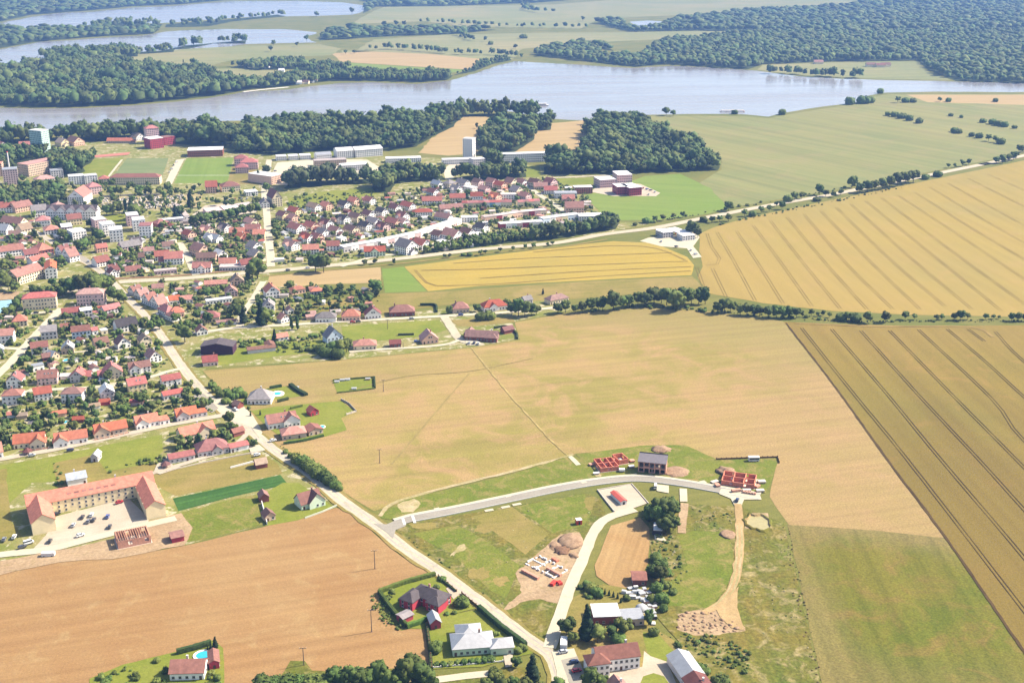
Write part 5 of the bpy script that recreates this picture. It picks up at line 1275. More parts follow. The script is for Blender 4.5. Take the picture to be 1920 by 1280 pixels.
small_row('between the two town streets', 'between the town streets', 'houses between the two town streets', [
    (355, 447, 'red', 'pch'), (388, 439, 'pnk', 'crm', {'L': 13}), (422, 434, 'drk', 'wht', {'L': 12}), (471, 424, 'pnk', 'crm', {'L': 12}), (475, 438, 'red', 'pch', {'ang': 0.05, 'L': 13, 'h': 5}), (446, 440, 'ora', 'pch', {'ang': 0.05, 'L': 13, 'h': 3}),
    (376, 477, 'pnk', 'pch', {'L': 14, 'D': 11, 'h': 5}), (388, 491, 'brn', 'pch', {'ang': 0.1, 'L': 15, 'h': 4.5}), (380, 509, 'red', 'wht', {'ang': 0.1, 'L': 14}), (428, 499, 'ora', 'wht', {'ang': 0.1, 'L': 13, 'h': 3.4}), (467, 502, 'dbr', 'pnk', {'ang': 0.5, 'L': 14}),
    (477, 470, 'gry', 'wht', {'D': 10}), (480, 486, 'gry', 'crm', {'D': 11}), (413, 485, 'wht', 'wht', {'L': 9}), (453, 450, 'ora', 'pch', {'L': 8, 'h': 3}), (487, 448, 'ora', 'yel', {'ang': 0.05, 'L': 10, 'h': 5}), (327, 493, 'red', 'wht', {'ang': 0.2, 'L': 14, 'D': 11, 'h': 5}),
    (400, 452, 'ltg', 'wht', {'ang': -0.5, 'L': 15, 'h': 3}), (440, 505, 'flt', 'gry', {'roof': 'f', 'ang': 0.1, 'L': 22, 'h': 3})])
small_row('along the upper edge of the wood', 'along the upper edge', 'houses among the trees at upper left', [
    (118, 273, 'tan', 'yel', {'L': 16, 'D': 12}), (142, 272, 'brn', 'pch', {'L': 20, 'D': 14, 'h': 5}), (2, 277, 'pnk', 'wht', {'L': 16}), (50, 277, 'red', 'pch', {'L': 16, 'ang': 0.2}), (258, 262, 'tan', 'wht', {'L': 16, 'D': 12}), (225, 268, 'ora', 'tan', {'L': 30, 'D': 8, 'h': 3, 'ang': 0.0})])
# fuel station
block(1243, 447, 1262, 445, 16, 4.5, 'wht', 'gry', 'small shop of the fuel station under a white roof', 'station_shop', 'shop')
block(1280, 452, 1303, 450, 14, 4, 'wht', 'wht', 'white flat hall right of the fuel station canopy', 'station_hall', 'hall')
# ------------------------------------------------------------------ plants
def ico(sub):
    bm = bmesh.new()
    bmesh.ops.create_icosphere(bm, subdivisions=sub, radius=1.0)
    V = np.array([v.co[:] for v in bm.verts]); F = np.array([[v.index for v in f.verts] for f in bm.faces])
    bm.free()
    return V, F
ICO = {s: ico(s) for s in (1, 2, 3)}

def blob(c, r, sub, rng, amp=0.22):
    V, F = ICO[sub]
    k = rng.normal(0, 1, (6, 3)) * 2.6
    ph = rng.uniform(0, 6.28, 6)
    d = np.sin(V @ k.T + ph).sum(1) * amp * 0.22 + rng.uniform(-amp, amp, len(V)) * 0.5
    return V * (1 + d)[:, None] * np.array(r) + np.array(c), F

def join(parts):
    Vs, Fs, b = [], [], 0
    for V, F in parts:
        Vs.append(V); Fs.append(F + b); b += len(V)
    return np.concatenate(Vs), np.concatenate(Fs)

def leaves(lobes, n, size, rng):
    """small crossed leaf clumps standing off the lobes"""
    Vs, Fs = [], []
    for i in range(n):
        c, r = lobes[rng.integers(len(lobes))]
        d = rng.normal(0, 1, 3); d /= np.linalg.norm(d)
        if d[2] < -0.5: d[2] *= -1
        p = np.array(c) + d * np.array(r) * rng.uniform(0.95, 1.22)
        a = rng.normal(0, 1, 3); a /= np.linalg.norm(a)
        b2 = np.cross(a, d); b2 /= (np.linalg.norm(b2) + 1e-6)
        s = size * rng.uniform(0.6, 1.4)
        k = len(Vs)
        Vs += [p + a * s, p + b2 * s * 0.8, p - a * s * 0.9, p - b2 * s * 0.7]
        Fs += [(k, k + 1, k + 2), (k, k + 2, k + 3)]
    return np.array(Vs), np.array(Fs)

def crown(kind, seed, sub=2, nleaf=220):
    """unit tree: height 1, foot at the origin"""
    rng = np.random.default_rng(seed)
    L = []
    if kind == 'r':
        L.append(((0, 0, .58), (.30, .30, .33)))
        for i in range(9):
            a = i * 2.4 + rng.uniform(0, .6); z = rng.uniform(.36, .84)
            q = .30 * math.sqrt(max(0.1, 1 - ((z - .58) / .36) ** 2))
            s = rng.uniform(.12, .19)
            L.append(((q * math.cos(a), q * math.sin(a), z), (s, s, s * .9)))
    elif kind == 't':
        L.append(((0, 0, .56), (.20, .20, .38)))
        for i in range(8):
            a = i * 2.4 + rng.uniform(0, .6); z = rng.uniform(.28, .86)
            q = .18 * math.sqrt(max(0.1, 1 - ((z - .56) / .42) ** 2))
            s = rng.uniform(.09, .14)
            L.append(((q * math.cos(a), q * math.sin(a), z), (s, s, s * 1.2)))
    elif kind == 'p':
        L.append(((0, 0, .52), (.105, .105, .46)))
        for i in range(5):
            a = i * 2.4; z = .2 + .15 * i
            L.append(((.06 * math.cos(a), .06 * math.sin(a), z), (.07, .07, .13)))
    elif kind == 'c':
        for i in range(6):
            z = .16 + i * .145; s = .25 * (1 - i * .15)
            L.append(((rng.uniform(-.02, .02), rng.uniform(-.02, .02), z), (s, s, .15)))
    elif kind == 'b':
        for i in range(5):
            a = i * 1.26 + rng.uniform(0, .5); q = rng.uniform(.1, .42)
            s = rng.uniform(.32, .5)
            L.append(((q * math.cos(a), q * math.sin(a), .42), (s, s, rng.uniform(.42, .56))))
    parts = [blob(c, r, sub, rng, .24) for c, r in L]
    if nleaf:
        parts.append(leaves(L, nleaf, .042 if kind != 'b' else .085, rng))
    return join(parts)

def trunk(kind):
    mb = MB()
    r = {'r': .022, 't': .018, 'p': .014, 'c': .016, 'b': .02}[kind]
    mb.cyl((0, 0), r * 1.25, -0.01, .30, 6, 0, r * .8)
    if kind in 'rt':
        for a in (0.4, 2.5, 4.5):
            s = len(mb.v)
            mb.cyl((0, 0), r * .6, 0, .26, 5, 0, r * .3)
            for i in range(s, len(mb.v)):
                x, y, z = mb.v[i]
                mb.v[i] = (x + z * .55 * math.cos(a), y + z * .55 * math.sin(a), z * .8 + .26)
    return mb

LEAF = {'r': leaf_mat('broad_leaves', (0.024, 0.044, 0.010), (0.095, 0.122, 0.026)), 't': leaf_mat('tall_tree_leaves', (0.022, 0.042, 0.012), (0.080, 0.105, 0.030)),
        'p': leaf_mat('poplar_leaves', (0.022, 0.04, 0.012), (0.060, 0.088, 0.024)), 'c': leaf_mat('conifer_needles', (0.007, 0.019, 0.009), (0.026, 0.045, 0.018)),
        'b': leaf_mat('bush_leaves', (0.028, 0.050, 0.010), (0.100, 0.132, 0.028))}
M_bark = plain_mat('bark', (0.07, 0.05, 0.035), 0.95, 0.3, 3)
KINDS = {'r': ('leafy_tree', 'round leafy tree', 'tree'), 't': ('tall_tree', 'tall leafy tree', 'tree'), 'p': ('poplar', 'slim poplar', 'tree'), 'c': ('conifer', 'dark conifer', 'tree'), 'b': ('bush', 'low green bush', 'bush')}
CROWN, TRUNK, WHOLE = {}, {}, {}
for k in KINDS:
    CROWN[k] = [fast_mesh('crown', *crown(k, 100 + i * 7, 2), LEAF[k]) for i in range(4)]
    tm = trunk(k)
    TRUNK[k] = tm.mesh('trunk', M_bark)
    WHOLE[k] = []
    for i in range(4):
        V, F = crown(k, 300 + i * 7, 1 if k != 'b' else 2, 120)
        t = []
        for f in tm.f:
            for j in range(1, len(f) - 1): t.append((f[0], f[j], f[j + 1]))
        V2 = np.concatenate([V, np.array(tm.v)]); F2 = np.concatenate([F, np.array(t) + len(V)])
        WHOLE[k].append(fast_mesh('tree', V2, F2, [LEAF[k], M_bark], matidx=np.concatenate([np.zeros(len(F)), np.ones(len(t))])))

TREES = []
def plant(x, y, h, kind, label, group, w=1.0, whole=False):
    nm, _, cat = KINDS[kind]
    rnd = random.random
    s = (h * w * (0.92 + .16 * rnd()), h * w * (0.92 + .16 * rnd()), h)
    rz = rnd() * 6.28
    if whole or kind == 'b':
        o = link_mesh(nm, random.choice(WHOLE[kind] if kind != 'b' or whole else CROWN[kind]), None, (x, y, 0), rz)
        o.scale = s
        tag(o, label, cat, group)
    else:
        o = empty(nm, (x, y, 0), rz)
        tag(o, label, cat, group)
        c = link_mesh('crown', random.choice(CROWN[kind]), o); c.scale = s
        t = link_mesh('trunk', TRUNK[kind], o); t.scale = (h, h, h)
    TREES.append((x, y, h * w * 0.35))
    return o

def tree_list(where, group, items, kindwords=None):
    """items: px, py of the foot, height in px of the picture, kind"""
    items = sorted(items, key=lambda t: (t[0], t[1]))
    for i, (px, py, hp, k) in enumerate(items):
        x, y = P(px, py)
        dep = PITCH + math.atan((py - 640.0) / FPX)
        ka, kb = {'r': (.85, .58), 't': (.9, .35), 'p': (1.0, .15), 'c': (1.0, .2), 'b': (.75, 1.0)}[k]
        h = hp / (scale_at(py) * (ka * math.cos(dep) + kb * math.sin(dep)))
        w = 1.0
        if k == 'b': w = 1.15
        kw = (kindwords or {}).get(k) or KINDS[k][1]
        plant(x, y, h, k, '%s, %s %s' % (kw, nth(i), where), group, w, whole=hp < 15)

tree_list('in the left end of the field hedge', 'trees of the hedge between the big fields', [
    (1078, 588, 18, 'r'), (1092, 586, 22, 'r'), (1108, 584, 26, 'r'), (1122, 581, 24, 'r'), (1130, 581, 28, 't'), (1150, 583, 40, 'r'), (1166, 579, 26, 'r'), (1180, 576, 24, 'r'), (1196, 573, 26, 'r'),
    (1210, 575, 30, 'r'), (1226, 571, 34, 'r'), (1240, 569, 30, 'r'), (1250, 572, 36, 'r'), (1268, 583, 42, 'r'), (1284, 576, 38, 'r'), (1296, 571, 34, 'r'), (1310, 570, 34, 't'), (1322, 570, 32, 't')])
tree_list('in the middle of the field hedge', 'trees of the hedge between the big fields', [
    (1346, 588, 24, 'r'), (1358, 586, 28, 'r'), (1370, 585, 24, 'r'), (1388, 591, 22, 'r'), (1400, 591, 24, 'r'), (1414, 592, 24, 'r'), (1424, 592, 20, 'r'), (1440, 596, 22, 'r'), (1456, 595, 26, 'r'),
    (1468, 596, 22, 'r'), (1480, 596, 24, 'r'), (1493, 596, 20, 'r'), (1504, 594, 12, 't'), (1521, 592, 14, 'r'), (1533, 593, 10, 'r'), (1543, 592, 12, 'r'), (1555, 595, 10, 'r')])
tree_list('in the right end of the field hedge', 'trees of the hedge between the big fields', [
    (1575, 600, 14, 'b'), (1590, 602, 18, 'r'), (1604, 602, 16, 'b'), (1627, 605, 24, 'r'), (1660, 604, 22, 'r'), (1697, 599, 16, 'r'), (1714, 599, 12, 'r'), (1756, 600, 12, 'r'), (1766, 599, 12, 'r'), (1788, 600, 15, 'r'),
    (1800, 600, 20, 'r'), (1814, 599, 14, 'r'), (1848, 599, 13, 'r'), (1862, 598, 10, 'r'), (1873, 598, 8, 'r'), (1896, 602, 16, 'r'), (1908, 602, 17, 'r'), (1922, 602, 15, 'r')])
tree_list('on the highway near the fuel station', 'trees along the highway', [
    (1212, 418, 10, 'b'), (1228, 416, 12, 'r'), (1243, 414, 13, 'r'), (1262, 411, 12, 'r'), (1280, 408, 12, 'r'), (1297, 443, 30, 'r'), (1308, 446, 18, 'r'), (1320, 416, 10, 'b'), (1335, 418, 14, 'r'), (1349, 416, 13, 'r'),
    (1366, 415, 15, 'r'), (1366, 396, 20, 'r'), (1396, 406, 14, 'r'), (1411, 405, 10, 'b'), (1427, 400, 14, 'r'), (1442, 397, 13, 'r'), (1466, 393, 15, 'r'), (1456, 388, 12, 'r')])
tree_list('on the long highway avenue', 'trees along the highway', [
    (1478, 378, 12, 'b'), (1489, 375, 16, 'r'), (1503, 373, 14, 'r'), (1536, 366, 20, 'r'), (1548, 369, 14, 'r'), (1532, 377, 8, 'b'), (1562, 370, 12, 'r'), (1576, 366, 13, 'r'), (1597, 352, 22, 'r'), (1612, 362, 20, 'r'), (1626, 360, 22, 'r'),
    (1640, 357, 20, 'r'), (1654, 355, 22, 'r'), (1668, 352, 22, 'r'), (1682, 349, 24, 'r'), (1697, 345, 24, 'r'), (1712, 342, 24, 'r'), (1736, 336, 9, 'b'), (1758, 331, 10, 'b'), (1778, 315, 9, 'r'), (1804, 312, 13, 'r')])
tree_list('at the far right end of the highway', 'trees along the highway', [
    (1790, 314, 8, 'r'), (1816, 309, 12, 'r'), (1868, 307, 14, 'r'), (1880, 306, 16, 'r'), (1890, 303, 15, 'r'), (1900, 300, 15, 'r'), (1912, 287, 16, 'r'), (1920, 285, 14, 'r'), (1906, 296, 12, 'r')])
tree_list('among small trees below the highway', 'small roadside trees below the highway', [
    (739, 496, 12, 't'), (834, 484, 9, 'r'), (843, 483, 9, 'r'), (868, 480, 6, 'b'), (880, 480, 7, 'b'), (901, 479, 12, 'r'), (910, 477, 10, 'r'), (938, 473, 10, 'r'), (962, 470, 9, 'r'), (985, 466, 9, 'r'), (1001, 465, 11, 'r'), (1036, 460, 9, 'r'), (1027, 462, 8, 'r'), (684, 497, 12, 'r'), (703, 495, 12, 'r')])
tree_list('of two willows beside the highway', 'willows beside the highway', [(592, 510, 36, 'r'), (607, 511, 34, 'r')])
tree_list('in the tree row at the bottom edge', 'trees along the bottom edge', [
    (494, 1292, 33, 'b'), (515, 1290, 28, 'b'), (540, 1292, 33, 'b'), (563, 1288, 31, 'b'), (586, 1290, 33, 'b'), (607, 1290, 33, 'b'), (628, 1286, 41, 'r'), (646, 1290, 39, 'r'), (661, 1284, 46, 'r'), (678, 1292, 44, 'r'), (694, 1288, 44, 'r'), (712, 1285, 52, 'r'), (728, 1294, 46, 'r'), (748, 1292, 46, 'r'), (765, 1283, 65, 'r'), (787, 1286, 59, 'r'), (806, 1292, 49, 'r')])
tree_list('beside the bottom end of the main road', 'trees at the bottom of the main road', [
    (912, 1300, 34, 'r'), (930, 1286, 36, 'r'), (944, 1298, 36, 'r'), (962, 1296, 32, 'r'), (998, 1277, 52, 'c'), (984, 1300, 36, 'r'), (1012, 1304, 30, 'r'), (1046, 1298, 34, 'r'), (925, 1262, 16, 'b'), (968, 1250, 24, 'r')])
tree_list('around the white farmhouse', 'trees around the farmhouse', [
    (1100, 1196, 66, 'c'), (1120, 1204, 40, 'r'), (1063, 1190, 40, 'r'), (1074, 1206, 26, 'r'), (1148, 1196, 30, 'r'), (1168, 1192, 42, 'r'), (1160, 1204, 24, 'b'), (1106, 1290, 44, 'r'), (1130, 1292, 32, 'r'), (1216, 1172, 34, 't'), (1226, 1190, 18, 'b'), (1310, 1256, 18, 'b'), (1352, 1290, 34, 'b'), (1322, 1262, 14, 'b')])
tree_list('in the dark tree group beside the paved lot', 'dark trees beside the paved lot', [
    (1224, 970, 28, 'b'), (1233, 984, 44, 'r'), (1244, 980, 58, 'r'), (1256, 978, 50, 'r'), (1248, 1000, 40, 'r'), (1262, 995, 34, 'r'), (1216, 960, 18, 'b')])
tree_list('in the scrub along the scrap garden', 'scrub along the scrap garden', [
    (1230, 1050, 18, 'b'), (1240, 1066, 22, 'b'), (1238, 1090, 34, 'r'), (1226, 1078, 24, 'b'), (1252, 1078, 16, 'b'), (1232, 1108, 20, 'b'), (1250, 1100, 14, 'b'), (1222, 1128, 16, 'b'), (1240, 1128, 22, 'b'), (1262, 1112, 12, 'b'), (1245, 1145, 16, 'b')])
tree_list('in the clipped row above the farm lawn', 'clipped shrubs above the farm lawn', [
    (1120, 1116, 20, 'b'), (1108, 1108, 18, 'b'), (1134, 1114, 12, 'c'), (1142, 1116, 12, 'c'), (1150, 1119, 12, 'c'), (1158, 1122, 12, 'c'), (1100, 1100, 14, 'b'), (1164, 1130, 11, 'c'), (1176, 1124, 12, 'b'), (1098, 1118, 8, 'b'), (1106, 1121, 8, 'b'), (1088, 1102, 9, 'b')])
tree_list('in the garden of the red walled house', 'shrubs of the red walled house', [
    (735, 1118, 18, 'r'), (728, 1124, 10, 'b'), (818, 1104, 10, 'b'), (868, 1134, 22, 'b'), (858, 1136, 16, 'b'), (852, 1150, 8, 'b'), (838, 1152, 7, 'b'), (752, 1132, 14, 'r'), (830, 1088, 10, 'b')])
tree_list('in the garden of the light grey-roofed house', 'shrubs of the light grey-roofed house', [
    (816, 1220, 24, 'b'), (932, 1170, 6, 'b'), (930, 1190, 10, 'b'), (818, 1248, 10, 'b'), (831, 1247, 10, 'b'), (857, 1244, 10, 'b'), (870, 1243, 11, 'b'), (884, 1242, 10, 'b'), (896, 1241, 10, 'b'), (909, 1240, 12, 'b'), (920, 1238, 12, 'b'), (845, 1246, 9, 'b'), (980, 1218, 14, 'b'), (972, 1224, 14, 'b')])
tree_list('in the bush row east of the main road', 'bushes east of the main road', [
    (556, 866, 20, 'b'), (568, 873, 22, 'b'), (578, 880, 22, 'b'), (588, 886, 22, 'b'), (599, 894, 24, 'b'), (609, 901, 22, 'b'), (619, 908, 20, 'b'), (629, 914, 16, 'b'), (637, 919, 12, 'b'), (545, 858, 10, 'b'), (535, 850, 8, 'b')])
tree_list('among bushes above the grey hipped house', 'bushes along the meadow corner', [
    (398, 726, 12, 'b'), (406, 735, 12, 'b'), (415, 744, 14, 'b'), (427, 742, 16, 'b'), (438, 748, 14, 'b'), (446, 738, 14, 'b'), (457, 744, 12, 'b'), (424, 756, 12, 'b'), (436, 762, 10, 'b'), (470, 780, 10, 'c'), (488, 778, 10, 'c')])
tree_list('in the dark tree mass above the two apartment houses', 'dark trees above the apartment houses', [
    (110, 553, 26, 'r'), (124, 549, 30, 'r'), (136, 553, 34, 'r'), (148, 551, 38, 'r'), (160, 554, 40, 'r'), (172, 551, 42, 'r'), (184, 553, 42, 'r'), (195, 549, 38, 'r'), (205, 546, 34, 'r'), (98, 557, 22, 'r'), (84, 557, 22, 'r'), (66, 556, 24, 'r'), (118, 558, 22, 'r'), (60, 545, 14, 'r'), (100, 540, 20, 'r')])
tree_list('beside the main road bend', 'trees beside the main road bend', [(214, 567, 30, 'r'), (224, 567, 26, 'r'), (232, 568, 20, 'r'), (292, 612, 26, 'r'), (300, 618, 22, 'r'), (284, 622, 22, 'r'), (272, 608, 16, 'r')])
tree_list('at the left edge beside the blue court', 'trees beside the blue court', [(32, 584, 26, 'r'), (22, 590, 20, 'r'), (12, 593, 18, 'r'), (38, 570, 20, 'r'), (2, 540, 34, 'r'), (16, 545, 30, 'r'), (32, 534, 20, 'r'), (4, 510, 26, 'r'), (30, 548, 22, 'r')])
tree_list('in the gardens below the highway', 'big garden trees below the highway', [
    (347, 642, 38, 'r'), (330, 606, 22, 'r'), (391, 608, 24, 'r'), (483, 522, 44, 'r'), (474, 524, 30, 'r'), (457, 606, 34, 'c'), (451, 600, 30, 'r'), (490, 610, 46, 'c'), (500, 608, 34, 'r'), (547, 618, 28, 'p'), (558, 618, 28, 'p'), (390, 560, 24, 'r'), (404, 558, 22, 'r'), (376, 558, 18, 'r'), (340, 560, 14, 'b'), (370, 600, 20, 'r'), (366, 622, 16, 'r'), (442, 578, 20, 'r'), (515, 640, 24, 'c'), (705, 551, 30, 'r'), (690, 560, 14, 'b'), (615, 556, 24, 'r')])
tree_list('in the dark bushes by the pale blue house', 'dark bushes by the pale blue house', [(624, 664, 28, 'r'), (640, 664, 32, 'r'), (650, 660, 26, 'r'), (612, 668, 20, 'b'), (634, 670, 20, 'b'), (604, 660, 18, 'b')])
tree_list('at the upper street end', 'trees at the end of the upper village street', [(960, 590, 26, 'r'), (972, 592, 34, 'r'), (984, 594, 30, 'r'), (996, 592, 24, 'r'), (1006, 590, 20, 'r'), (902, 600, 16, 'b'), (918, 598, 16, 'b'), (894, 584, 16, 'r'), (842, 588, 16, 'r'), (1018, 552, 12, 'c'), (1046, 588, 22, 'r'), (1060, 586, 24, 'r'), (950, 576, 18, 'r')])
tree_list('in the clipped dark row before the garages', 'clipped dark trees before the garages', [(366, 425, 22, 'r'), (377, 423, 23, 'r'), (390, 420, 23, 'r'), (403, 417, 24, 'r'), (420, 415, 22, 'r'), (432, 412, 22, 'r'), (444, 409, 22, 'r'), (457, 406, 22, 'r'), (470, 404, 22, 'r'), (482, 401, 22, 'r')])
tree_list('around the cemetery', 'trees around the cemetery', [(236, 398, 28, 'p'), (247, 398, 28, 'c'), (255, 412, 30, 'r'), (262, 408, 22, 'r'), (358, 388, 32, 'c'), (330, 410, 26, 'c'), (338, 408, 22, 'r'), (200, 404, 20, 'r'), (212, 403, 22, 'r'), (224, 402, 20, 'r'), (182, 390, 20, 'r'), (210, 368, 20, 'r'), (226, 368, 18, 'r'), (262, 366, 20, 'r'), (278, 364, 18, 'r'), (318, 362, 16, 'r'), (300, 364, 16, 'r'), (292, 392, 8, 'c'), (310, 392, 8, 'c')])
tree_list('around the stepped white blocks', 'trees around the stepped blocks', [(150, 470, 24, 'r'), (160, 471, 26, 'r'), (170, 466, 26, 'r'), (180, 452, 26, 't'), (188, 455, 26, 'r'), (118, 450, 22, 'r'), (170, 428, 18, 'r'), (128, 455, 18, 'r'), (292, 438, 14, 'r')])
tree_list('along the straight town street', 'trees along the straight town street', [(515, 445, 16, 'r'), (519, 449, 18, 'r'), (514, 424, 14, 'r'), (516, 432, 16, 'r'), (484, 384, 16, 'r'), (500, 360, 18, 'r'), (488, 476, 16, 'r'), (490, 492, 18, 'r'), (514, 394, 12, 'r'), (500, 330, 20, 'r'), (486, 340, 22, 'p')])
tree_list('in shrubs along the lakeside pasture', 'shrubs on the lakeside pastures', [(1249, 217, 16, 'r'), (1262, 218, 12, 'r'), (1378, 214, 7, 'b'), (1466, 215, 9, 'b'), (1593, 196, 12, 'b'), (1618, 194, 13, 'b'), (1632, 193, 11, 'b'), (1650, 175, 8, 'b'), (1683, 193, 12, 'r'), (1698, 192, 8, 'b'), (1712, 192, 7, 'b'), (1762, 191, 9, 'r'), (1778, 191, 7, 'b'), (1866, 191, 6, 'b')])
tree_list('in field shrubs at far right', 'field shrubs of the right pasture', [(1664, 217, 7, 'b'), (1677, 219, 9, 'b'), (1691, 222, 9, 'b'), (1704, 226, 9, 'b'), (1724, 231, 9, 'b'), (1783, 218, 5, 'b'), (1802, 221, 5, 'b'), (1843, 230, 7, 'b'), (1860, 233, 9, 'b'), (1872, 236, 9, 'b'), (1884, 238, 9, 'b'), (1902, 241, 6, 'b'), (1790, 248, 8, 'b'), (1796, 250, 8, 'b'), (1822, 256, 7, 'b'), (1836, 259, 9, 'b'), (1853, 265, 13, 'r'), (1866, 267, 13, 'r'), (1878, 270, 10, 'b')])
tree_list('among lone trees beyond the lake', 'lone trees beyond the lake', [(653, 128, 14, 'r'), (318, 126, 8, 't'), (302, 126, 7, 'r'), (344, 120, 9, 'p'), (648, 102, 8, 'r'), (664, 101, 7, 'r'), (575, 78, 12, 'r'), (513, 86, 10, 'r'), (557, 88, 9, 'r'), (508, 97, 10, 'r'), (660, 27, 12, 'r'), (594, 32, 10, 'r'), (743, 50, 11, 'r'), (758, 49, 9, 'r'), (720, 50, 10, 'r'), (982, 72, 7, 'b'), (966, 92, 9, 'r'), (920, 84, 6, 'b'), (1093, 40, 9, 'r')])
tree_list('on the tan clearing behind the town', 'lone trees on the tan clearing', [(894, 241, 11, 't'), (1092, 252, 10, 'r'), (1098, 234, 14, 'r'), (812, 254, 7, 'b')])

# ---- far and dense woods: nobody could count their trees
def inside(poly, X, Y):
    px = np.array([p[0] for p in poly]); py = np.array([p[1] for p in poly])
    c = np.zeros(len(X), bool); n = len(px); j = n - 1
    for i in range(n):
        cond = ((py[i] > Y) != (py[j] > Y))
        xi = (px[j] - px[i]) * (Y - py[i]) / (py[j] - py[i] + 1e-12) + px[i]
        c ^= cond & (X < xi); j = i
    return c

def scatter(poly, sp, rng, grow=0.0):
    a = np.array(poly)
    x0, y0 = a.min(0); x1, y1 = a.max(0)
    nx, ny = max(1, int((x1 - x0) / sp)), max(1, int((y1 - y0) / sp))
    gx, gy = np.meshgrid(np.arange(nx + 1), np.arange(ny + 1))
    X = x0 + (gx + rng.uniform(-.45, .45, gx.shape) + 0.5 * (gy % 2)) * sp
    Y = y0 + (gy + rng.uniform(-.45, .45, gy.shape)) * sp
    X, Y = X.ravel(), Y.ravel()
    m = inside(poly, X, Y)
    return X[m], Y[m]

def lowcrown(seed, tall=False):
    rng = np.random.default_rng(seed)
    r0 = .22 if tall else .28
    L = [((0, 0, .58), (r0, r0, .34))]
    for i in range(5):
        a = i * 1.9 + rng.uniform(0, 1.2); z = rng.uniform(.42, .86); q = r0 * rng.uniform(.6, 1.0) * (1.15 - abs(z - .58))
        sz = rng.uniform(.10, .19)
        L.append(((q * math.cos(a), q * math.sin(a), z), (sz, sz, sz * rng.uniform(.8, 1.3))))
    V, F = join([blob(c, r, 1, rng, .42) for c, r in L] + [leaves(L, 46, .055, rng)])
    return V, F[V[F].mean(1)[:, 2] > .30]
LOW = {'near': [lowcrown(500 + i) for i in range(6)] + [lowcrown(520 + i, True) for i in range(3)],
       'con': [crown('c', 540 + i, 1, 30) for i in range(3)], 'bush': [crown('b', 560 + i, 1, 14) for i in range(4)], 'shrub': [crown('b', 565 + i, 1, 90) for i in range(4)]}
def lowpoly(seed):
    rng = np.random.default_rng(seed)
    L = [((0, 0, .56), (.36, .36, .40))] + [((.2 * math.cos(a), .2 * math.sin(a), rng.uniform(.6, .85)), (.17, .17, .17)) for a in (rng.uniform(0, 2), rng.uniform(3, 5))]
    V, F = join([blob(c, r, 1, rng, .46) for c, r in L] + [leaves(L, 20, .075, rng)])
    return V, F[V[F].mean(1)[:, 2] > .34]
LOW['far'] = [lowpoly(600 + i) for i in range(5)]
def tiny(seed):
    rng = np.random.default_rng(seed)
    V, F = blob((0, 0, .55), (.40, .40, .45), 1, rng, .5)
    return V, F[V[F].mean(1)[:, 2] > .42]
LOW['tiny'] = [tiny(650 + i) for i in range(6)]
M_wood = leaf_mat('wood_leaves', (0.024, 0.044, 0.013), (0.088, 0.116, 0.032), 'attr', 0.12)
M_gard = leaf_mat('garden_tree_leaves', (0.030, 0.052, 0.012), (0.10, 0.13, 0.03), 'attr', 0.3)
M_shrub = leaf_mat('shrub_leaves', (0.034, 0.058, 0.012), (0.115, 0.145, 0.032), 'attr', 0.4)
M_poplar_wood = leaf_mat('wood_leaves_pale', (0.024, 0.038, 0.016), (0.066, 0.080, 0.034), 'attr', 0.2)

def mass(name, label, X, Y, hs, kind, mat, rng, wf=1.0, kind_tag='stuff', sink=0.0):
    T = LOW[kind]
    Vs, Fs, Ts, b = [], [], [], 0
    for x, y, h in zip(X, Y, hs):
        V, F = T[rng.integers(len(T))]
        a = rng.uniform(0, 6.28); c, s = math.cos(a), math.sin(a)
        w = h * wf * rng.uniform(.85, 1.2)
        Vs.append(np.stack([(V[:, 0] * c - V[:, 1] * s) * w + x, (V[:, 0] * s + V[:, 1] * c) * w + y, V[:, 2] * h - sink * h], 1))
        Fs.append(F + b); b += len(V)
        Ts.append(np.full(len(V), rng.uniform(0, 1)))
    if not Vs: return None
    me = fast_mesh(name, np.concatenate(Vs), np.concatenate(Fs), mat, np.concatenate(Ts))
    return tag(link_mesh(name, me), label, kind=kind_tag)

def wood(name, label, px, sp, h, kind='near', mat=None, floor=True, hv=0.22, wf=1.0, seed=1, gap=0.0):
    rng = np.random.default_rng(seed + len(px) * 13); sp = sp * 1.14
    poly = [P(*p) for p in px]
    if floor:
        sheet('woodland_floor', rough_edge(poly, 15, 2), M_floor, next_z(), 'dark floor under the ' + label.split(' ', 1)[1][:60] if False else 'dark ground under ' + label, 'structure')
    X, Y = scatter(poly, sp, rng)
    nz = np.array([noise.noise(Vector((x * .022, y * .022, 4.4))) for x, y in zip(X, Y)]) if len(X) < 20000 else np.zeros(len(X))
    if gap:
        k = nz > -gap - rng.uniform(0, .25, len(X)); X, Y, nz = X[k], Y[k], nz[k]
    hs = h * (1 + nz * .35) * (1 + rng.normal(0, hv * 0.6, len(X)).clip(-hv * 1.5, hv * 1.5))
    return mass(name, label, X, Y, hs, kind, mat or M_wood, rng, wf)

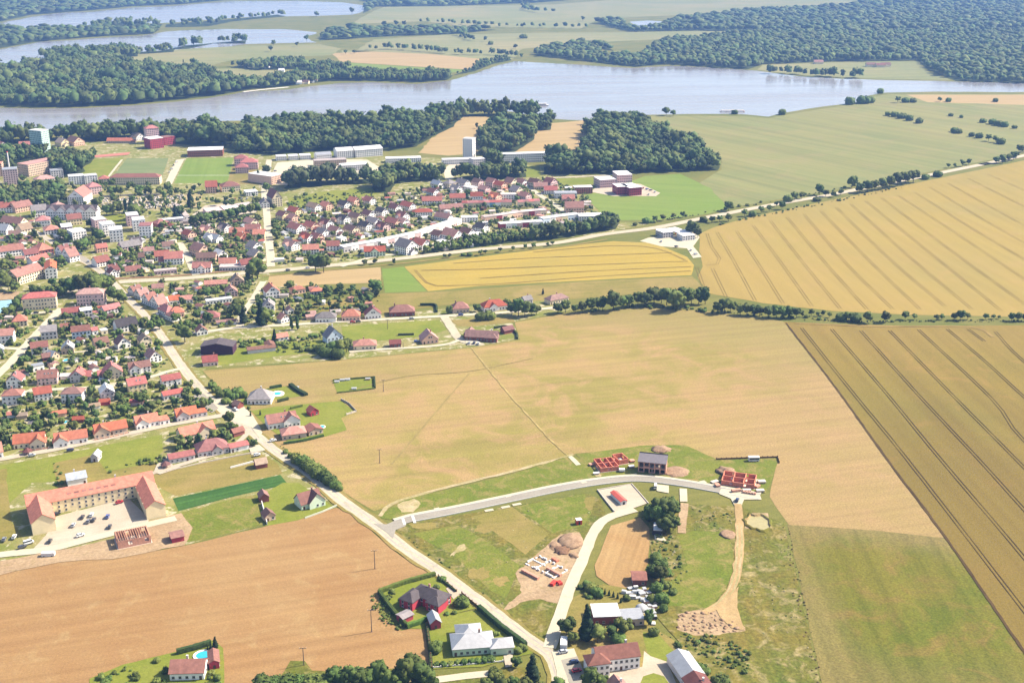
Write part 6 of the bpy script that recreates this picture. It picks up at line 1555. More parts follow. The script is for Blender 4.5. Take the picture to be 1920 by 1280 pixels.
wood('wood', 'the dense rounded wood right of the tan field', [(1098, 252), (1120, 234), (1150, 229), (1190, 229), (1240, 255), (1300, 282), (1350, 312), (1346, 320), (1280, 322), (1180, 326), (1020, 328), (1018, 314), (1060, 306), (1085, 300), (1096, 285), (1108, 272)], 9, 18, wf=1.15, hv=0.36)
wood('copse', 'the wooded knoll between the two tan clearings', [(900, 276), (905, 250), (935, 238), (965, 233), (1000, 238), (1002, 262), (965, 286), (930, 292), (905, 290)], 9, 18, wf=1.15, hv=0.36)
wood('copse', 'the small copse right of the wooded knoll', [(982, 242), (1000, 230), (1034, 233), (1032, 244), (1000, 246)], 9, 18, wf=1.15, hv=0.36)
wood('shore_wood', 'the tall tree belt on the near lake shore', [(812, 219), (900, 214), (963, 213), (1012, 222), (1002, 228), (958, 219), (870, 219), (855, 230), (830, 232)], 9.5, 24, hv=0.3, gap=0.14)
wood('wood', 'the broad dark wood between the works and the lake', [(438, 286), (446, 268), (540, 262), (640, 258), (720, 250), (800, 244), (855, 230), (850, 238), (812, 256), (780, 275), (730, 283), (640, 284), (620, 282), (560, 288), (520, 290)], 9, 19, wf=1.15, hv=0.36)
wood('shore_wood', 'the wood along the near lake shore left of centre', [(306, 262), (325, 246), (430, 244), (500, 240), (640, 233), (760, 228), (815, 224), (830, 232), (800, 242), (720, 249), (560, 260), (440, 266), (420, 276), (330, 270)], 9.5, 20, wf=1.15, hv=0.36, gap=0.14)
wood('shore_wood', 'the dark wood along the lake at far left', [(-120, 292), (0, 276), (60, 268), (130, 264), (190, 266), (250, 262), (308, 262), (310, 250), (240, 254), (120, 258), (0, 262), (-120, 272)], 9.5, 21, wf=1.1, hv=0.36)
wood('town_wood', 'the dark trees round the tower blocks at left', [(-80, 336), (-10, 300), (50, 286), (110, 288), (150, 308), (160, 322), (132, 332), (100, 328), (84, 312), (58, 300), (36, 312), (20, 330)], 8, 17, gap=0.14)
wood('town_wood', 'the dark trees between the pink tower and the red hall', [(-20, 384), (20, 372), (60, 366), (96, 362), (122, 358), (126, 376), (108, 388), (60, 390), (20, 396)], 8, 15, gap=0.14)
wood('tree_belt', 'the tall pale tree belt in front of the works', [(532, 354), (545, 344), (580, 340), (640, 338), (690, 336), (700, 345), (640, 346), (570, 352), (548, 358)], 7, 21, mat=M_poplar_wood, wf=0.8)
wood('tree_belt', 'the leafy tree belt right of the works', [(696, 352), (715, 336), (780, 330), (830, 330), (836, 338), (780, 340), (742, 345), (730, 362), (705, 362)], 7, 19)
wood('tree_belt', 'the leafy trees below the white office tower', [(848, 336), (880, 330), (930, 326), (985, 324), (986, 332), (940, 337), (900, 338), (870, 338)], 7, 17)
wood('tree_belt', 'the trees beside the long white office block', [(905, 292), (940, 300), (944, 306), (930, 312), (905, 300)], 7, 15)
wood('tree_belt', 'the highway tree belt below the flat terraces', [(1000, 448), (1040, 440), (1090, 432), (1120, 420), (1140, 414), (1160, 420), (1155, 430), (1110, 438), (1060, 446), (1010, 453)], 6, 13)
wood('tree_belt', 'the garden tree belt above the highway', [(796, 470), (850, 458), (890, 450), (1000, 442), (1005, 450), (940, 458), (880, 466), (830, 472), (790, 478)], 5, 8, mat=M_shrub)
wood('tree_belt', 'the park trees at the end of the pitches', [(118, 318), (150, 300), (178, 296), (170, 306), (135, 326)], 7, 14)
wood('peninsula_wood', 'the large wood on the peninsula across the lake', [(-300, 206), (0, 199), (90, 201), (160, 200), (250, 195), (330, 188), (400, 180), (440, 165), (430, 152), (385, 142), (370, 128), (340, 134), (250, 128), (220, 116), (130, 112), (80, 128), (0, 134), (-300, 140)], 12, 20, 'far', floor=True, wf=1.05, hv=0.4)
wood('peninsula_wood', 'the shore trees at the tip of the wooded peninsula', [(400, 180), (470, 168), (560, 160), (575, 152), (560, 146), (500, 154), (440, 163)], 12, 18, 'far', wf=1.15, hv=0.36)
wood('shore_wood', 'the thin wood on the far shore at centre', [(570, 158), (620, 152), (700, 152), (790, 155), (840, 150), (850, 142), (800, 143), (720, 142), (640, 141), (580, 146)], 10, 16, 'far')
wood('shore_wood', 'the shore thicket left of the wide lake bay', [(850, 142), (890, 134), (925, 120), (960, 113), (950, 108), (900, 116), (880, 130)], 10, 9, 'far')
wood('peninsula_wood', 'the tree band behind the gardens of the peninsula', [(430, 126), (520, 118), (590, 120), (640, 128), (650, 138), (600, 138), (560, 130), (480, 132)], 12, 15, 'far')
wood('peninsula_wood', 'the trees along the middle lake shore', [(75, 112), (110, 102), (180, 99), (260, 98), (258, 106), (200, 110), (120, 116)], 13, 22, 'far')
wood('peninsula_wood', 'the tree clumps right of the middle lake', [(262, 102), (325, 98), (328, 92), (352, 92), (400, 82), (460, 82), (462, 76), (350, 86), (300, 96), (262, 98)], 18, 20, 'far')
wood('far_wood', 'the vast bluish wood at top right', [(1000, 104), (1020, 92), (1080, 84), (1135, 86), (1150, 96), (1130, 92), (1120, 106), (1190, 108), (1240, 78), (1320, 72), (1430, 62), (2300, 56), (2400, 162), (1920, 157), (1792, 152), (1740, 132), (1722, 114), (1560, 116), (1430, 121), (1400, 131), (1330, 126), (1250, 121), (1190, 126), (1112, 117)], 14, 15, 'tiny', hv=0.25, wf=1.35)
wood('far_wood', 'the far bluish wood along the top edge at right', [(1118, 44), (1160, 38), (1172, 50), (1196, 56), (1246, 50), (1258, 38), (1340, 30), (1430, 20), (1640, 12), (2500, -4), (2600, 50), (1440, 60), (1300, 58), (1180, 60)], 22, 17, 'tiny', hv=0.25, wf=1.8)
wood('far_wood', 'the farthest wood at the top right corner', [(1600, 8), (1700, -2), (2500, -20), (2600, -6), (1640, 12)], 30, 18, 'tiny', hv=0.25, wf=2.2)
wood('far_wood', 'the farthest wood at the top left corner', [(-500, 50), (0, 41), (60, 28), (170, 20), (250, 12), (330, 9), (430, 0), (560, -2), (560, -26), (0, -30), (-500, -20)], 30, 18, 'tiny', hv=0.25, wf=2.2)
wood('far_wood', 'the far wood at the top edge left of centre', [(680, 26), (705, 13), (820, 12), (1000, 6), (1100, -2), (1150, -8), (600, -14), (690, 4)], 30, 18, 'tiny', hv=0.25, wf=2.2)
wood('far_wood', 'the dark wood band between the two far lakes', [(-400, 84), (0, 58), (140, 55), (300, 55), (286, 64), (200, 68), (120, 74), (60, 80), (0, 91), (-400, 102)], 22, 16, 'tiny', hv=0.2, wf=1.9)
wood('far_wood', 'the dark wood strip right of the middle lake', [(598, 76), (615, 60), (680, 56), (820, 55), (930, 56), (860, 64), (700, 70), (650, 74)], 22, 16, 'tiny', hv=0.2, wf=1.9)
wood('far_wood', 'the tree clumps on the far spit', [(128, 53), (200, 46), (225, 41), (305, 46), (300, 52), (226, 55)], 30, 22, 'tiny')
wood('far_wood', 'the second tree clumps on the far spit', [(312, 46), (420, 38), (520, 28), (535, 31), (440, 40), (390, 50), (310, 52)], 34, 20, 'tiny')
def treeline(name, label, px, sp, h, kind, wid, seed=3):
    rng = np.random.default_rng(seed)
    c = catmull([P(*p) for p in px], sp)
    X = np.array([q.x for q in c]) + rng.uniform(-wid, wid, len(c)); Y = np.array([q.y for q in c]) + rng.uniform(-wid, wid, len(c))
    return mass(name, label, X, Y, h * rng.uniform(.7, 1.25, len(c)), kind, M_wood, rng)
treeline('tree_row', 'dark tree row across the pink field beyond the lake', [(698, 94), (740, 93), (790, 97), (828, 100)], 14, 17, 'far', 8)
treeline('tree_row', 'dark tree row continuing right of the pink field', [(830, 101), (880, 103), (930, 104), (972, 109)], 14, 16, 'far', 8)
treeline('tree_row', 'upper dark tree row near the top edge', [(795, 44), (830, 44), (880, 48), (930, 50)], 18, 17, 'tiny', 12)
treeline('tree_row', 'upper dark tree row right of the first one', [(942, 52), (1000, 52), (1050, 53), (1098, 54)], 18, 17, 'tiny', 12)
treeline('tree_row', 'short dark tree row in the yellow strip', [(984, 14), (990, 20), (1010, 24), (1034, 25)], 26, 22, 'tiny', 14)
treeline('tree_row', 'short tree row in the pale far field', [(866, 67), (872, 72), (890, 77), (910, 78)], 18, 16, 'tiny', 12)
for i, (x, y, n, s, lab) in enumerate(((1455, 138, 8, 9, 'first'), (1491, 139, 5, 8, 'second'), (1545, 144, 14, 12, 'third'), (1605, 147, 5, 8, 'fourth'))):
    rng = np.random.default_rng(40 + i); c = P(x, y)
    mass('shore_clump', '%s dark tree clump from left on the right far shore' % lab, c[0] + rng.normal(0, s * 1.6, n), c[1] + rng.normal(0, s * 1.2, n), rng.uniform(14, 22, n), 'far', M_wood, rng)

# ---- garden shrubs and small trees filling the plots
def clear_of(X, Y, pad=1.2, road_pad=1.5, trees=False):
    ok = np.ones(len(X), bool)
    for (fx, fy, hl, hd, ang, _, _) in FOOT:
        c, s = math.cos(ang), math.sin(ang)
        dx, dy = X - fx, Y - fy
        u = dx * c + dy * s; v = -dx * s + dy * c
        ok &= ~((np.abs(u) < hl + pad) & (np.abs(v) < hd + pad + 1.0))
    for pts, hw in ROADS:
        A = np.array([(p.x, p.y) for p in pts])
        for i in range(len(A) - 1):
            a, b = A[i], A[i + 1]
            d = b - a; L2 = max(d @ d, 1e-9)
            m = (np.abs(X - (a[0] + b[0]) / 2) < 40) & (np.abs(Y - (a[1] + b[1]) / 2) < 40)
            if not m.any(): continue
            t = np.clip(((X - a[0]) * d[0] + (Y - a[1]) * d[1]) / L2, 0, 1)
            ok &= ~((np.hypot(X - a[0] - t * d[0], Y - a[1] - t * d[1]) < hw + road_pad))
    return ok
def garden(name, label, px, sp, lo, hi, kind='bush', mat=None, p=0.7, seed=5, pad=1.2, wf=1.0):
    rng = np.random.default_rng(seed)
    X, Y = scatter([P(*q) for q in px], sp, rng)
    k = rng.uniform(0, 1, len(X)) < p
    X, Y = X[k], Y[k]
    m = clear_of(X, Y, pad)
    X, Y = X[m], Y[m]
    return mass(name, label, X, Y, lo + (hi - lo) * rng.uniform(0, 1, len(X)) ** 2, kind, mat or M_shrub, rng, wf)
Z_ESTATE = [(518, 400), (560, 390), (700, 372), (800, 352), (1040, 340), (1100, 366), (1130, 414), (1040, 445), (900, 462), (760, 478), (640, 492), (512, 498)]
Z_MID = [(320, 420), (480, 405), (492, 420), (492, 500), (330, 515), (210, 522), (190, 500), (240, 460)]
Z_GARD = [(250, 545), (330, 532), (480, 518), (505, 536), (720, 548), (700, 592), (640, 596), (400, 615), (330, 620), (290, 575)]
Z_OLD = [(-60, 600), (40, 592), (220, 575), (280, 620), (320, 675), (300, 700), (230, 715), (0, 735), (-60, 740)]
Z_ROWS = [(-60, 776), (0, 752), (170, 735), (290, 715), (345, 700), (385, 740), (400, 772), (300, 796), (100, 834), (-60, 858)]
Z_LOW = [(340, 815), (430, 795), (470, 820), (490, 845), (430, 835), (330, 850)]
Z_WEST = [(-60, 400), (110, 412), (160, 470), (100, 520), (-60, 540)]
for nm, zz, sd, sp, lab in (('garden_shrubs', Z_ESTATE, 11, 5.2, 'garden shrubs between the gabled houses and terraces'), ('garden_shrubs', Z_MID, 12, 4.8, 'garden shrubs between the two town streets'),
                        ('garden_shrubs', Z_GARD, 13, 4.2, 'garden shrubs below the highway'), ('garden_shrubs', Z_OLD, 14, 3.8, 'garden shrubs among the old houses'),
                        ('garden_shrubs', Z_ROWS, 15, 3.6, 'garden shrubs between the village streets'), ('garden_shrubs', Z_LOW, 16, 3.2, 'garden shrubs behind the pink hipped house'),
                        ('garden_shrubs', Z_WEST, 17, 5.0, 'garden shrubs in the old town'),
                        ('garden_shrubs', [(440, 640), (560, 632), (640, 622), (660, 640), (600, 660), (520, 662), (445, 650)], 18, 3.4, 'garden shrubs above the mown meadow')):
    garden(nm, lab, zz, sp, 1.0, 3.8, 'bush', p=0.46, seed=sd)
garden('garden_trees', 'small garden trees of the estate and the terraces', Z_ESTATE, 9, 3.5, 8.5, 'near', M_gard, p=0.6, seed=21, wf=1.1)
garden('garden_trees', 'small garden trees of the town left of the straight street', Z_MID, 8.5, 4, 10, 'near', M_gard, p=0.7, seed=22, wf=1.1)
garden('garden_trees', 'small garden trees of the old town', Z_WEST, 10, 4, 11, 'near', M_gard, p=0.7, seed=23, wf=1.1)
garden('garden_trees', 'small trees of the upper town among the halls', [(-40, 345), (120, 340), (200, 350), (340, 350), (480, 350), (490, 385), (340, 420), (180, 400), (0, 395)], 11, 5, 12, 'near', M_gard, p=0.55, seed=24)
garden('scrub', 'scrub on the overgrown meadow above the estate', [(536, 384), (560, 366), (650, 362), (700, 356), (700, 372), (620, 388), (560, 396)], 5, 1.2, 4, 'bush', p=0.5, seed=25)
garden('scrub', 'weedy scrub beside the new building land', [(1285, 950), (1380, 950), (1382, 985), (1300, 992)], 3, 0.4, 1.1, 'bush', p=0.5, seed=26)
garden('scrub', 'rough weeds on the slope right of the scrap garden', [(1222, 1000), (1262, 1008), (1290, 1070), (1250, 1130), (1228, 1120)], 2.4, 0.5, 1.8, 'shrub', p=0.6, seed=27)
garden('scrub', 'rough weeds below the soil heaps', [(1270, 1186), (1350, 1194), (1400, 1215), (1420, 1240), (1400, 1262), (1350, 1250), (1290, 1215)], 2.2, 0.5, 1.9, 'shrub', p=0.8, seed=28)
garden('scrub', 'dry weed fringe along the ley field', [(1462, 985), (1478, 986), (1508, 1110), (1545, 1290), (1530, 1290), (1490, 1130)], 2.2, 0.3, 0.9, 'shrub', mat=leaf_mat('dry_weeds', (0.10, 0.08, 0.03), (0.20, 0.16, 0.06), 'attr', 0.5), p=0.7, seed=29)
garden('scrub', 'thicket along the farm fence', [(1228, 1182), (1260, 1195), (1330, 1250), (1380, 1300), (1350, 1300), (1290, 1235)], 2.6, 0.6, 2.2, 'shrub', p=0.7, seed=30)
garden('scrub', 'thicket along the bottom edge', [(480, 1330), (505, 1284), (600, 1278), (700, 1270), (800, 1262), (822, 1280), (815, 1330)], 3.0, 1.5, 5.0, 'shrub', p=0.85, seed=31)
garden('scrub', 'shrubs of the garden at bottom left', [(166, 1285), (200, 1262), (250, 1245), (270, 1262), (262, 1330), (150, 1330)], 3.2, 1.0, 3.0, 'shrub', p=0.6, seed=32)
garden('scrub', 'shrubs before the dusty red house at bottom left', [(290, 1290), (300, 1262), (316, 1256), (322, 1300)], 3.0, 1.5, 4.2, 'shrub', p=0.8, seed=33)
garden('scrub', 'shrubs beside the red annex at bottom left', [(384, 1262), (420, 1250), (424, 1300), (380, 1300)], 3.0, 1.0, 3.2, 'shrub', p=0.75, seed=34)
garden('scrub', 'roadside weeds between the main road and the building land', [(755, 1008), (765, 1002), (850, 1062), (935, 1130), (1000, 1185), (995, 1192), (900, 1125), (820, 1065)], 2.2, 0.3, 1.0, 'shrub', p=0.4, seed=35)
garden('scrub', 'roadside scrub along the meadow corner', [(395, 712), (420, 735), (450, 752), (475, 772), (462, 772), (425, 748), (390, 716)], 3, 0.8, 3, 'shrub', p=0.7, seed=36)
garden('scrub', 'roadside scrub above the bush row', [(490, 818), (540, 842), (645, 915), (640, 925), (560, 866), (500, 828)], 3, 0.6, 2.0, 'shrub', p=0.7, seed=37)
garden('scrub', 'row of bushes through the orchard lawn', [(100, 868), (112, 866), (118, 912), (106, 912)], 3, 0.8, 2.4, 'shrub', p=0.7, seed=38)
garden('scrub', 'low orchard shrubs behind the apartment court', [(180, 870), (300, 862), (300, 888), (200, 908)], 7, 0.6, 2.0, 'shrub', p=0.6, seed=39)
garden('scrub', 'hedge shrubs between the lawn and the orchard', [(228, 872), (300, 856), (330, 850), (320, 866), (240, 878)], 3, 0.8, 2.6, 'shrub', p=0.8, seed=40)
garden('scrub', 'field scrub along the hedge foot', [(1060, 590), (1200, 578), (1330, 588), (1500, 600), (1640, 608), (1640, 604), (1500, 594), (1330, 578), (1200, 572)], 5, 0.8, 3.5, 'shrub', p=0.6, seed=41)
garden('scrub', 'dark hedge bottom along the lower wheat', [(1500, 598), (1580, 604), (1740, 604), (1925, 604), (1925, 601), (1740, 601), (1580, 600)], 3, 0.6, 1.8, 'shrub', mat=M_wood, p=0.85, seed=42)
garden('scrub', 'roadside shrubs along the highway avenue', [(1190, 424), (1330, 400), (1470, 376), (1720, 330), (1720, 326), (1470, 372), (1330, 396), (1190, 420)], 6, 1.0, 4.0, 'shrub', p=0.6, seed=43)
garden('scrub', 'roadside shrubs below the highway avenue', [(1330, 420), (1480, 392), (1700, 348), (1700, 352), (1480, 398), (1330, 426)], 6, 0.8, 3.0, 'shrub', p=0.5, seed=44)

M_pale_weed = leaf_mat('pale_flowering_weeds', (0.16, 0.15, 0.06), (0.38, 0.35, 0.20), 'attr', 0.6)
garden('weeds', 'pale flowering weeds along the new road', [(760, 962), (900, 930), (1110, 898), (1112, 890), (1000, 905), (850, 935), (760, 955)], 5, 0.3, 0.8, 'shrub', mat=M_pale_weed, p=.35, seed=61)
garden('weeds', 'pale flowering weeds below the road end', [(1290, 948), (1380, 948), (1384, 990), (1290, 995)], 3.2, 0.3, 0.9, 'shrub', mat=M_pale_weed, p=.6, seed=62)
garden('weeds', 'pale flowering weeds on the slope right of the ploughed plot', [(1225, 1010), (1258, 1014), (1275, 1060), (1240, 1075), (1226, 1060)], 2.6, 0.4, 1.0, 'shrub', mat=M_pale_weed, p=.6, seed=63)
garden('weeds', 'pale weeds along the lower dirt bank', [(1285, 1190), (1350, 1198), (1405, 1216), (1412, 1250), (1340, 1250)], 3.0, 0.3, 0.9, 'shrub', mat=M_pale_weed, p=.5, seed=64)
garden('weeds', 'scattered weeds on the building land', [(750, 990), (880, 965), (1090, 930), (1120, 950), (1060, 1060), (1030, 1190), (900, 1110)], 7, 0.2, 0.7, 'shrub', mat=M_pale_weed, p=.35, seed=65)
garden('weeds', 'brown weeds over the ground right of the dirt track', [(1400, 1000), (1460, 985), (1500, 1110), (1535, 1290), (1480, 1290), (1410, 1180), (1395, 1080)], 4.0, 0.2, 0.7, 'shrub', mat=M_pale_weed, p=.3, seed=66)
garden('weeds', 'green tufts right of the dirt track', [(1400, 1000), (1460, 985), (1500, 1110), (1535, 1290), (1440, 1290), (1395, 1180)], 4.2, 0.2, 0.7, 'shrub', p=.25, seed=67)

# ---- individual garden trees, each told by the house it stands beside
def words_ok(s): return 4 <= len(s.split()) <= 16
USED = {}
def near_house(x, y):
    best = min(FOOT, key=lambda f: (f[0] - x) ** 2 + (f[1] - y) ** 2)
    dx, dy = x - best[0], y - best[1]
    rel = ('right of' if dx > 0 else 'left of') if abs(dx) > abs(dy) else ('behind' if dy > 0 else 'before')
    return rel, best[6]
cand = []
for zi, (zz, sp, pr) in enumerate(((Z_OLD, 11, 0.85), (Z_ROWS, 10, 0.9), (Z_GARD, 10, 0.7), (Z_LOW, 6, 0.9))):
    rng = np.random.default_rng(70 + zi)
    X, Y = scatter([P(*q) for q in zz], sp, rng)
    k = (rng.uniform(0, 1, len(X)) < pr) & clear_of(X, Y, 2.0, 2.0)
    for x, y in zip(X[k], Y[k]):
        if any((x - t[0]) ** 2 + (y - t[1]) ** 2 < (t[2] + 2) ** 2 for t in TREES): continue
        cand.append((x, y, rng.uniform(4, 9.5), 'c' if rng.uniform() < 0.16 else 'r'))
MAXG = 66
random.Random(3).shuffle(cand)
byl = {}
for x, y, h, k in cand[:MAXG]:
    rel, sh = near_house(x, y)
    byl.setdefault((k, rel, sh), []).append((x, y, h))
for (k, rel, sh), lst in byl.items():
    lst.sort()
    word = {'r': 'garden tree', 'c': 'garden conifer'}[k]
    for i, (x, y, h) in enumerate(lst):
        pre = '' if len(lst) == 1 else (('left ' if i == 0 else 'right ') if len(lst) == 2 else ORD[i].replace('leftmost', 'first') + ' ')
        lab = '%s%s %s %s' % (pre, word, rel, sh)
        plant(x, y, h, k, lab, 'garden trees of the village', 1.05)
rest = cand[MAXG:]
if rest:
    a = np.array([r[:3] for r in rest])
    mass('garden_trees', 'further small garden trees of the village', a[:, 0], a[:, 1], a[:, 2], 'near', M_wood, np.random.default_rng(9))

# ---- small outbuildings of the gardens
orng = np.random.default_rng(99)
outs = []
for zz, sp, pr in ((Z_ESTATE, 17, .55), (Z_MID, 15, .6), (Z_GARD, 15, .5), (Z_OLD, 14, .45), (Z_WEST, 16, .6)):
    X, Y = scatter([P(*q) for q in zz], sp, orng)
    k = (orng.uniform(0, 1, len(X)) < pr) & clear_of(X, Y, 3.0, 3.0)
    for x, y in zip(X[k], Y[k]):
        if any((x - t[0]) ** 2 + (y - t[1]) ** 2 < (t[2] + 3) ** 2 for t in TREES): continue
        rel, sh = near_house(x, y)
        outs.append((x, y, rel, sh))
byo = {}
for o in outs: byo.setdefault(o[2:], []).append(o[:2])
ornd = random.Random(8)
for (rel, sh), lst in byo.items():
    lst.sort()
    for i, (x, y) in enumerate(lst):
        rc, wc = ornd.choice((('dst', 'wht'), ('flt', 'crm'), ('red', 'wht'), ('wht', 'wht'), ('gry', 'tan'), ('pnk', 'pch'), ('brn', 'brd'), ('ltg', 'gry')))
        pre = '' if len(lst) == 1 else ORD[i].replace('leftmost', 'first') + ' '
        if rel == 'in front of': rel = 'before'
        house((x, y), ornd.choice((-.9, .1, .3, -.6)), ornd.uniform(5, 9), ornd.uniform(4, 6), 2.6, ornd.choice('gggf'), rc, wc, 'outbuilding', '%soutbuilding, %s roof, %s %s' % (pre, ROOFC[rc][0], rel, sh), 'outbuilding', 'outbuildings in the gardens', near=False, chimney=False, windows=False, pitch=24, short='x', pxy=(0, 0))

# ---- clipped hedges
M_hedge = leaf_mat('clipped_hedge_leaves', (0.035, 0.062, 0.010), (0.080, 0.115, 0.018), 'random', 0.8)
M_hedge_dark = leaf_mat('dark_hedge_leaves', (0.014, 0.026, 0.008), (0.035, 0.050, 0.014), 'random', 0.8)
def hedge(label, px, w, h, dark=False, group=None):
    c = catmull([P(*p) for p in px], 0.9)
    V, F = [], []
    rnd = random.Random(len(px) * 31 + int(px[0][0]))
    prof = [(-.5, 0), (-.52, .35), (-.5, .7), (-.42, 1.0), (-.14, 1.03), (.14, 1.03), (.42, 1.0), (.5, .7), (.52, .35), (.5, 0)]
    m = len(prof)
    for i, q in enumerate(c):
        d = (c[min(i + 1, len(c) - 1)] - c[max(i - 1, 0)]).normalized()
        n = Vector((-d.y, d.x))
        for a, z in prof:
            j = 0.10
            p = q + n * (a * w + rnd.uniform(-j, j)) + d * rnd.uniform(-j, j)
            V.append((p.x, p.y, max(0, z * h + rnd.uniform(-j, j) * (z > 0))))
    for i in range(len(c) - 1):
        for k in range(m - 1):
            F.append((i * m + k, i * m + k + 1, (i + 1) * m + k + 1, (i + 1) * m + k))
    F.append(tuple(range(m))); F.append(tuple(range((len(c) - 1) * m, len(c) * m))[::-1])
    me = bpy.data.meshes.new('hedge'); me.from_pydata(V, [], F)
    me.materials.append(M_hedge_dark if dark else M_hedge)
    return tag(link_mesh('hedge', me), label, 'hedge', group)
hedge('clipped hedge behind the red walled house along the stubble', [(711, 1112), (760, 1094), (816, 1079)], 1.8, 2.3)
hedge('clipped hedge left of the red walled house', [(711, 1112), (735, 1145), (763, 1176)], 1.8, 2.3)
hedge('clipped hedge in front of the low shed in the hedge corner', [(763, 1177), (785, 1170), (804, 1161)], 1.8, 2.3)
hedge('long dark hedge along the main road right of the white roofs', [(898, 1142), (940, 1178), (985, 1212)], 2.2, 2.6, True)
hedge('short dark hedge along the road at the red walled house', [(822, 1084), (840, 1098), (854, 1110)], 0.9, 1.3, True)
hedge('bushy dark hedge at the right end of the oval pool garden', [(545, 723), (558, 733), (574, 742)], 3.2, 2.0, True)
hedge('clipped hedge before the tan bungalow at the meadow edge', [(532, 833), (570, 827), (607, 818)], 1.3, 1.6)
hedge('low dark hedge above the oval pool garden', [(506, 729), (528, 725)], 1.6, 2.0, True)
hedge('low dark hedge below the oval pool garden', [(521, 754), (541, 749)], 1.6, 2.0, True)
hedge('low clipped hedge behind the tall gabled meadow-edge house', [(545, 767), (567, 762)], 1.4, 1.6)
hedge('clipped hedge before the orange roof with front gable', [(318, 816), (336, 812)], 1.4, 1.6)
hedge('dark hedge on the lawn inside the upper village street', [(746, 629), (776, 628)], 2.0, 1.6, True)
hedge('dark hedge at the right end of the bungalow row', [(788, 573), (816, 574), (819, 586)], 1.6, 2.2, True)
hedge('dark garden hedge right of the wide brown house', [(926, 616), (950, 614), (968, 626), (970, 636)], 1.4, 1.8, True)
hedge('tall dark hedge above the turquoise pool at bottom left', [(332, 1226), (370, 1216), (396, 1208)], 2.0, 2.6, True)
hedge('dark hedge between the stubble and the white-roofed lot', [(800, 1174), (806, 1215), (809, 1256)], 1.4, 1.8, True)
hedge('dark hedge along the left side of the brick plot', [(690, 1120), (716, 1160), (752, 1182)], 5.0, 1.6) if False else None
garden('scrub', 'rough grass fringe outside the clipped hedge', [(694, 1118), (704, 1112), (760, 1176), (748, 1184), (726, 1175), (700, 1146)], 1.6, 0.4, 1.3, 'shrub', p=0.85, seed=46)
tree_list('beside the turquoise pool at bottom left', 'conifers by the pool', [(404, 1214, 22, 'c'), (396, 1218, 14, 'c'), (390, 1220, 10, 'c'), (295, 1240, 11, 'b')])
# ------------------------------------------------------------------ building sites
M_brick = plain_mat('fresh_brick', (0.52, 0.175, 0.105), 0.9, 0.22, 1.2)
M_brick_pale = plain_mat('pale_brick', (0.46, 0.235, 0.16), 0.9, 0.22, 1.2)
M_white = plain_mat('white_block', (0.60, 0.57, 0.54), 0.8, 0.1, 1)
M_timber = plain_mat('timber', (0.40, 0.22, 0.13), 0.85, 0.25, 1)
M_dark = plain_mat('dark_panel', (0.035, 0.032, 0.034), 0.7, 0.2, 1)
M_redp = plain_mat('red_plastic', (0.50, 0.045, 0.03), 0.5, 0.08, 1)
M_metal = plain_mat('grey_sheet_metal', (0.33, 0.33, 0.33), 0.5, 0.12, 0.6)
M_pole = plain_mat('weathered_pole_wood', (0.10, 0.075, 0.06), 0.9, 0.2, 1)
M_pool = plain_mat('pool_water', (0.03, 0.30, 0.38), 0.08, 0.05, 0.5, 0.5)
M_poolrim = plain_mat('pool_rim_tiles', (0.58, 0.56, 0.52), 0.7, 0.06, 1)
M_fence = plain_mat('brown_fence_boards', (0.15, 0.075, 0.035), 0.9, 0.25, 1)
M_sandy = plain_mat('sand_render', (0.46, 0.40, 0.33), 0.9, 0.1, 0.6)

def site(name, label, A, B, D, walls, mat, h, cat='house shell', slab=True):
    """roofless shell: walls given as (u0,v0,u1,v1) in shares of the footprint"""
    c, ang, L = front(*A, *B, D)
    root = empty(name, (*c, 0), ang); tag(root, label, cat)
    if slab:
        mb = MB(); mb.box(-L / 2 - .5, L / 2 + .5, -D / 2 - .5, D / 2 + .5, 0, 0.32); mb.build('floor_slab', M_sandy, root)
    rnd = random.Random(int(A[0]))
    for (u0, v0, u1, v1) in walls:
        p = Vector(((u0 - .5) * L, (v0 - .5) * D)); q = Vector(((u1 - .5) * L, (v1 - .5) * D))
        d = q - p; l = d.length; d.normalize()
        mb = MB()
        # a wall with openings: piers, sill and lintel
        n = max(1, int(l / 3.4)); hh = h * rnd.uniform(.92, 1.0)
        for i in range(n):
            a, b = l * i / n, l * (i + 1) / n
            if n > 1 and i % 2 == 1:
                m0, m1 = a + (b - a) * .25, a + (b - a) * .75
                for s0, s1, z0, z1 in ((a, m0, .32, hh), (m1, b, .32, hh), (m0, m1, .32, hh * .35), (m0, m1, hh * .82, hh)):
                    mb.obox((p.x + d.x * (s0 + s1) / 2, p.y + d.y * (s0 + s1) / 2), d, None, s1 - s0 + .001, .38, z0, z1)
            else:
                mb.obox((p.x + d.x * (a + b) / 2, p.y + d.y * (a + b) / 2), d, None, b - a + .001, .38, .32, hh + (0.15 if i % 3 == 0 else 0))
        mb.build('brick_wall', mat, root)
    FOOT.append((*c, L / 2, D / 2, ang, ((A[0] + B[0]) / 2, (A[1] + B[1]) / 2), label))
    return root, L, D

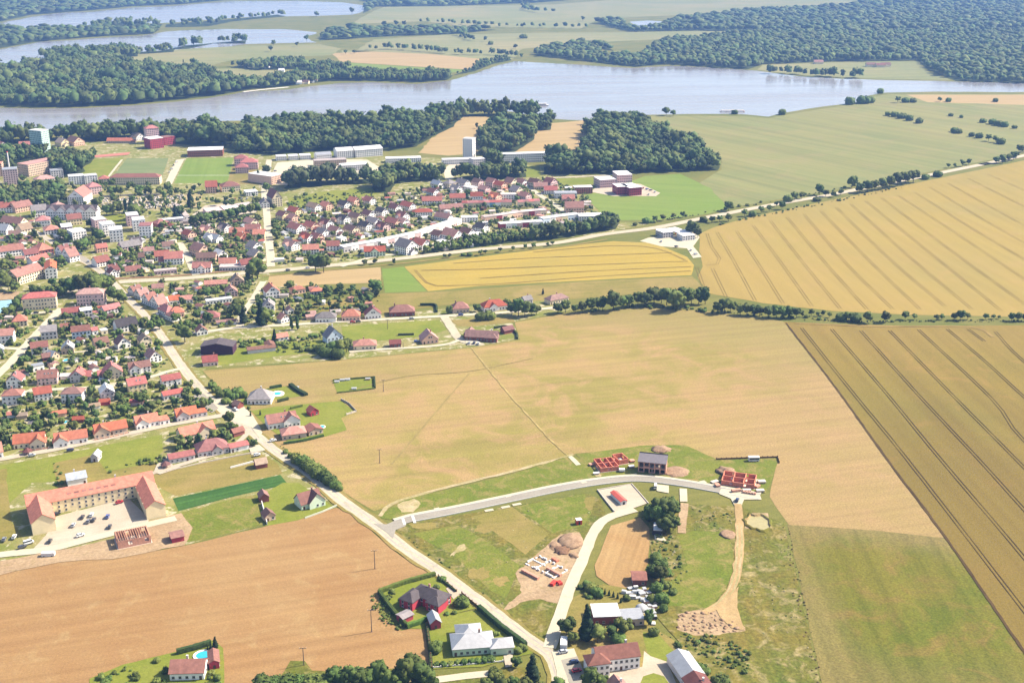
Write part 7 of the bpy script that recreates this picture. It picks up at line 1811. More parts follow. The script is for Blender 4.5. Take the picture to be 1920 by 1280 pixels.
PLAN = [(0, 0, 1, 0), (0.012, 0, 0.012, 1), (0, 1, 1, 1), (0.988, 0, 0.988, 1), (0.0, .5, 1, .5), (.34, 0, .34, 1), (.68, .5, .68, 1), (.66, 0, .66, .5)]
site('unfinished_house', 'left roofless shell of fresh red brick on the new road', (1126, 886), (1160, 882), 13, PLAN, M_brick, 3.2)
site('unfinished_house', 'small square red brick shell right of the left roofless shell', (1160, 872), (1178, 869), 9, [(0, 0, 1, 0), (0.02, 0, 0.02, 1), (0, 1, 1, 1), (0.98, 0, 0.98, 1)], M_brick, 3.3)
site('unfinished_house', 'right roofless shell of fresh red brick at the road end', (1352, 909), (1414, 917), 13, PLAN, M_brick, 3.2)
r, L, D = site('unfinished_house', 'pale brick house frame with open timber roof beside the apartment court', (222, 1030), (284, 1017), 12, [(0, 0, 1, 0), (0.012, 0, 0.012, 1), (0, 1, 1, 1), (0.988, 0, 0.988, 1), (.3, 0, .3, 1), (.66, .3, .66, 1)], M_brick_pale, 4.4)
bt = MB(); bt.box(-.12, .12, -D / 2 - .4, D / 2 + .4, 4.6, 4.85); bme = bt.mesh('roof_beam', M_timber)
for i in range(14):
    link_mesh('roof_beam', bme, r, (-L / 2 + .6 + i * (L - 1.2) / 13, 0, 0))
# two-storey brick house with a grey lean-to roof
c, ang, L = front(1197, 885, 1247, 890, 7.5)
root = empty('unfinished_house', (*c, 0), ang)
tag(root, 'two-storey brick shell with open bays and grey sloping roof on the new road', 'house shell')
D = 7.5
mb = MB(); n = 5
for f in range(2):
    z0 = f * 3.5
    for i in range(n + 1):
        x = -L / 2 + i * L / n; mb.box(x - .35, x + .35, -D / 2, -D / 2 + .4, z0 + (.003 if f else 0), z0 + 2.9)
    mb.box(-L / 2 - .35, L / 2 + .35, -D / 2 + .003, -D / 2 + .4, z0 + 2.9, z0 + 3.5)
    for i in range(n):
        if (i + f) % 2 == 0:
            x = -L / 2 + (i + .5) * L / n; mb.box(x - L / n / 2 + .36, x + L / n / 2 - .36, -D / 2 + .01, -D / 2 + .35, z0, z0 + .8)
mb.build('front_wall', M_brick_pale, root)
mb = MB(); mb.box(-L / 2 - .3, -L / 2, -D / 2 + .41, D / 2, 0, 7.0); mb.box(L / 2, L / 2 + .3, -D / 2 + .41, D / 2, 0, 7.0); mb.box(-L / 2, L / 2, D / 2 - .3, D / 2, 0, 8.4)
mb.build('side_walls', M_brick_pale, root)
mb = MB(); mb.box(-L / 2, L / 2, -D / 2 + .45, D / 2 - .31, 3.2, 3.45); mb.box(-.15, .15, -D / 2 + .5, D / 2 - .4, .02, 3.19); mb.build('floor_slab', M_sandy, root)
mb = MB(); mb.prism_x([(-D / 2 - .7, 7.02), (D / 2 + .3, 9.0), (D / 2 + .3, 9.25), (-D / 2 - .7, 7.27)], -L / 2 - .6, L / 2 + .6)
ro = mb.build('roof', plain_mat('anthracite_sheet_roof', (0.13, 0.115, 0.125), 0.7, 0.1, .5), root)
mb = MB(); mb.box(-L / 2 - .62, L / 2 + .62, D / 2 + .31, D / 2 + .55, 8.7, 9.7); mb.build('ridge_board', M_dark, ro)
FOOT.append((*c, L / 2, 4.5, ang, (1222, 885), 'the two-storey brick shell'))

# the white block foundations
c, ang, L = front(984, 1078, 1062, 1078, 17)
root = empty('foundation', (*P(1025, 1064), 0), PA(979, 1071, 1010, 1087)); tag(root, 'new foundation of white blocks on bare soil beside the concrete lane', 'foundation')
rnd = random.Random(5); blk = MB(); blk.box(-.62, .62, -.32, .32, 0, .55); blm = blk.mesh('block', M_white)
k = 0
for (x0, y0, x1, y1) in ((-10, -5, 10, -5), (-10, 5, 9, 5), (-10, -5, -10, 5), (9.5, -5, 9.5, 5), (-3, -5, -3, 5), (3.5, -5, 3.5, 5), (-10, 0.5, 3, 0.5)):
    l = math.hypot(x1 - x0, y1 - y0); a = math.atan2(y1 - y0, x1 - x0)
    for i in range(int(l / 1.35)):
        if rnd.random() < .18: continue
        t = (i + .5) / int(l / 1.35)
        for lv in range(1 + (rnd.random() < .45)):
            link_mesh('block', blm, root, (x0 + (x1 - x0) * t, y0 + (y1 - y0) * t, .1 + lv * .56), a + rnd.uniform(-.03, .03)); k += 1
mb = MB(); mb.box(-10.6, 10.1, -5.6, 5.6, 0, .12); mb.build('ground_slab', M_sandy, root)
def stack(name, label, A, B, w, h, mat, cat):
    a, b = Vector(P(*A)), Vector(P(*B)); d = b - a; L = d.length; ang = math.atan2(d.y, d.x); c = (a + b) / 2
    root = empty(name, (c.x, c.y, 0), ang); tag(root, label, cat)
    n = max(2, int(L / 1.3)); mb = MB(); mb.box(-.6, .6, -w / 2, w / 2, .14, h); me = mb.mesh('pallet_load', mat)
    pb = MB(); pb.box(-L / 2, L / 2, -w / 2 + .05, w / 2 - .05, 0, .13); pb.build('pallet', M_timber, root)
    for i in range(n):
        link_mesh('pallet_load', me, root, (-L / 2 + (i + .5) * L / n, rnd.uniform(-.06, .06), 0), rnd.uniform(-.04, .04))
stack('brick_stack', 'long row of brown brick pallets at the front left of the foundation', (979, 1071), (1010, 1087), 1.5, 1.6, M_brick_pale, 'brick stack')
stack('brick_stack', 'long row of brown brick pallets across the middle of the foundation site', (1026, 1067), (1052, 1081), 1.5, 1.6, M_brick_pale, 'brick stack')
stack('brick_stack', 'short stack of red bricks below the foundation, left one', (1034, 1099), (1041, 1092), 2.0, 1.6, M_redp, 'brick stack')
stack('brick_stack', 'short stack of red bricks below the foundation, right one', (1046, 1092), (1052, 1098), 2.0, 1.6, M_redp, 'brick stack')
stack('brick_stack', 'stack of reddish bricks behind the foundation', (1036, 1048), (1046, 1054), 1.8, 1.4, M_brick, 'brick stack')
stack('brick_stack', 'row of brick pallets in front of the right roofless shell', (1392, 924), (1418, 928), 1.3, 1.5, M_brick_pale, 'brick stack')

def heap(label, x, y, rx, ry, h, mat, name='soil_heap', cat='soil heap', seed=1):
    rng = np.random.default_rng(seed)
    V, F = ICO[3]
    m = V[:, 2] > -0.15
    V = V.copy()
    d = 1 + 0.18 * np.sin(V @ (rng.normal(0, 1, (3,)) * 3) + rng.uniform(0, 6)) + rng.uniform(-.10, .10, len(V))
    V = V * d[:, None]
    V[:, 2] = np.maximum(V[:, 2], -0.02)
    s = 1.0
    c = P(x, y)
    W = np.stack([V[:, 0] * rx + c[0], V[:, 1] * ry * 1.35 + c[1], V[:, 2] * h], 1)
    return tag(link_mesh(name, fast_mesh(name, W, F, mat)), label, cat)
M_heap = ground_mat('heap_soil', (0.30, 0.20, 0.15), (0.20, 0.125, 0.09), 0.3, 0.3, 0.5, 0.2, fine=0.4)
M_heap_d = ground_mat('heap_soil_dark', (0.20, 0.115, 0.085), (0.15, 0.085, 0.06), 0.3, 0.3, 0.5, 0.2, fine=0.4)
heap('large greyish soil heap behind the white block foundation', 1068, 1013, 6.5, 6.0, 2.6, M_heap, seed=2)
heap('brown soil heap between the foundation and the large heap', 1054, 1033, 4.0, 3.2, 1.8, M_heap_d, seed=3)
heap('low pale soil heap left of the brown heap', 1040, 1024, 3.4, 3.0, 1.2, M_heap, seed=4)
heap('pale soil heap beside the lane, right of the brown heap', 1076, 1042, 2.6, 2.6, 1.2, M_heap, seed=5)
heap('low soil heap behind the two-storey brick shell', 1240, 843, 6.0, 3.5, 1.6, M_heap, seed=6)
heap('sandy soil heap right of the two-storey brick shell', 1268, 885, 6.5, 5.0, 1.0, M_heap, seed=7)
heap('soil heap behind the right roofless shell', 1362, 884, 6.0, 4.5, 2.2, M_heap, seed=8)
rng0 = random.Random(4)
for i, (x, y) in enumerate(((1118, 889), (1166, 884), (1184, 876), (1345, 912), (1420, 914), (1425, 922), (1380, 922), (1400, 921), (1110, 872), (1185, 866), (1340, 905), (1428, 905))):
    def bl(r):
        w_, l_ = rng0.uniform(.8, 1.6), rng0.uniform(1.2, 2.8)
        mb = MB(); mb.box(-l_, l_, -w_, w_, .16, rng0.uniform(.6, 1.4)); mb.build('load', rng0.choice((M_white, M_sandy, M_brick_pale, M_timber)), r)
        mb = MB(); mb.box(-l_, l_, -w_, w_, 0, .15); mb.build('pallet', M_timber, r)
    c_ = P(x, y); root = empty('material_pile', (*c_, ZL[0]), rng0.uniform(0, 1)); tag(root, 'pile of building material, %s in order from the left among the brick shells' % (ORD[sorted((1118, 1166, 1184, 1345, 1420, 1425, 1380, 1400, 1110, 1185, 1340, 1428)).index(x)].replace('leftmost', 'first')), 'material pile', 'building material piles'); bl(root)
heap('rubble heap beside the dirt track', 1362, 1002, 4.5, 3.5, 1.0, M_heap, seed=9, name='rubble_heap', cat='rubble heap')
rng = np.random.default_rng(12)
X, Y = scatter([P(*q) for q in [(1270, 1150), (1310, 1146), (1345, 1150), (1378, 1164), (1392, 1182), (1350, 1188), (1300, 1188), (1272, 1178)]], 2.3, rng)
LOW['clod'] = [(lambda VF: (np.stack([VF[0][:, 0] * .5, VF[0][:, 1] * .5, np.maximum(0, VF[0][:, 2]) * .5], 1), VF[1]))(blob((0, 0, 0), (1.5, 1.2, 1), 1, rng, .3)) for _ in range(4)]
mass('soil_clods', 'rows of tipped pinkish soil heaps at the end of the dirt track', X, Y, rng.uniform(.9, 2.0, len(X)), 'clod', M_heap, rng)

# ------------------------------------------------------------------ small structures
def simple(name, label, cat, px, py, build, rz=0.0, group=None):
    c = P(px, py); root = empty(name, (*c, 0), rz); tag(root, label, cat, group); build(root)
    return root
def b_toilet(r):
    mb = MB(); mb.box(-1.5, 1.5, -1.4, 1.4, 0, 2.9); mb.build('cabin', M_redp, r)
    mb = MB(); mb.box(-1.6, 1.6, -1.5, 1.5, 2.903, 3.05); mb.build('roof', M_white, r)
    mb = MB(); mb.box(-.5, .5, -1.46, -1.403, .1, 2.3); mb.build('door', M_dark, r)
simple('site_toilet', 'small red site hut with white roof on the green lot', 'site hut', 1085, 982, b_toilet, .25)
def b_hut(r):
    mw, mr = MB(), MB(); body(mw, mr, -6.2, 6.2, -1.9, 1.9, 2.5, 'g', 'x', 22, .35)
    mw.build('wall', M_white, r); o = mr.build('roof', plain_mat('bright_red_roof', (0.45, 0.085, 0.06), .7, .12, .6), r)
    mb = MB(); mb.box(6.2, 6.26, -.6, .6, .1, 2.1); mb.build('door', M_dark, r)
a = PA(1145, 921, 1172, 946)
simple('long_hut', 'long hut with bright red roof on the walled paved lot', 'hut', 1160, 938, b_hut, a)
FOOT.append((*P(1160, 938), 6, 2, a, (1160, 938), 'the red-roofed hut'))
def wall_line(name, label, px, w, h, mat, cat='wall', post=None):
    pts = [Vector(P(*q)) for q in px]
    o0 = pts[0]; root = empty(name, (o0.x, o0.y, 0)); tag(root, label, cat)
    for p, q in zip(pts[:-1], pts[1:]):
        d = q - p; L = d.length; d.normalize(); c = (p + q) / 2 - o0
        n = max(1, int(L / 3.0))
        mb = MB(); mb.obox((0, 0), (1, 0), None, L / n - .03, w, 0, h); me = mb.mesh('panel', mat)
        for i in range(n):
            s = p + d * ((i + .5) * L / n) - o0
            link_mesh('panel', me, root, (s.x, s.y, 0), math.atan2(d.y, d.x))
        if post:
            pm = MB(); pm.box(-.22, .22, -.22, .22, 0, h + .35); pme = pm.mesh('post', post)
            for i in range(n + 1):
                s = p + d * (i * L / n) - o0
                link_mesh('post', pme, root, (s.x, s.y, 0), math.atan2(d.y, d.x))
    return root
wall_line('lot_wall', 'dark edged pale wall on the right side of the paved lot', [(1184, 908), (1200, 926), (1216, 945)], .35, .9, M_sandy)
wall_line('lot_wall', 'pale wall on the left side of the paved lot', [(1120, 919), (1136, 940), (1152, 960)], .35, .9, M_sandy)
wall_line('lot_wall', 'low pale wall along the road side of the paved lot', [(1120, 919), (1152, 913), (1184, 908)], .35, .6, M_sandy)
wall_line('garden_wall', 'white wall with posts below the light grey-roofed house', [(813, 1252), (880, 1246), (943, 1240)], .25, .7, M_white, 'wall', M_white)
wall_line('garden_wall', 'tall white wall left of the pale green house', [(491, 944), (496, 963), (501, 984)], .4, 2.0, M_white)
wall_line('garden_wall', 'long pale wall along the drive of the pink hipped house', [(312, 884), (380, 868), (430, 858), (492, 846)], .3, .9, M_sandy)
wall_line('garden_wall', 'pale wall above the hut plot by the main road', [(432, 878), (470, 868), (497, 861)], .4, 1.2, M_white)
wall_line('garden_wall', 'pale wall below the pale green house', [(572, 972), (605, 960), (632, 948)], .3, 1.0, plain_mat('wall_green_grey', (.40, .42, .33), .9, .1, 1))
wall_line('fence', 'brown board fence between the stubble and the light grey-roofed house', [(800, 1174), (806, 1215), (810, 1256)], .12, 1.9, M_fence, 'fence', M_fence)
wall_line('fence', 'brown roadside fence before the red walled house', [(822, 1082), (840, 1096), (856, 1110)], .12, 1.4, M_fence, 'fence', M_fence)
wall_line('fence', 'brown roadside fence right of the red walled house drive', [(866, 1114), (885, 1130), (900, 1142)], .12, 1.4, M_fence, 'fence', M_fence)
wall_line('fence', 'thin fence at the road side of the orange-roofed row, left part', [(36, 848), (66, 845), (92, 841)], .15, 1.1, M_brick_pale, 'fence', M_sandy)
wall_line('fence', 'thin fence before the tan house of the orange-roofed row', [(176, 826), (205, 821), (242, 812)], .15, 1.1, M_brick_pale, 'fence', M_sandy)
wall_line('fence', 'white corner fence of the small meadow allotment', [(632, 736), (668, 773), (648, 776)], .15, 1.2, M_white, 'fence') if False else None
wall_line('fence', 'pale fence along the right side of the edge garden', [(640, 750), (655, 758), (668, 772), (650, 778)], .15, 1.3, M_sandy, 'fence', M_sandy)
wall_line('fence', 'thin wooden fence at the end of the building land', [(1343, 862), (1400, 860), (1430, 859), (1458, 858), (1461, 868)], .1, 1.2, M_fence, 'fence', M_fence)

def power_pole(x, y, hp, label, arm=True):
    h = hp / vpx(y)
    def bl(r):
        mb = MB(); mb.cyl((0, 0), .22, 0, h, 8, 0, .15); mb.build('mast', M_pole, r)
        if arm:
            mb = MB(); mb.box(-1.5, 1.5, -.09, .09, h - .35, h - .15); ca = mb.build('crossarm', M_pole, r)
            ib = MB(); ib.cyl((0, 0), .07, h - .15, h + .2, 6); im = ib.mesh('insulator', M_white)
            for u in (-1.35, 0, 1.35): link_mesh('insulator', im, ca, (u, 0, 0))
        mb = MB(); mb.cyl((0, 0), .75, 0, .12, 9, 0, .5); mb.build('footing', M_heap_d, r)
    simple('power_pole', label, 'power pole', x, y, bl, .1, 'wooden power poles in the fields')
power_pole(703, 1066, 34, 'wooden power pole in the stubble field, upper one')
power_pole(697, 1184, 40, 'wooden power pole in the stubble field near the hedge corner')
power_pole(570, 1247, 32, 'wooden power pole at the green notch on the bottom edge')
power_pole(719, 734, 22, 'dark power pole in the mown meadow right of the allotment')
power_pole(712, 868, 26, 'thin power pole in the lower part of the mown meadow')
power_pole(727, 617, 18, 'power pole on the lawn inside the upper village street')
power_pole(756, 652, 10, 'small power pole beside the meadow lane', False)

def pool(label, px, py, rx, ry, rz=0.0, n=20, rim=.9):
    def bl(r):
        mb = MB()
        A = [(math.cos(2 * math.pi * i / n), math.sin(2 * math.pi * i / n)) for i in range(n)]
        for i in range(n):
            p, q = A[i], A[(i + 1) % n]
            mb.poly([(p[0] * rx, p[1] * ry, .62), (q[0] * rx, q[1] * ry, .62), (q[0] * (rx + rim), q[1] * (ry + rim), .62), (p[0] * (rx + rim), p[1] * (ry + rim), .62)])
            mb.poly([(p[0] * (rx + rim), p[1] * (ry + rim), .62), (q[0] * (rx + rim), q[1] * (ry + rim), .62), (q[0] * (rx + rim), q[1] * (ry + rim), 0), (p[0] * (rx + rim), p[1] * (ry + rim), 0)])
            mb.poly([(p[0] * rx, p[1] * ry, .3), (q[0] * rx, q[1] * ry, .3), (q[0] * rx, q[1] * ry, .62), (p[0] * rx, p[1] * ry, .62)])
        mb.build('rim', M_poolrim, r)
        mb = MB(); mb.poly([(p[0] * rx, p[1] * ry, .5) for p in A]); mb.build('water', M_pool, r)
    ry *= 1.35
    simple('swimming_pool', label, 'swimming pool', px, py, bl, rz)
pool('turquoise pool above the dusty red house at bottom left', 382, 1229, 3.4, 2.2, .15, rim=1.2)
pool('small pale rimmed pool right of the grey hipped house', 520, 739, 2.6, 2.2, 0, rim=2.2)
pool('round blue garden pool behind the small red summer house', 124, 676, 2.0, 2.0, 0, rim=.4)
pool('turquoise pool behind the red garden shed between village streets', 154, 774, 2.2, 1.5, .2, rim=.5)
pool('small round blue pool on the lawn above the orange-roofed row', 123, 792, 1.7, 1.5, 0, rim=.4)
pool('small round pool beside the upper village street gardens', 509, 592, 2.0, 1.8, 0, rim=.5)
pool('pale blue pool right of the tan outbuilding', 604, 801, 1.6, 1.4, 0, rim=.6)

# extra sheds in the gardens between the village streets
for (x, y, rc, wc, lab) in ((148, 790, 'red', 'brd', 'small red garden shed with pool behind, above the orange-roofed row'), (111, 779, 'ora', 'pch', 'low orange-roofed garden shed between the village streets'),
                          (24, 781, 'red', 'wht', 'red-roofed garden shed at the left between the village streets'), (42, 783, 'tan', 'tan', 'long tan lean-to shed at the left between the village streets'),
                          (66, 799, 'gry', 'crm', 'grey roofed garden house behind the leftmost orange-roofed houses'), (178, 765, 'tan', 'wht', 'tan roofed shed in the garden behind the white house'),
                          (258, 757, 'prd', 'pnk', 'pink-roofed garden shed below the yellow house'), (197, 757, 'red', 'red', 'small red porch before the whitish gabled house')):
    a = random.Random(x).uniform(-.1, .5); c = P(x, y); big = 1.4 if x in (258, 111) else 1.0
    house(c, a, 6.5 * big, 5.0, 2.4, 'g', rc, wc, 'shed', lab, 'shed', 'garden sheds', near=False, chimney=False, pitch=26, windows=False, short=lab, pxy=(x, y))
# oval hip-roofed garden pavilion with dark red cover
def b_pav(r):
    mb = MB(); mb.cyl((0, 0), 3.2, 2.2, 4.3, 6, 0, .1); mb.build('roof', rmat('dbr'), r)
    pb = MB(); pb.cyl((0, 0), .12, 0, 2.2, 6); pm = pb.mesh('post', M_timber)
    for i in range(6): link_mesh('post', pm, r, (2.6 * math.cos(i * 1.047), 2.6 * math.sin(i * 1.047), 0))
simple('pavilion', 'dark red six-sided pavilion at the end of the pink annex', 'pavilion', 311, 876, b_pav)
simple('pavilion', 'small pale pavilion at the road before the leftmost roofs', 'pavilion', 52, 851, b_pav)

# cemetery
rng = np.random.default_rng(31)
X, Y = scatter([P(*q) for q in [(188, 373), (300, 369), (345, 366), (340, 388), (255, 394), (192, 388)]], 3.6, rng)
V, F, b = [], [], 0
for x, y in zip(X, Y):
    if rng.uniform() < .3: continue
    h, w, d = rng.uniform(.8, 1.7), rng.uniform(.7, 1.3), rng.uniform(.8, 2.0)
    P8 = [(x - w, y - d / 2, 0), (x + w, y - d / 2, 0), (x + w, y + d / 2, 0), (x - w, y + d / 2, 0), (x - w, y - d / 2, h), (x + w, y - d / 2, h), (x + w, y + d / 2, h), (x - w, y + d / 2, h)]
    V += P8
    F += [(b + p, b + q, b + r_) for p, q, r_ in ((4, 5, 6), (4, 6, 7), (0, 1, 5), (0, 5, 4), (1, 2, 6), (1, 6, 5), (2, 3, 7), (2, 7, 6), (3, 0, 4), (3, 4, 7))]
    b += 8
tag(link_mesh('gravestones', fast_mesh('gravestones', np.array(V), np.array(F), plain_mat('grave_stone', (.40, .36, .31), .8, .3, .2, kind='Position'))), 'hundreds of pale gravestones in the cemetery', kind='stuff')
garden('scrub', 'little bushes between the gravestones', [(188, 373), (345, 366), (340, 390), (192, 390)], 7, .8, 2.6, 'bush', p=.5, seed=51)
wall_line('cemetery_wall', 'pale wall along the upper side of the cemetery', [(188, 370), (245, 367), (300, 366)], .4, 2.0, M_sandy)

# fuel station canopy
def b_can(r):
    mb = MB(); mb.box(-13, 13, -6, 6, 5.0, 6.0); mb.build('canopy_roof', M_white, r)
    pb = MB(); pb.cyl((0, 0), .25, 0, 5.0, 8); pm = pb.mesh('column', M_metal)
    for x in (-9, 0, 9):
        for y in (-3, 3): link_mesh('column', pm, r, (x, y, 0))
    db = MB(); db.box(-.5, .5, -.35, .35, .1, 1.9); dm_ = db.mesh('fuel_pump', M_redp)
    for x in (-9, 0, 9): link_mesh('fuel_pump', dm_, r, (x, 0, 0))
simple('fuel_station_canopy', 'white fuel station canopy beside the highway', 'canopy', 1254, 441, b_can, PA(1240, 445, 1270, 440))
simple('fuel_station_canopy', 'second white canopy right of the fuel station shop', 'canopy', 1288, 443, b_can, PA(1240, 445, 1270, 440))

# left edge, masts
def b_stack(r):
    mb = MB(); mb.cyl((0, 0), 1.1, 0, 33, 10, 0, .8); mb.build('shaft', M_white, r)
    mb = MB(); mb.cyl((0, 0), 1.0, 33, 34, 10); mb.build('rim', M_redp, r)
simple('chimney_stack', 'thin white chimney stack behind the pale pink tower', 'chimney', 20, 334, b_stack)
def b_mast(r):
    mb = MB(); mb.cyl((0, 0), .3, 21.3, 27, 6, 0, .15); mb.build('mast', M_white, r)
    mb = MB(); mb.box(-1.0, 1.0, -.4, .4, 23.5, 25.5); mb.build('aerial', M_white, r)
simple('roof_aerial', 'left white aerial on the mint green tower', 'aerial', 64, 281, b_mast)
simple('roof_aerial', 'right white aerial on the mint green tower', 'aerial', 76, 283, b_mast)

# round basin beside the dirt track
def b_basin(r):
    n = 22; mb = MB(); rb = MB(); wb = MB()
    rx, ry = 6.5, 9.0
    jr = random.Random(3)
    A = [(k_ * math.cos(2 * math.pi * i / n), k_ * math.sin(2 * math.pi * i / n)) for i in range(n) for k_ in (jr.uniform(.82, 1.12),)]
    for i in range(n):
        p, q = A[i], A[(i + 1) % n]
        rb.poly([(p[0] * rx, p[1] * ry, 1.1), (q[0] * rx, q[1] * ry, 1.1), (q[0] * (rx + 1.0), q[1] * (ry + 1.0), .9), (p[0] * (rx + 1.0), p[1] * (ry + 1.0), .9)])
        rb.poly([(p[0] * (rx + 1), p[1] * (ry + 1), .9), (q[0] * (rx + 1), q[1] * (ry + 1), .9), (q[0] * (rx + 2.2), q[1] * (ry + 2.2), 0), (p[0] * (rx + 2.2), p[1] * (ry + 2.2), 0)])
        wb.poly([(p[0] * rx * .9, p[1] * ry * .9, .3), (q[0] * rx * .9, q[1] * ry * .9, .3), (q[0] * rx, q[1] * ry, 1.1), (p[0] * rx, p[1] * ry, 1.1)])
    rb.build('bank', M_weeds, r); wb.build('wall', M_track, r)
    mb.poly([(p[0] * rx * .9, p[1] * ry * .9, .3) for p in A]); mb.build('water', plain_mat('muddy_water', (.28, .235, .10), .25, .1, .4, .4), r)
simple('pond_basin', 'round muddy basin with brown bank beside the dirt track', 'basin', 1422, 980, b_basin)

# white trailers and tanks
def b_trailer(L, W, H, mat, dark=True):
    def f(r):
        mb = MB(); mb.box(-L / 2, L / 2, -W / 2, W / 2, .5, H); mb.build('box', mat, r)
        wb = MB(); wb.cyl((0, 0), .42, -.12, .12, 10)
        for i in range(len(wb.v)): x, y, z = wb.v[i]; wb.v[i] = (x, z, y + .42)
        wm_ = wb.mesh('wheel', M_dark)
        for x in (-L * .3, L * .3):
            for y in (-W / 2, W / 2): link_mesh('wheel', wm_, r, (x, y, 0))
        if dark:
            mb = MB(); mb.box(-L / 2 + .4, L / 2 - .4, -W / 2 - .05, -W / 2, 1.5, H - .5); mb.build('window_band', M_glass, r)
    return f
simple('box_trailer', 'white box trailer standing where the concrete lane meets the main road', 'trailer', 1057, 1212, b_trailer(7.0, 3.0, 3.4, M_white, False), math.radians(86))
simple('caravan', 'white caravan at the fence behind the right roofless shell', 'caravan', 1413, 864, b_trailer(6.5, 2.6, 3.0, M_white), .05)
simple('boat_trailer', 'white covered boat trailer below the apartment court', 'trailer', 91, 1042, b_trailer(6.5, 2.4, 2.3, M_white, False), .1)
def b_whiteshed(r):
    mb = MB(); mb.box(-2.4, 2.4, -4, 4, 0, 3.2); mb.build('wall', M_dark, r)
    mb = MB(); mb.box(-1.9, 2.7, -4.3, 4.3, 3.203, 3.5); mb.build('roof', M_white, r)
simple('white_shed', 'dark shed with white roof below the dark tree group', 'shed', 1232, 997, b_whiteshed, -.15)
field('shed_apron', 'white apron in front of the dark shed', M_concrete, [(1226, 1003), (1240, 1001), (1250, 1016), (1228, 1013)], .05, 4)
def b_dome(r):
    V, F = ICO[2]; V = V.copy(); V[:, 2] = np.maximum(V[:, 2], 0)
    me = fast_mesh('cover', V * np.array((3.4, 3.4, 3.2)), F, M_metal); o = link_mesh('cover', me, r)
    mb = MB(); mb.cyl((0, 0), 3.55, 0, .3, 16); mb.build('base_ring', M_sandy, r)
simple('garden_dome', 'grey garden dome in the scrap garden', 'dome', 1203, 1143, b_dome)
for x, y, m_, lab in ((632, 717, M_white, 'white beehive box at the left of the meadow allotment'), (642, 714, M_metal, 'grey box at the upper edge of the meadow allotment'), (652, 713, M_white, 'white box at the upper edge of the meadow allotment'),
                     (690, 712, M_timber, 'brown hut at the right end of the meadow allotment'), (664, 730, M_white, 'white box at the lower edge of the meadow allotment'), (556, 728, M_white, 'white table by the hedge of the oval pool garden')):
    def bl(r, m_=m_):
        mb = MB(); mb.box(-1.6, 1.6, -.9, .9, 0, 1.3); mb.build('box', m_, r)
        mb = MB(); mb.prism_x([(-1.1, 1.303), (1.1, 1.303), (0, 1.8)], -1.8, 1.8); mb.build('lid', M_metal, r)
    simple('garden_box', lab, 'garden box', x, y, bl, .1)
hedge('dark hedge on the right side of the meadow allotment', [(702, 709), (703, 728)], 1.2, 1.6, True)
hedge('low hedge on the lower side of the meadow allotment', [(632, 737), (668, 733), (702, 729)], 1.0, 1.0)
hedge('low hedge on the upper side of the meadow allotment', [(624, 714), (660, 711), (701, 708)], 1.0, 1.2)
rnd = random.Random(77)
CRM = [M_white, M_metal, M_white, M_sandy, M_brick_pale, M_dark]
SP = [(1208, 1108), (1216, 1112), (1224, 1108), (1204, 1116), (1214, 1120), (1170, 1112), (1180, 1113), (1190, 1112), (1200, 1112), (1226, 1120), (1228, 1130), (1227, 1140), (1226, 1150), (1226, 1160), (1225, 1170), (1212, 1130), (1196, 1122), (1186, 1122), (1218, 1136), (1216, 1126), (1206, 1126), (1192, 1104), (1182, 1104), (1220, 1146)]
CRN = ['white', 'metal grey', 'white', 'sandy', 'reddish', 'dark']
for i, (x, y) in enumerate(sorted(SP)):
    ci = rnd.randrange(6); m = CRM[ci]; l, w, h = rnd.uniform(1.6, 3.4), rnd.uniform(1.2, 2.2), rnd.uniform(.7, 1.8)
    def bl(r, m=m, l=l, w=w, h=h):
        mb = MB(); mb.box(-l / 2, l / 2, -w / 2, w / 2, 0, h); mb.build('box', m, r)
        mb = MB(); mb.box(-l / 2 - .06, l / 2 + .06, -w / 2 - .06, w / 2 + .06, h + .003, h + .12); mb.build('lid', M_metal if m is not M_metal else M_white, r)
    simple('storage_box', '%s storage box, %s in the scrap garden' % (CRN[ci], nth(i)), 'box', x, y, bl, rnd.uniform(-.4, .4), 'boxes in the scrap garden')

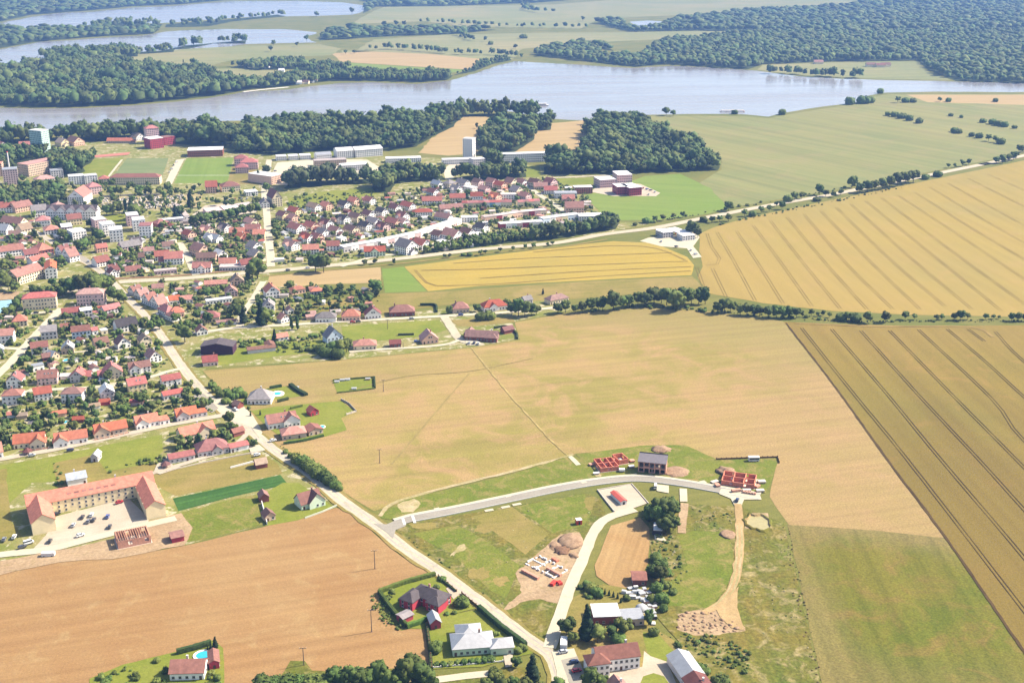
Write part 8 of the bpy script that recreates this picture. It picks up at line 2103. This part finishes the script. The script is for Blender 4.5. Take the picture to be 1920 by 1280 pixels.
# ------------------------------------------------------------------ cars
CARC = {'white': (.62, .62, .60), 'black': (.015, .015, .018), 'dark grey': (.055, .055, .06), 'grey': (.17, .17, .18), 'silver': (.38, .39, .41), 'red': (.36, .015, .025), 'dark blue': (.018, .028, .075), 'blue': (.07, .10, .27)}
_cp = {}
def paint(c):
    if c not in _cp:
        m, nt, b = nodemat('car_paint_' + c.replace(' ', '_'), .28)
        b.inputs['Base Color'].default_value = (*CARC[c], 1); b.inputs['Specular IOR Level'].default_value = .5
        b.inputs['Coat Weight'].default_value = .4
        _cp[c] = m
    return _cp[c]
M_tyre = plain_mat('tyre_rubber', (.02, .02, .02), .9, .1, 1)
def car_meshes(c, van=False):
    k = ('car', c, van)
    if k in _cp: return _cp[k]
    L, Wd = (5.2, 1.95) if van else (4.3, 1.78)
    s = ([(-L/2, .35), (L/2, .35), (L/2, .80), (L/2 - .25, 1.0), (L/2 - 1.0, 1.12), (-L/2 + .05, 1.15), (-L/2, .9)] if not van else [(-L/2, .35), (L/2, .35), (L/2, .95), (L/2 - .5, 1.2), (-L/2, 1.25)])
    cab = ([(L/2 - 1.05, 1.10), (L/2 - 1.75, 1.55), (-L/2 + .85, 1.55), (-L/2 + .15, 1.12)] if not van else [(L/2 - .55, 1.18), (L/2 - 1.15, 2.05), (-L/2 + .1, 2.1), (-L/2 + .02, 1.22)])
    def pr(sec, w0, w1, m):
        mb = MB(); n = len(sec)
        zl = min(z for _, z in sec); zh = max(z for _, z in sec)
        wz = lambda z: w0 + (w1 - w0) * (z - zl) / max(1e-6, zh - zl)
        A = [(x, -wz(z), z) for x, z in sec]; B = [(x, wz(z), z) for x, z in sec]
        for i in range(n):
            j = (i + 1) % n; mb.poly([A[i], A[j], B[j], B[i]])
        mb.poly(A[::-1]); mb.poly(B)
        return mb
    bodym = pr(s, Wd / 2, Wd / 2 - .06, 0).mesh('body', paint(c))
    glass = pr(cab, Wd / 2 - .07, Wd / 2 - .25, 0).mesh('cabin', M_glass)
    x0, x1 = cab[2][0], cab[1][0]
    rb = MB(); rb.box(x0 - (.0 if van else .05), x1 + .05, -Wd / 2 + .24, Wd / 2 - .24, cab[1][1] + .004, cab[1][1] + .05)
    roofm = rb.mesh('roof_panel', paint(c))
    wb = MB(); wb.cyl((0, 0), .33, -.11, .11, 12)
    for i in range(len(wb.v)): x, y, z = wb.v[i]; wb.v[i] = (x, z, y + .33)
    wheel = wb.mesh('wheel', M_tyre)
    _cp[k] = (bodym, glass, roofm, wheel, L, Wd)
    return _cp[k]
def car(x, y, c, label, dirpx=(1, -.15), van=False, group=None):
    a, b = P(x, y), P(x + dirpx[0] * 4, y + dirpx[1] * 4)
    r = empty('parked_car' if not van else 'parked_van', (*a, ZL[0] + .01), math.atan2(b[1] - a[1], b[0] - a[0]))
    tag(r, label, 'car' if not van else 'van', group)
    bodym, glass, roofm, wheel, L, Wd = car_meshes(c, van)
    link_mesh('body', bodym, r); link_mesh('cabin', glass, r); link_mesh('roof_panel', roofm, r)
    for u in (-L * .31, L * .31):
        for v in (-Wd / 2 + .08, Wd / 2 - .08): link_mesh('wheel', wheel, r, (u, v, 0))
for (x, y, c, lab, d, v) in (
    (106, 966, 'black', 'black car at the door of the left court wing', (1, -.3), 0), (155, 972, 'dark grey', 'dark grey car, leftmost of the three in the court middle', (.5, -1), 0), (172, 968, 'white', 'white car at the middle of the paved court', (.5, -1), 0),
    (166, 980, 'grey', 'grey car between the two darker ones in the paved court', (.6, -1), 0), (176, 977, 'dark grey', 'dark grey car right of the grey one in the court', (.6, -1), 0), (202, 971, 'blue', 'blue car standing alone in the right half of the court', (.5, -1), 0),
    (138, 987, 'silver', 'silver car in the left half of the paved court', (.6, -1), 0), (206, 990, 'dark grey', 'dark grey car at the front right of the court', (.4, -1), 0), (151, 1006, 'white', 'white car at the front edge of the court', (1, -.3), 0),
    (94, 1017, 'dark grey', 'dark grey car at the front left corner of the court', (.5, -1), 0), (224, 944, 'red', 'red car in the upper right corner of the court', (1, -.3), 0), (8, 1014, 'grey', 'grey car at the left edge of the picture', (.5, -1), 0),
    (27, 1009, 'white', 'white car on the bright ground left of the court', (.6, -1), 0), (54, 1020, 'white', 'white van in the shade left of the court', (1, -.3), 1), (42, 1028, 'dark grey', 'dark grey car below the white van left of the court', (1, -.3), 0),
    (132, 846, 'dark blue', 'dark blue car on the lower village street', (1, -.15), 0), (60, 856, 'silver', 'silver car on the lower village street', (1, -.15), 0), (442, 770, 'white', 'white car on the road apron beside the brown shed', (1, .5), 0),
    (423, 752, 'dark grey', 'dark grey car on the road apron by the meadow bushes', (1, .6), 0), (512, 828, 'white', 'white car in the drive of the tan bungalow', (1, -.2), 0), (482, 855, 'white', 'white car in the drive beside the low red garage', (1, -.2), 0),
    (661, 606, 'red', 'red car parked before the peach hipped house', (1, -.05), 0), (672, 605, 'dark grey', 'dark car next to the red car on the upper street', (1, -.05), 0), (772, 599, 'silver', 'silver car on the upper village street', (1, -.05), 0),
    (864, 592, 'blue', 'blue car on the upper village street by the junction', (1, -.05), 0), (880, 645, 'silver', 'left silver car at the cul-de-sac parking', (.5, -1), 0), (889, 645, 'dark blue', 'dark blue car in the middle of the cul-de-sac parking', (.5, -1), 0),
    (897, 646, 'white', 'white car at the right of the cul-de-sac parking', (.5, -1), 0), (781, 642, 'blue', 'blue car left of the peach house', (1, -.1), 0), (540, 508, 'dark grey', 'dark car driving on the highway left of the willows', (1, -.12), 0),
    (577, 504, 'silver', 'silver car driving on the highway before the willows', (1, -.12), 0), (1229, 915, 'white', 'white van on the white drive beside the dark trees', (.1, -1), 1), (1382, 940, 'dark blue', 'dark blue car at the mouth of the dirt track', (.5, -1), 0),
    (1076, 1244, 'dark blue', 'dark blue car on the asphalt strip left of the farmhouse', (.9, -.2), 0), (1081, 1260, 'red', 'red car on the asphalt strip left of the farmhouse', (.9, -.2), 0), (1056, 1225, 'silver', 'silver car below the white box trailer', (1, -.2), 0),
    (68, 588, 'dark grey', 'left dark car before the red-roofed apartment house', (1, -.1), 0), (94, 586, 'dark grey', 'right dark car before the red-roofed apartment house', (1, -.1), 0), (295, 591, 'white', 'white car on the main road bend', (1, .8), 0)):
    car(x, y, c, lab, d, v)
k = 0
for where, pts in (('in the car park above the garages', [(400, 378), (410, 377), (421, 378), (431, 376), (441, 375), (452, 374), (463, 374), (476, 374)]), ('beside the football pitch', [(322, 318), (326, 311), (331, 305), (318, 324)]),
                   ('beside the red school blocks', [(1206, 354), (1213, 356), (1220, 358), (1228, 361), (1216, 366)]), ('in the works yard', [(508, 316), (516, 322), (566, 322), (580, 326), (604, 322)]),
                   ('at the fuel station', [(1268, 464), (1296, 470), (1304, 478), (1240, 454)]), ('in the old town street', [(106, 470), (120, 462), (150, 478), (132, 488), (166, 492)]), ('in the yard of the red pavilion', [(300, 436), (312, 438), (326, 436), (286, 456)])):
    for i, (x, y) in enumerate(sorted(pts)):
        c = ['white', 'silver', 'dark grey', 'white', 'red', 'blue', 'silver', 'black'][k % 8]; k += 1
        car(x, y, c, '%s car, %s %s' % (c, nth(i), where), (1, -.1) if i % 2 else (.4, -1), 0, 'cars parked in the town')

# ------------------------------------------------------------------ lake things
def b_boat(r):
    mb = MB(); mb.prism_x([(-3, 0.2), (3, 0.2), (3.4, 1.6), (-3.4, 1.6)], -13, 11); mb.build('hull', M_white, r)
    mb = MB(); mb.box(-9, 7, -2.4, 2.4, 1.604, 3.6); mb.build('cabin', M_sandy, r)
    mb = MB(); mb.box(-10, 8, -2.8, 2.8, 3.604, 3.9); mb.build('roof', M_white, r)
simple('excursion_boat', 'small white excursion boat on the wide lake bay', 'boat', 1017, 198, b_boat, .05)
ribbon('beach', [(456, 173), (490, 169), (520, 166), (541, 164)], 9, plain_mat('beach_sand', (.55, .50, .43), .9, .08, .1, kind='Position'), 'pale sandy beach on the wooded far shore', step=20, jitter=1.5, keep=False)
def b_pier(r):
    mb = MB(); mb.box(-22, 22, -2.2, 2.2, .9, 1.4); mb.build('deck', M_timber, r)
    pb = MB(); pb.cyl((0, 0), .3, 0, .9, 6); pm = pb.mesh('pile', M_pole)
    for x in (-20, -10, 0, 10, 20):
        for y in (-1.8, 1.8): link_mesh('pile', pm, r, (x, y, 0))
    mb = MB(); mb.box(-20, 20, -1.6, 1.6, 3.4, 3.7); mb.build('canopy', M_sandy, r)
    for x in (-19, 0, 19): link_mesh('post', (lambda q: (q.cyl((0, 0), .2, 1.4, 3.4, 6), q.mesh('post', M_pole))[1])(MB()), r, (x, 0, 0))
simple('pier', 'long boat pier on the near shore at right of centre', 'pier', 1373, 210, b_pier, .02)
def b_keep(r):
    mw, mr = MB(), MB(); body(mw, mr, -8, 8, -7, 7, 12, 'g', 'y', 52); mw.build('wall', wmat('wht'), r); mr.build('roof', rmat('ltg'), r)
simple('chapel', 'small pale gabled chapel among the peninsula trees', 'chapel', 118, 131, b_keep)
def b_sail(r):
    mb = MB(); mb.cyl((0, 0), 1.2, 0, 24, 8, 0, .5); mb.build('shaft', M_white, r); mb = MB(); mb.cyl((0, 0), 2.0, 18, 20, 8); mb.build('gallery', M_white, r)
simple('lookout_mast', 'thin white lookout mast on the peninsula shore', 'mast', 421, 159, b_sail)
for i, (x, y) in enumerate(((378, 126), (452, 124), (470, 127), (486, 124), (500, 128), (523, 125), (560, 158), (574, 157), (583, 155), (590, 153), (528, 135), (200, 158))):
    house(P(x, y), random.Random(i).uniform(-.5, .5), 13, 9, 4, 'g', ['ltg', 'dst', 'wht', 'brn'][i % 4], ['wht', 'crm'][i % 2], 'cottage', '%s cottage, %s on the wooded peninsula' % (['light grey', 'reddish', 'white', 'brown'][i % 4] + ' roofed', nth(i)), 'cottage', 'cottages on the peninsula', near=False, windows=False, chimney=False, short='cottage', pxy=(x, y))
for i, (x, y) in enumerate(((1534, 120), (1632, 125), (1650, 126), (1660, 125))):
    house(P(x, y), .1, 22, 11, 5, 'g', ['pnk', 'brn', 'dst', 'brn'][i], 'crm', 'farm_building', 'farm building, %s in the far shore clearing' % nth(i), 'farm building', 'farm buildings in the far clearing', near=False, windows=False, chimney=False, short='farm building', pxy=(x, y))
# ------------------------------------------------------------------ the air
hz = MB()
hz.box(-9050, 9050, -750, 15050, -1.0, 309.0)
mh = bpy.data.materials.new('haze_air')
mh.use_nodes = True
nt = mh.node_tree
nt.nodes.clear()
ho = nt.nodes.new('ShaderNodeOutputMaterial')
hv = nt.nodes.new('ShaderNodeVolumePrincipled')
hv.inputs['Color'].default_value = (0.19, 0.35, 0.76, 1)
hv.inputs['Density'].default_value = 0.000078
hv.inputs['Anisotropy'].default_value = 0.1
nt.links.new(hv.outputs[0], ho.inputs['Volume'])
hm = hz.mesh('haze', mh)
tag(link_mesh('haze', hm), 'thin blue summer haze over the land', kind='stuff')
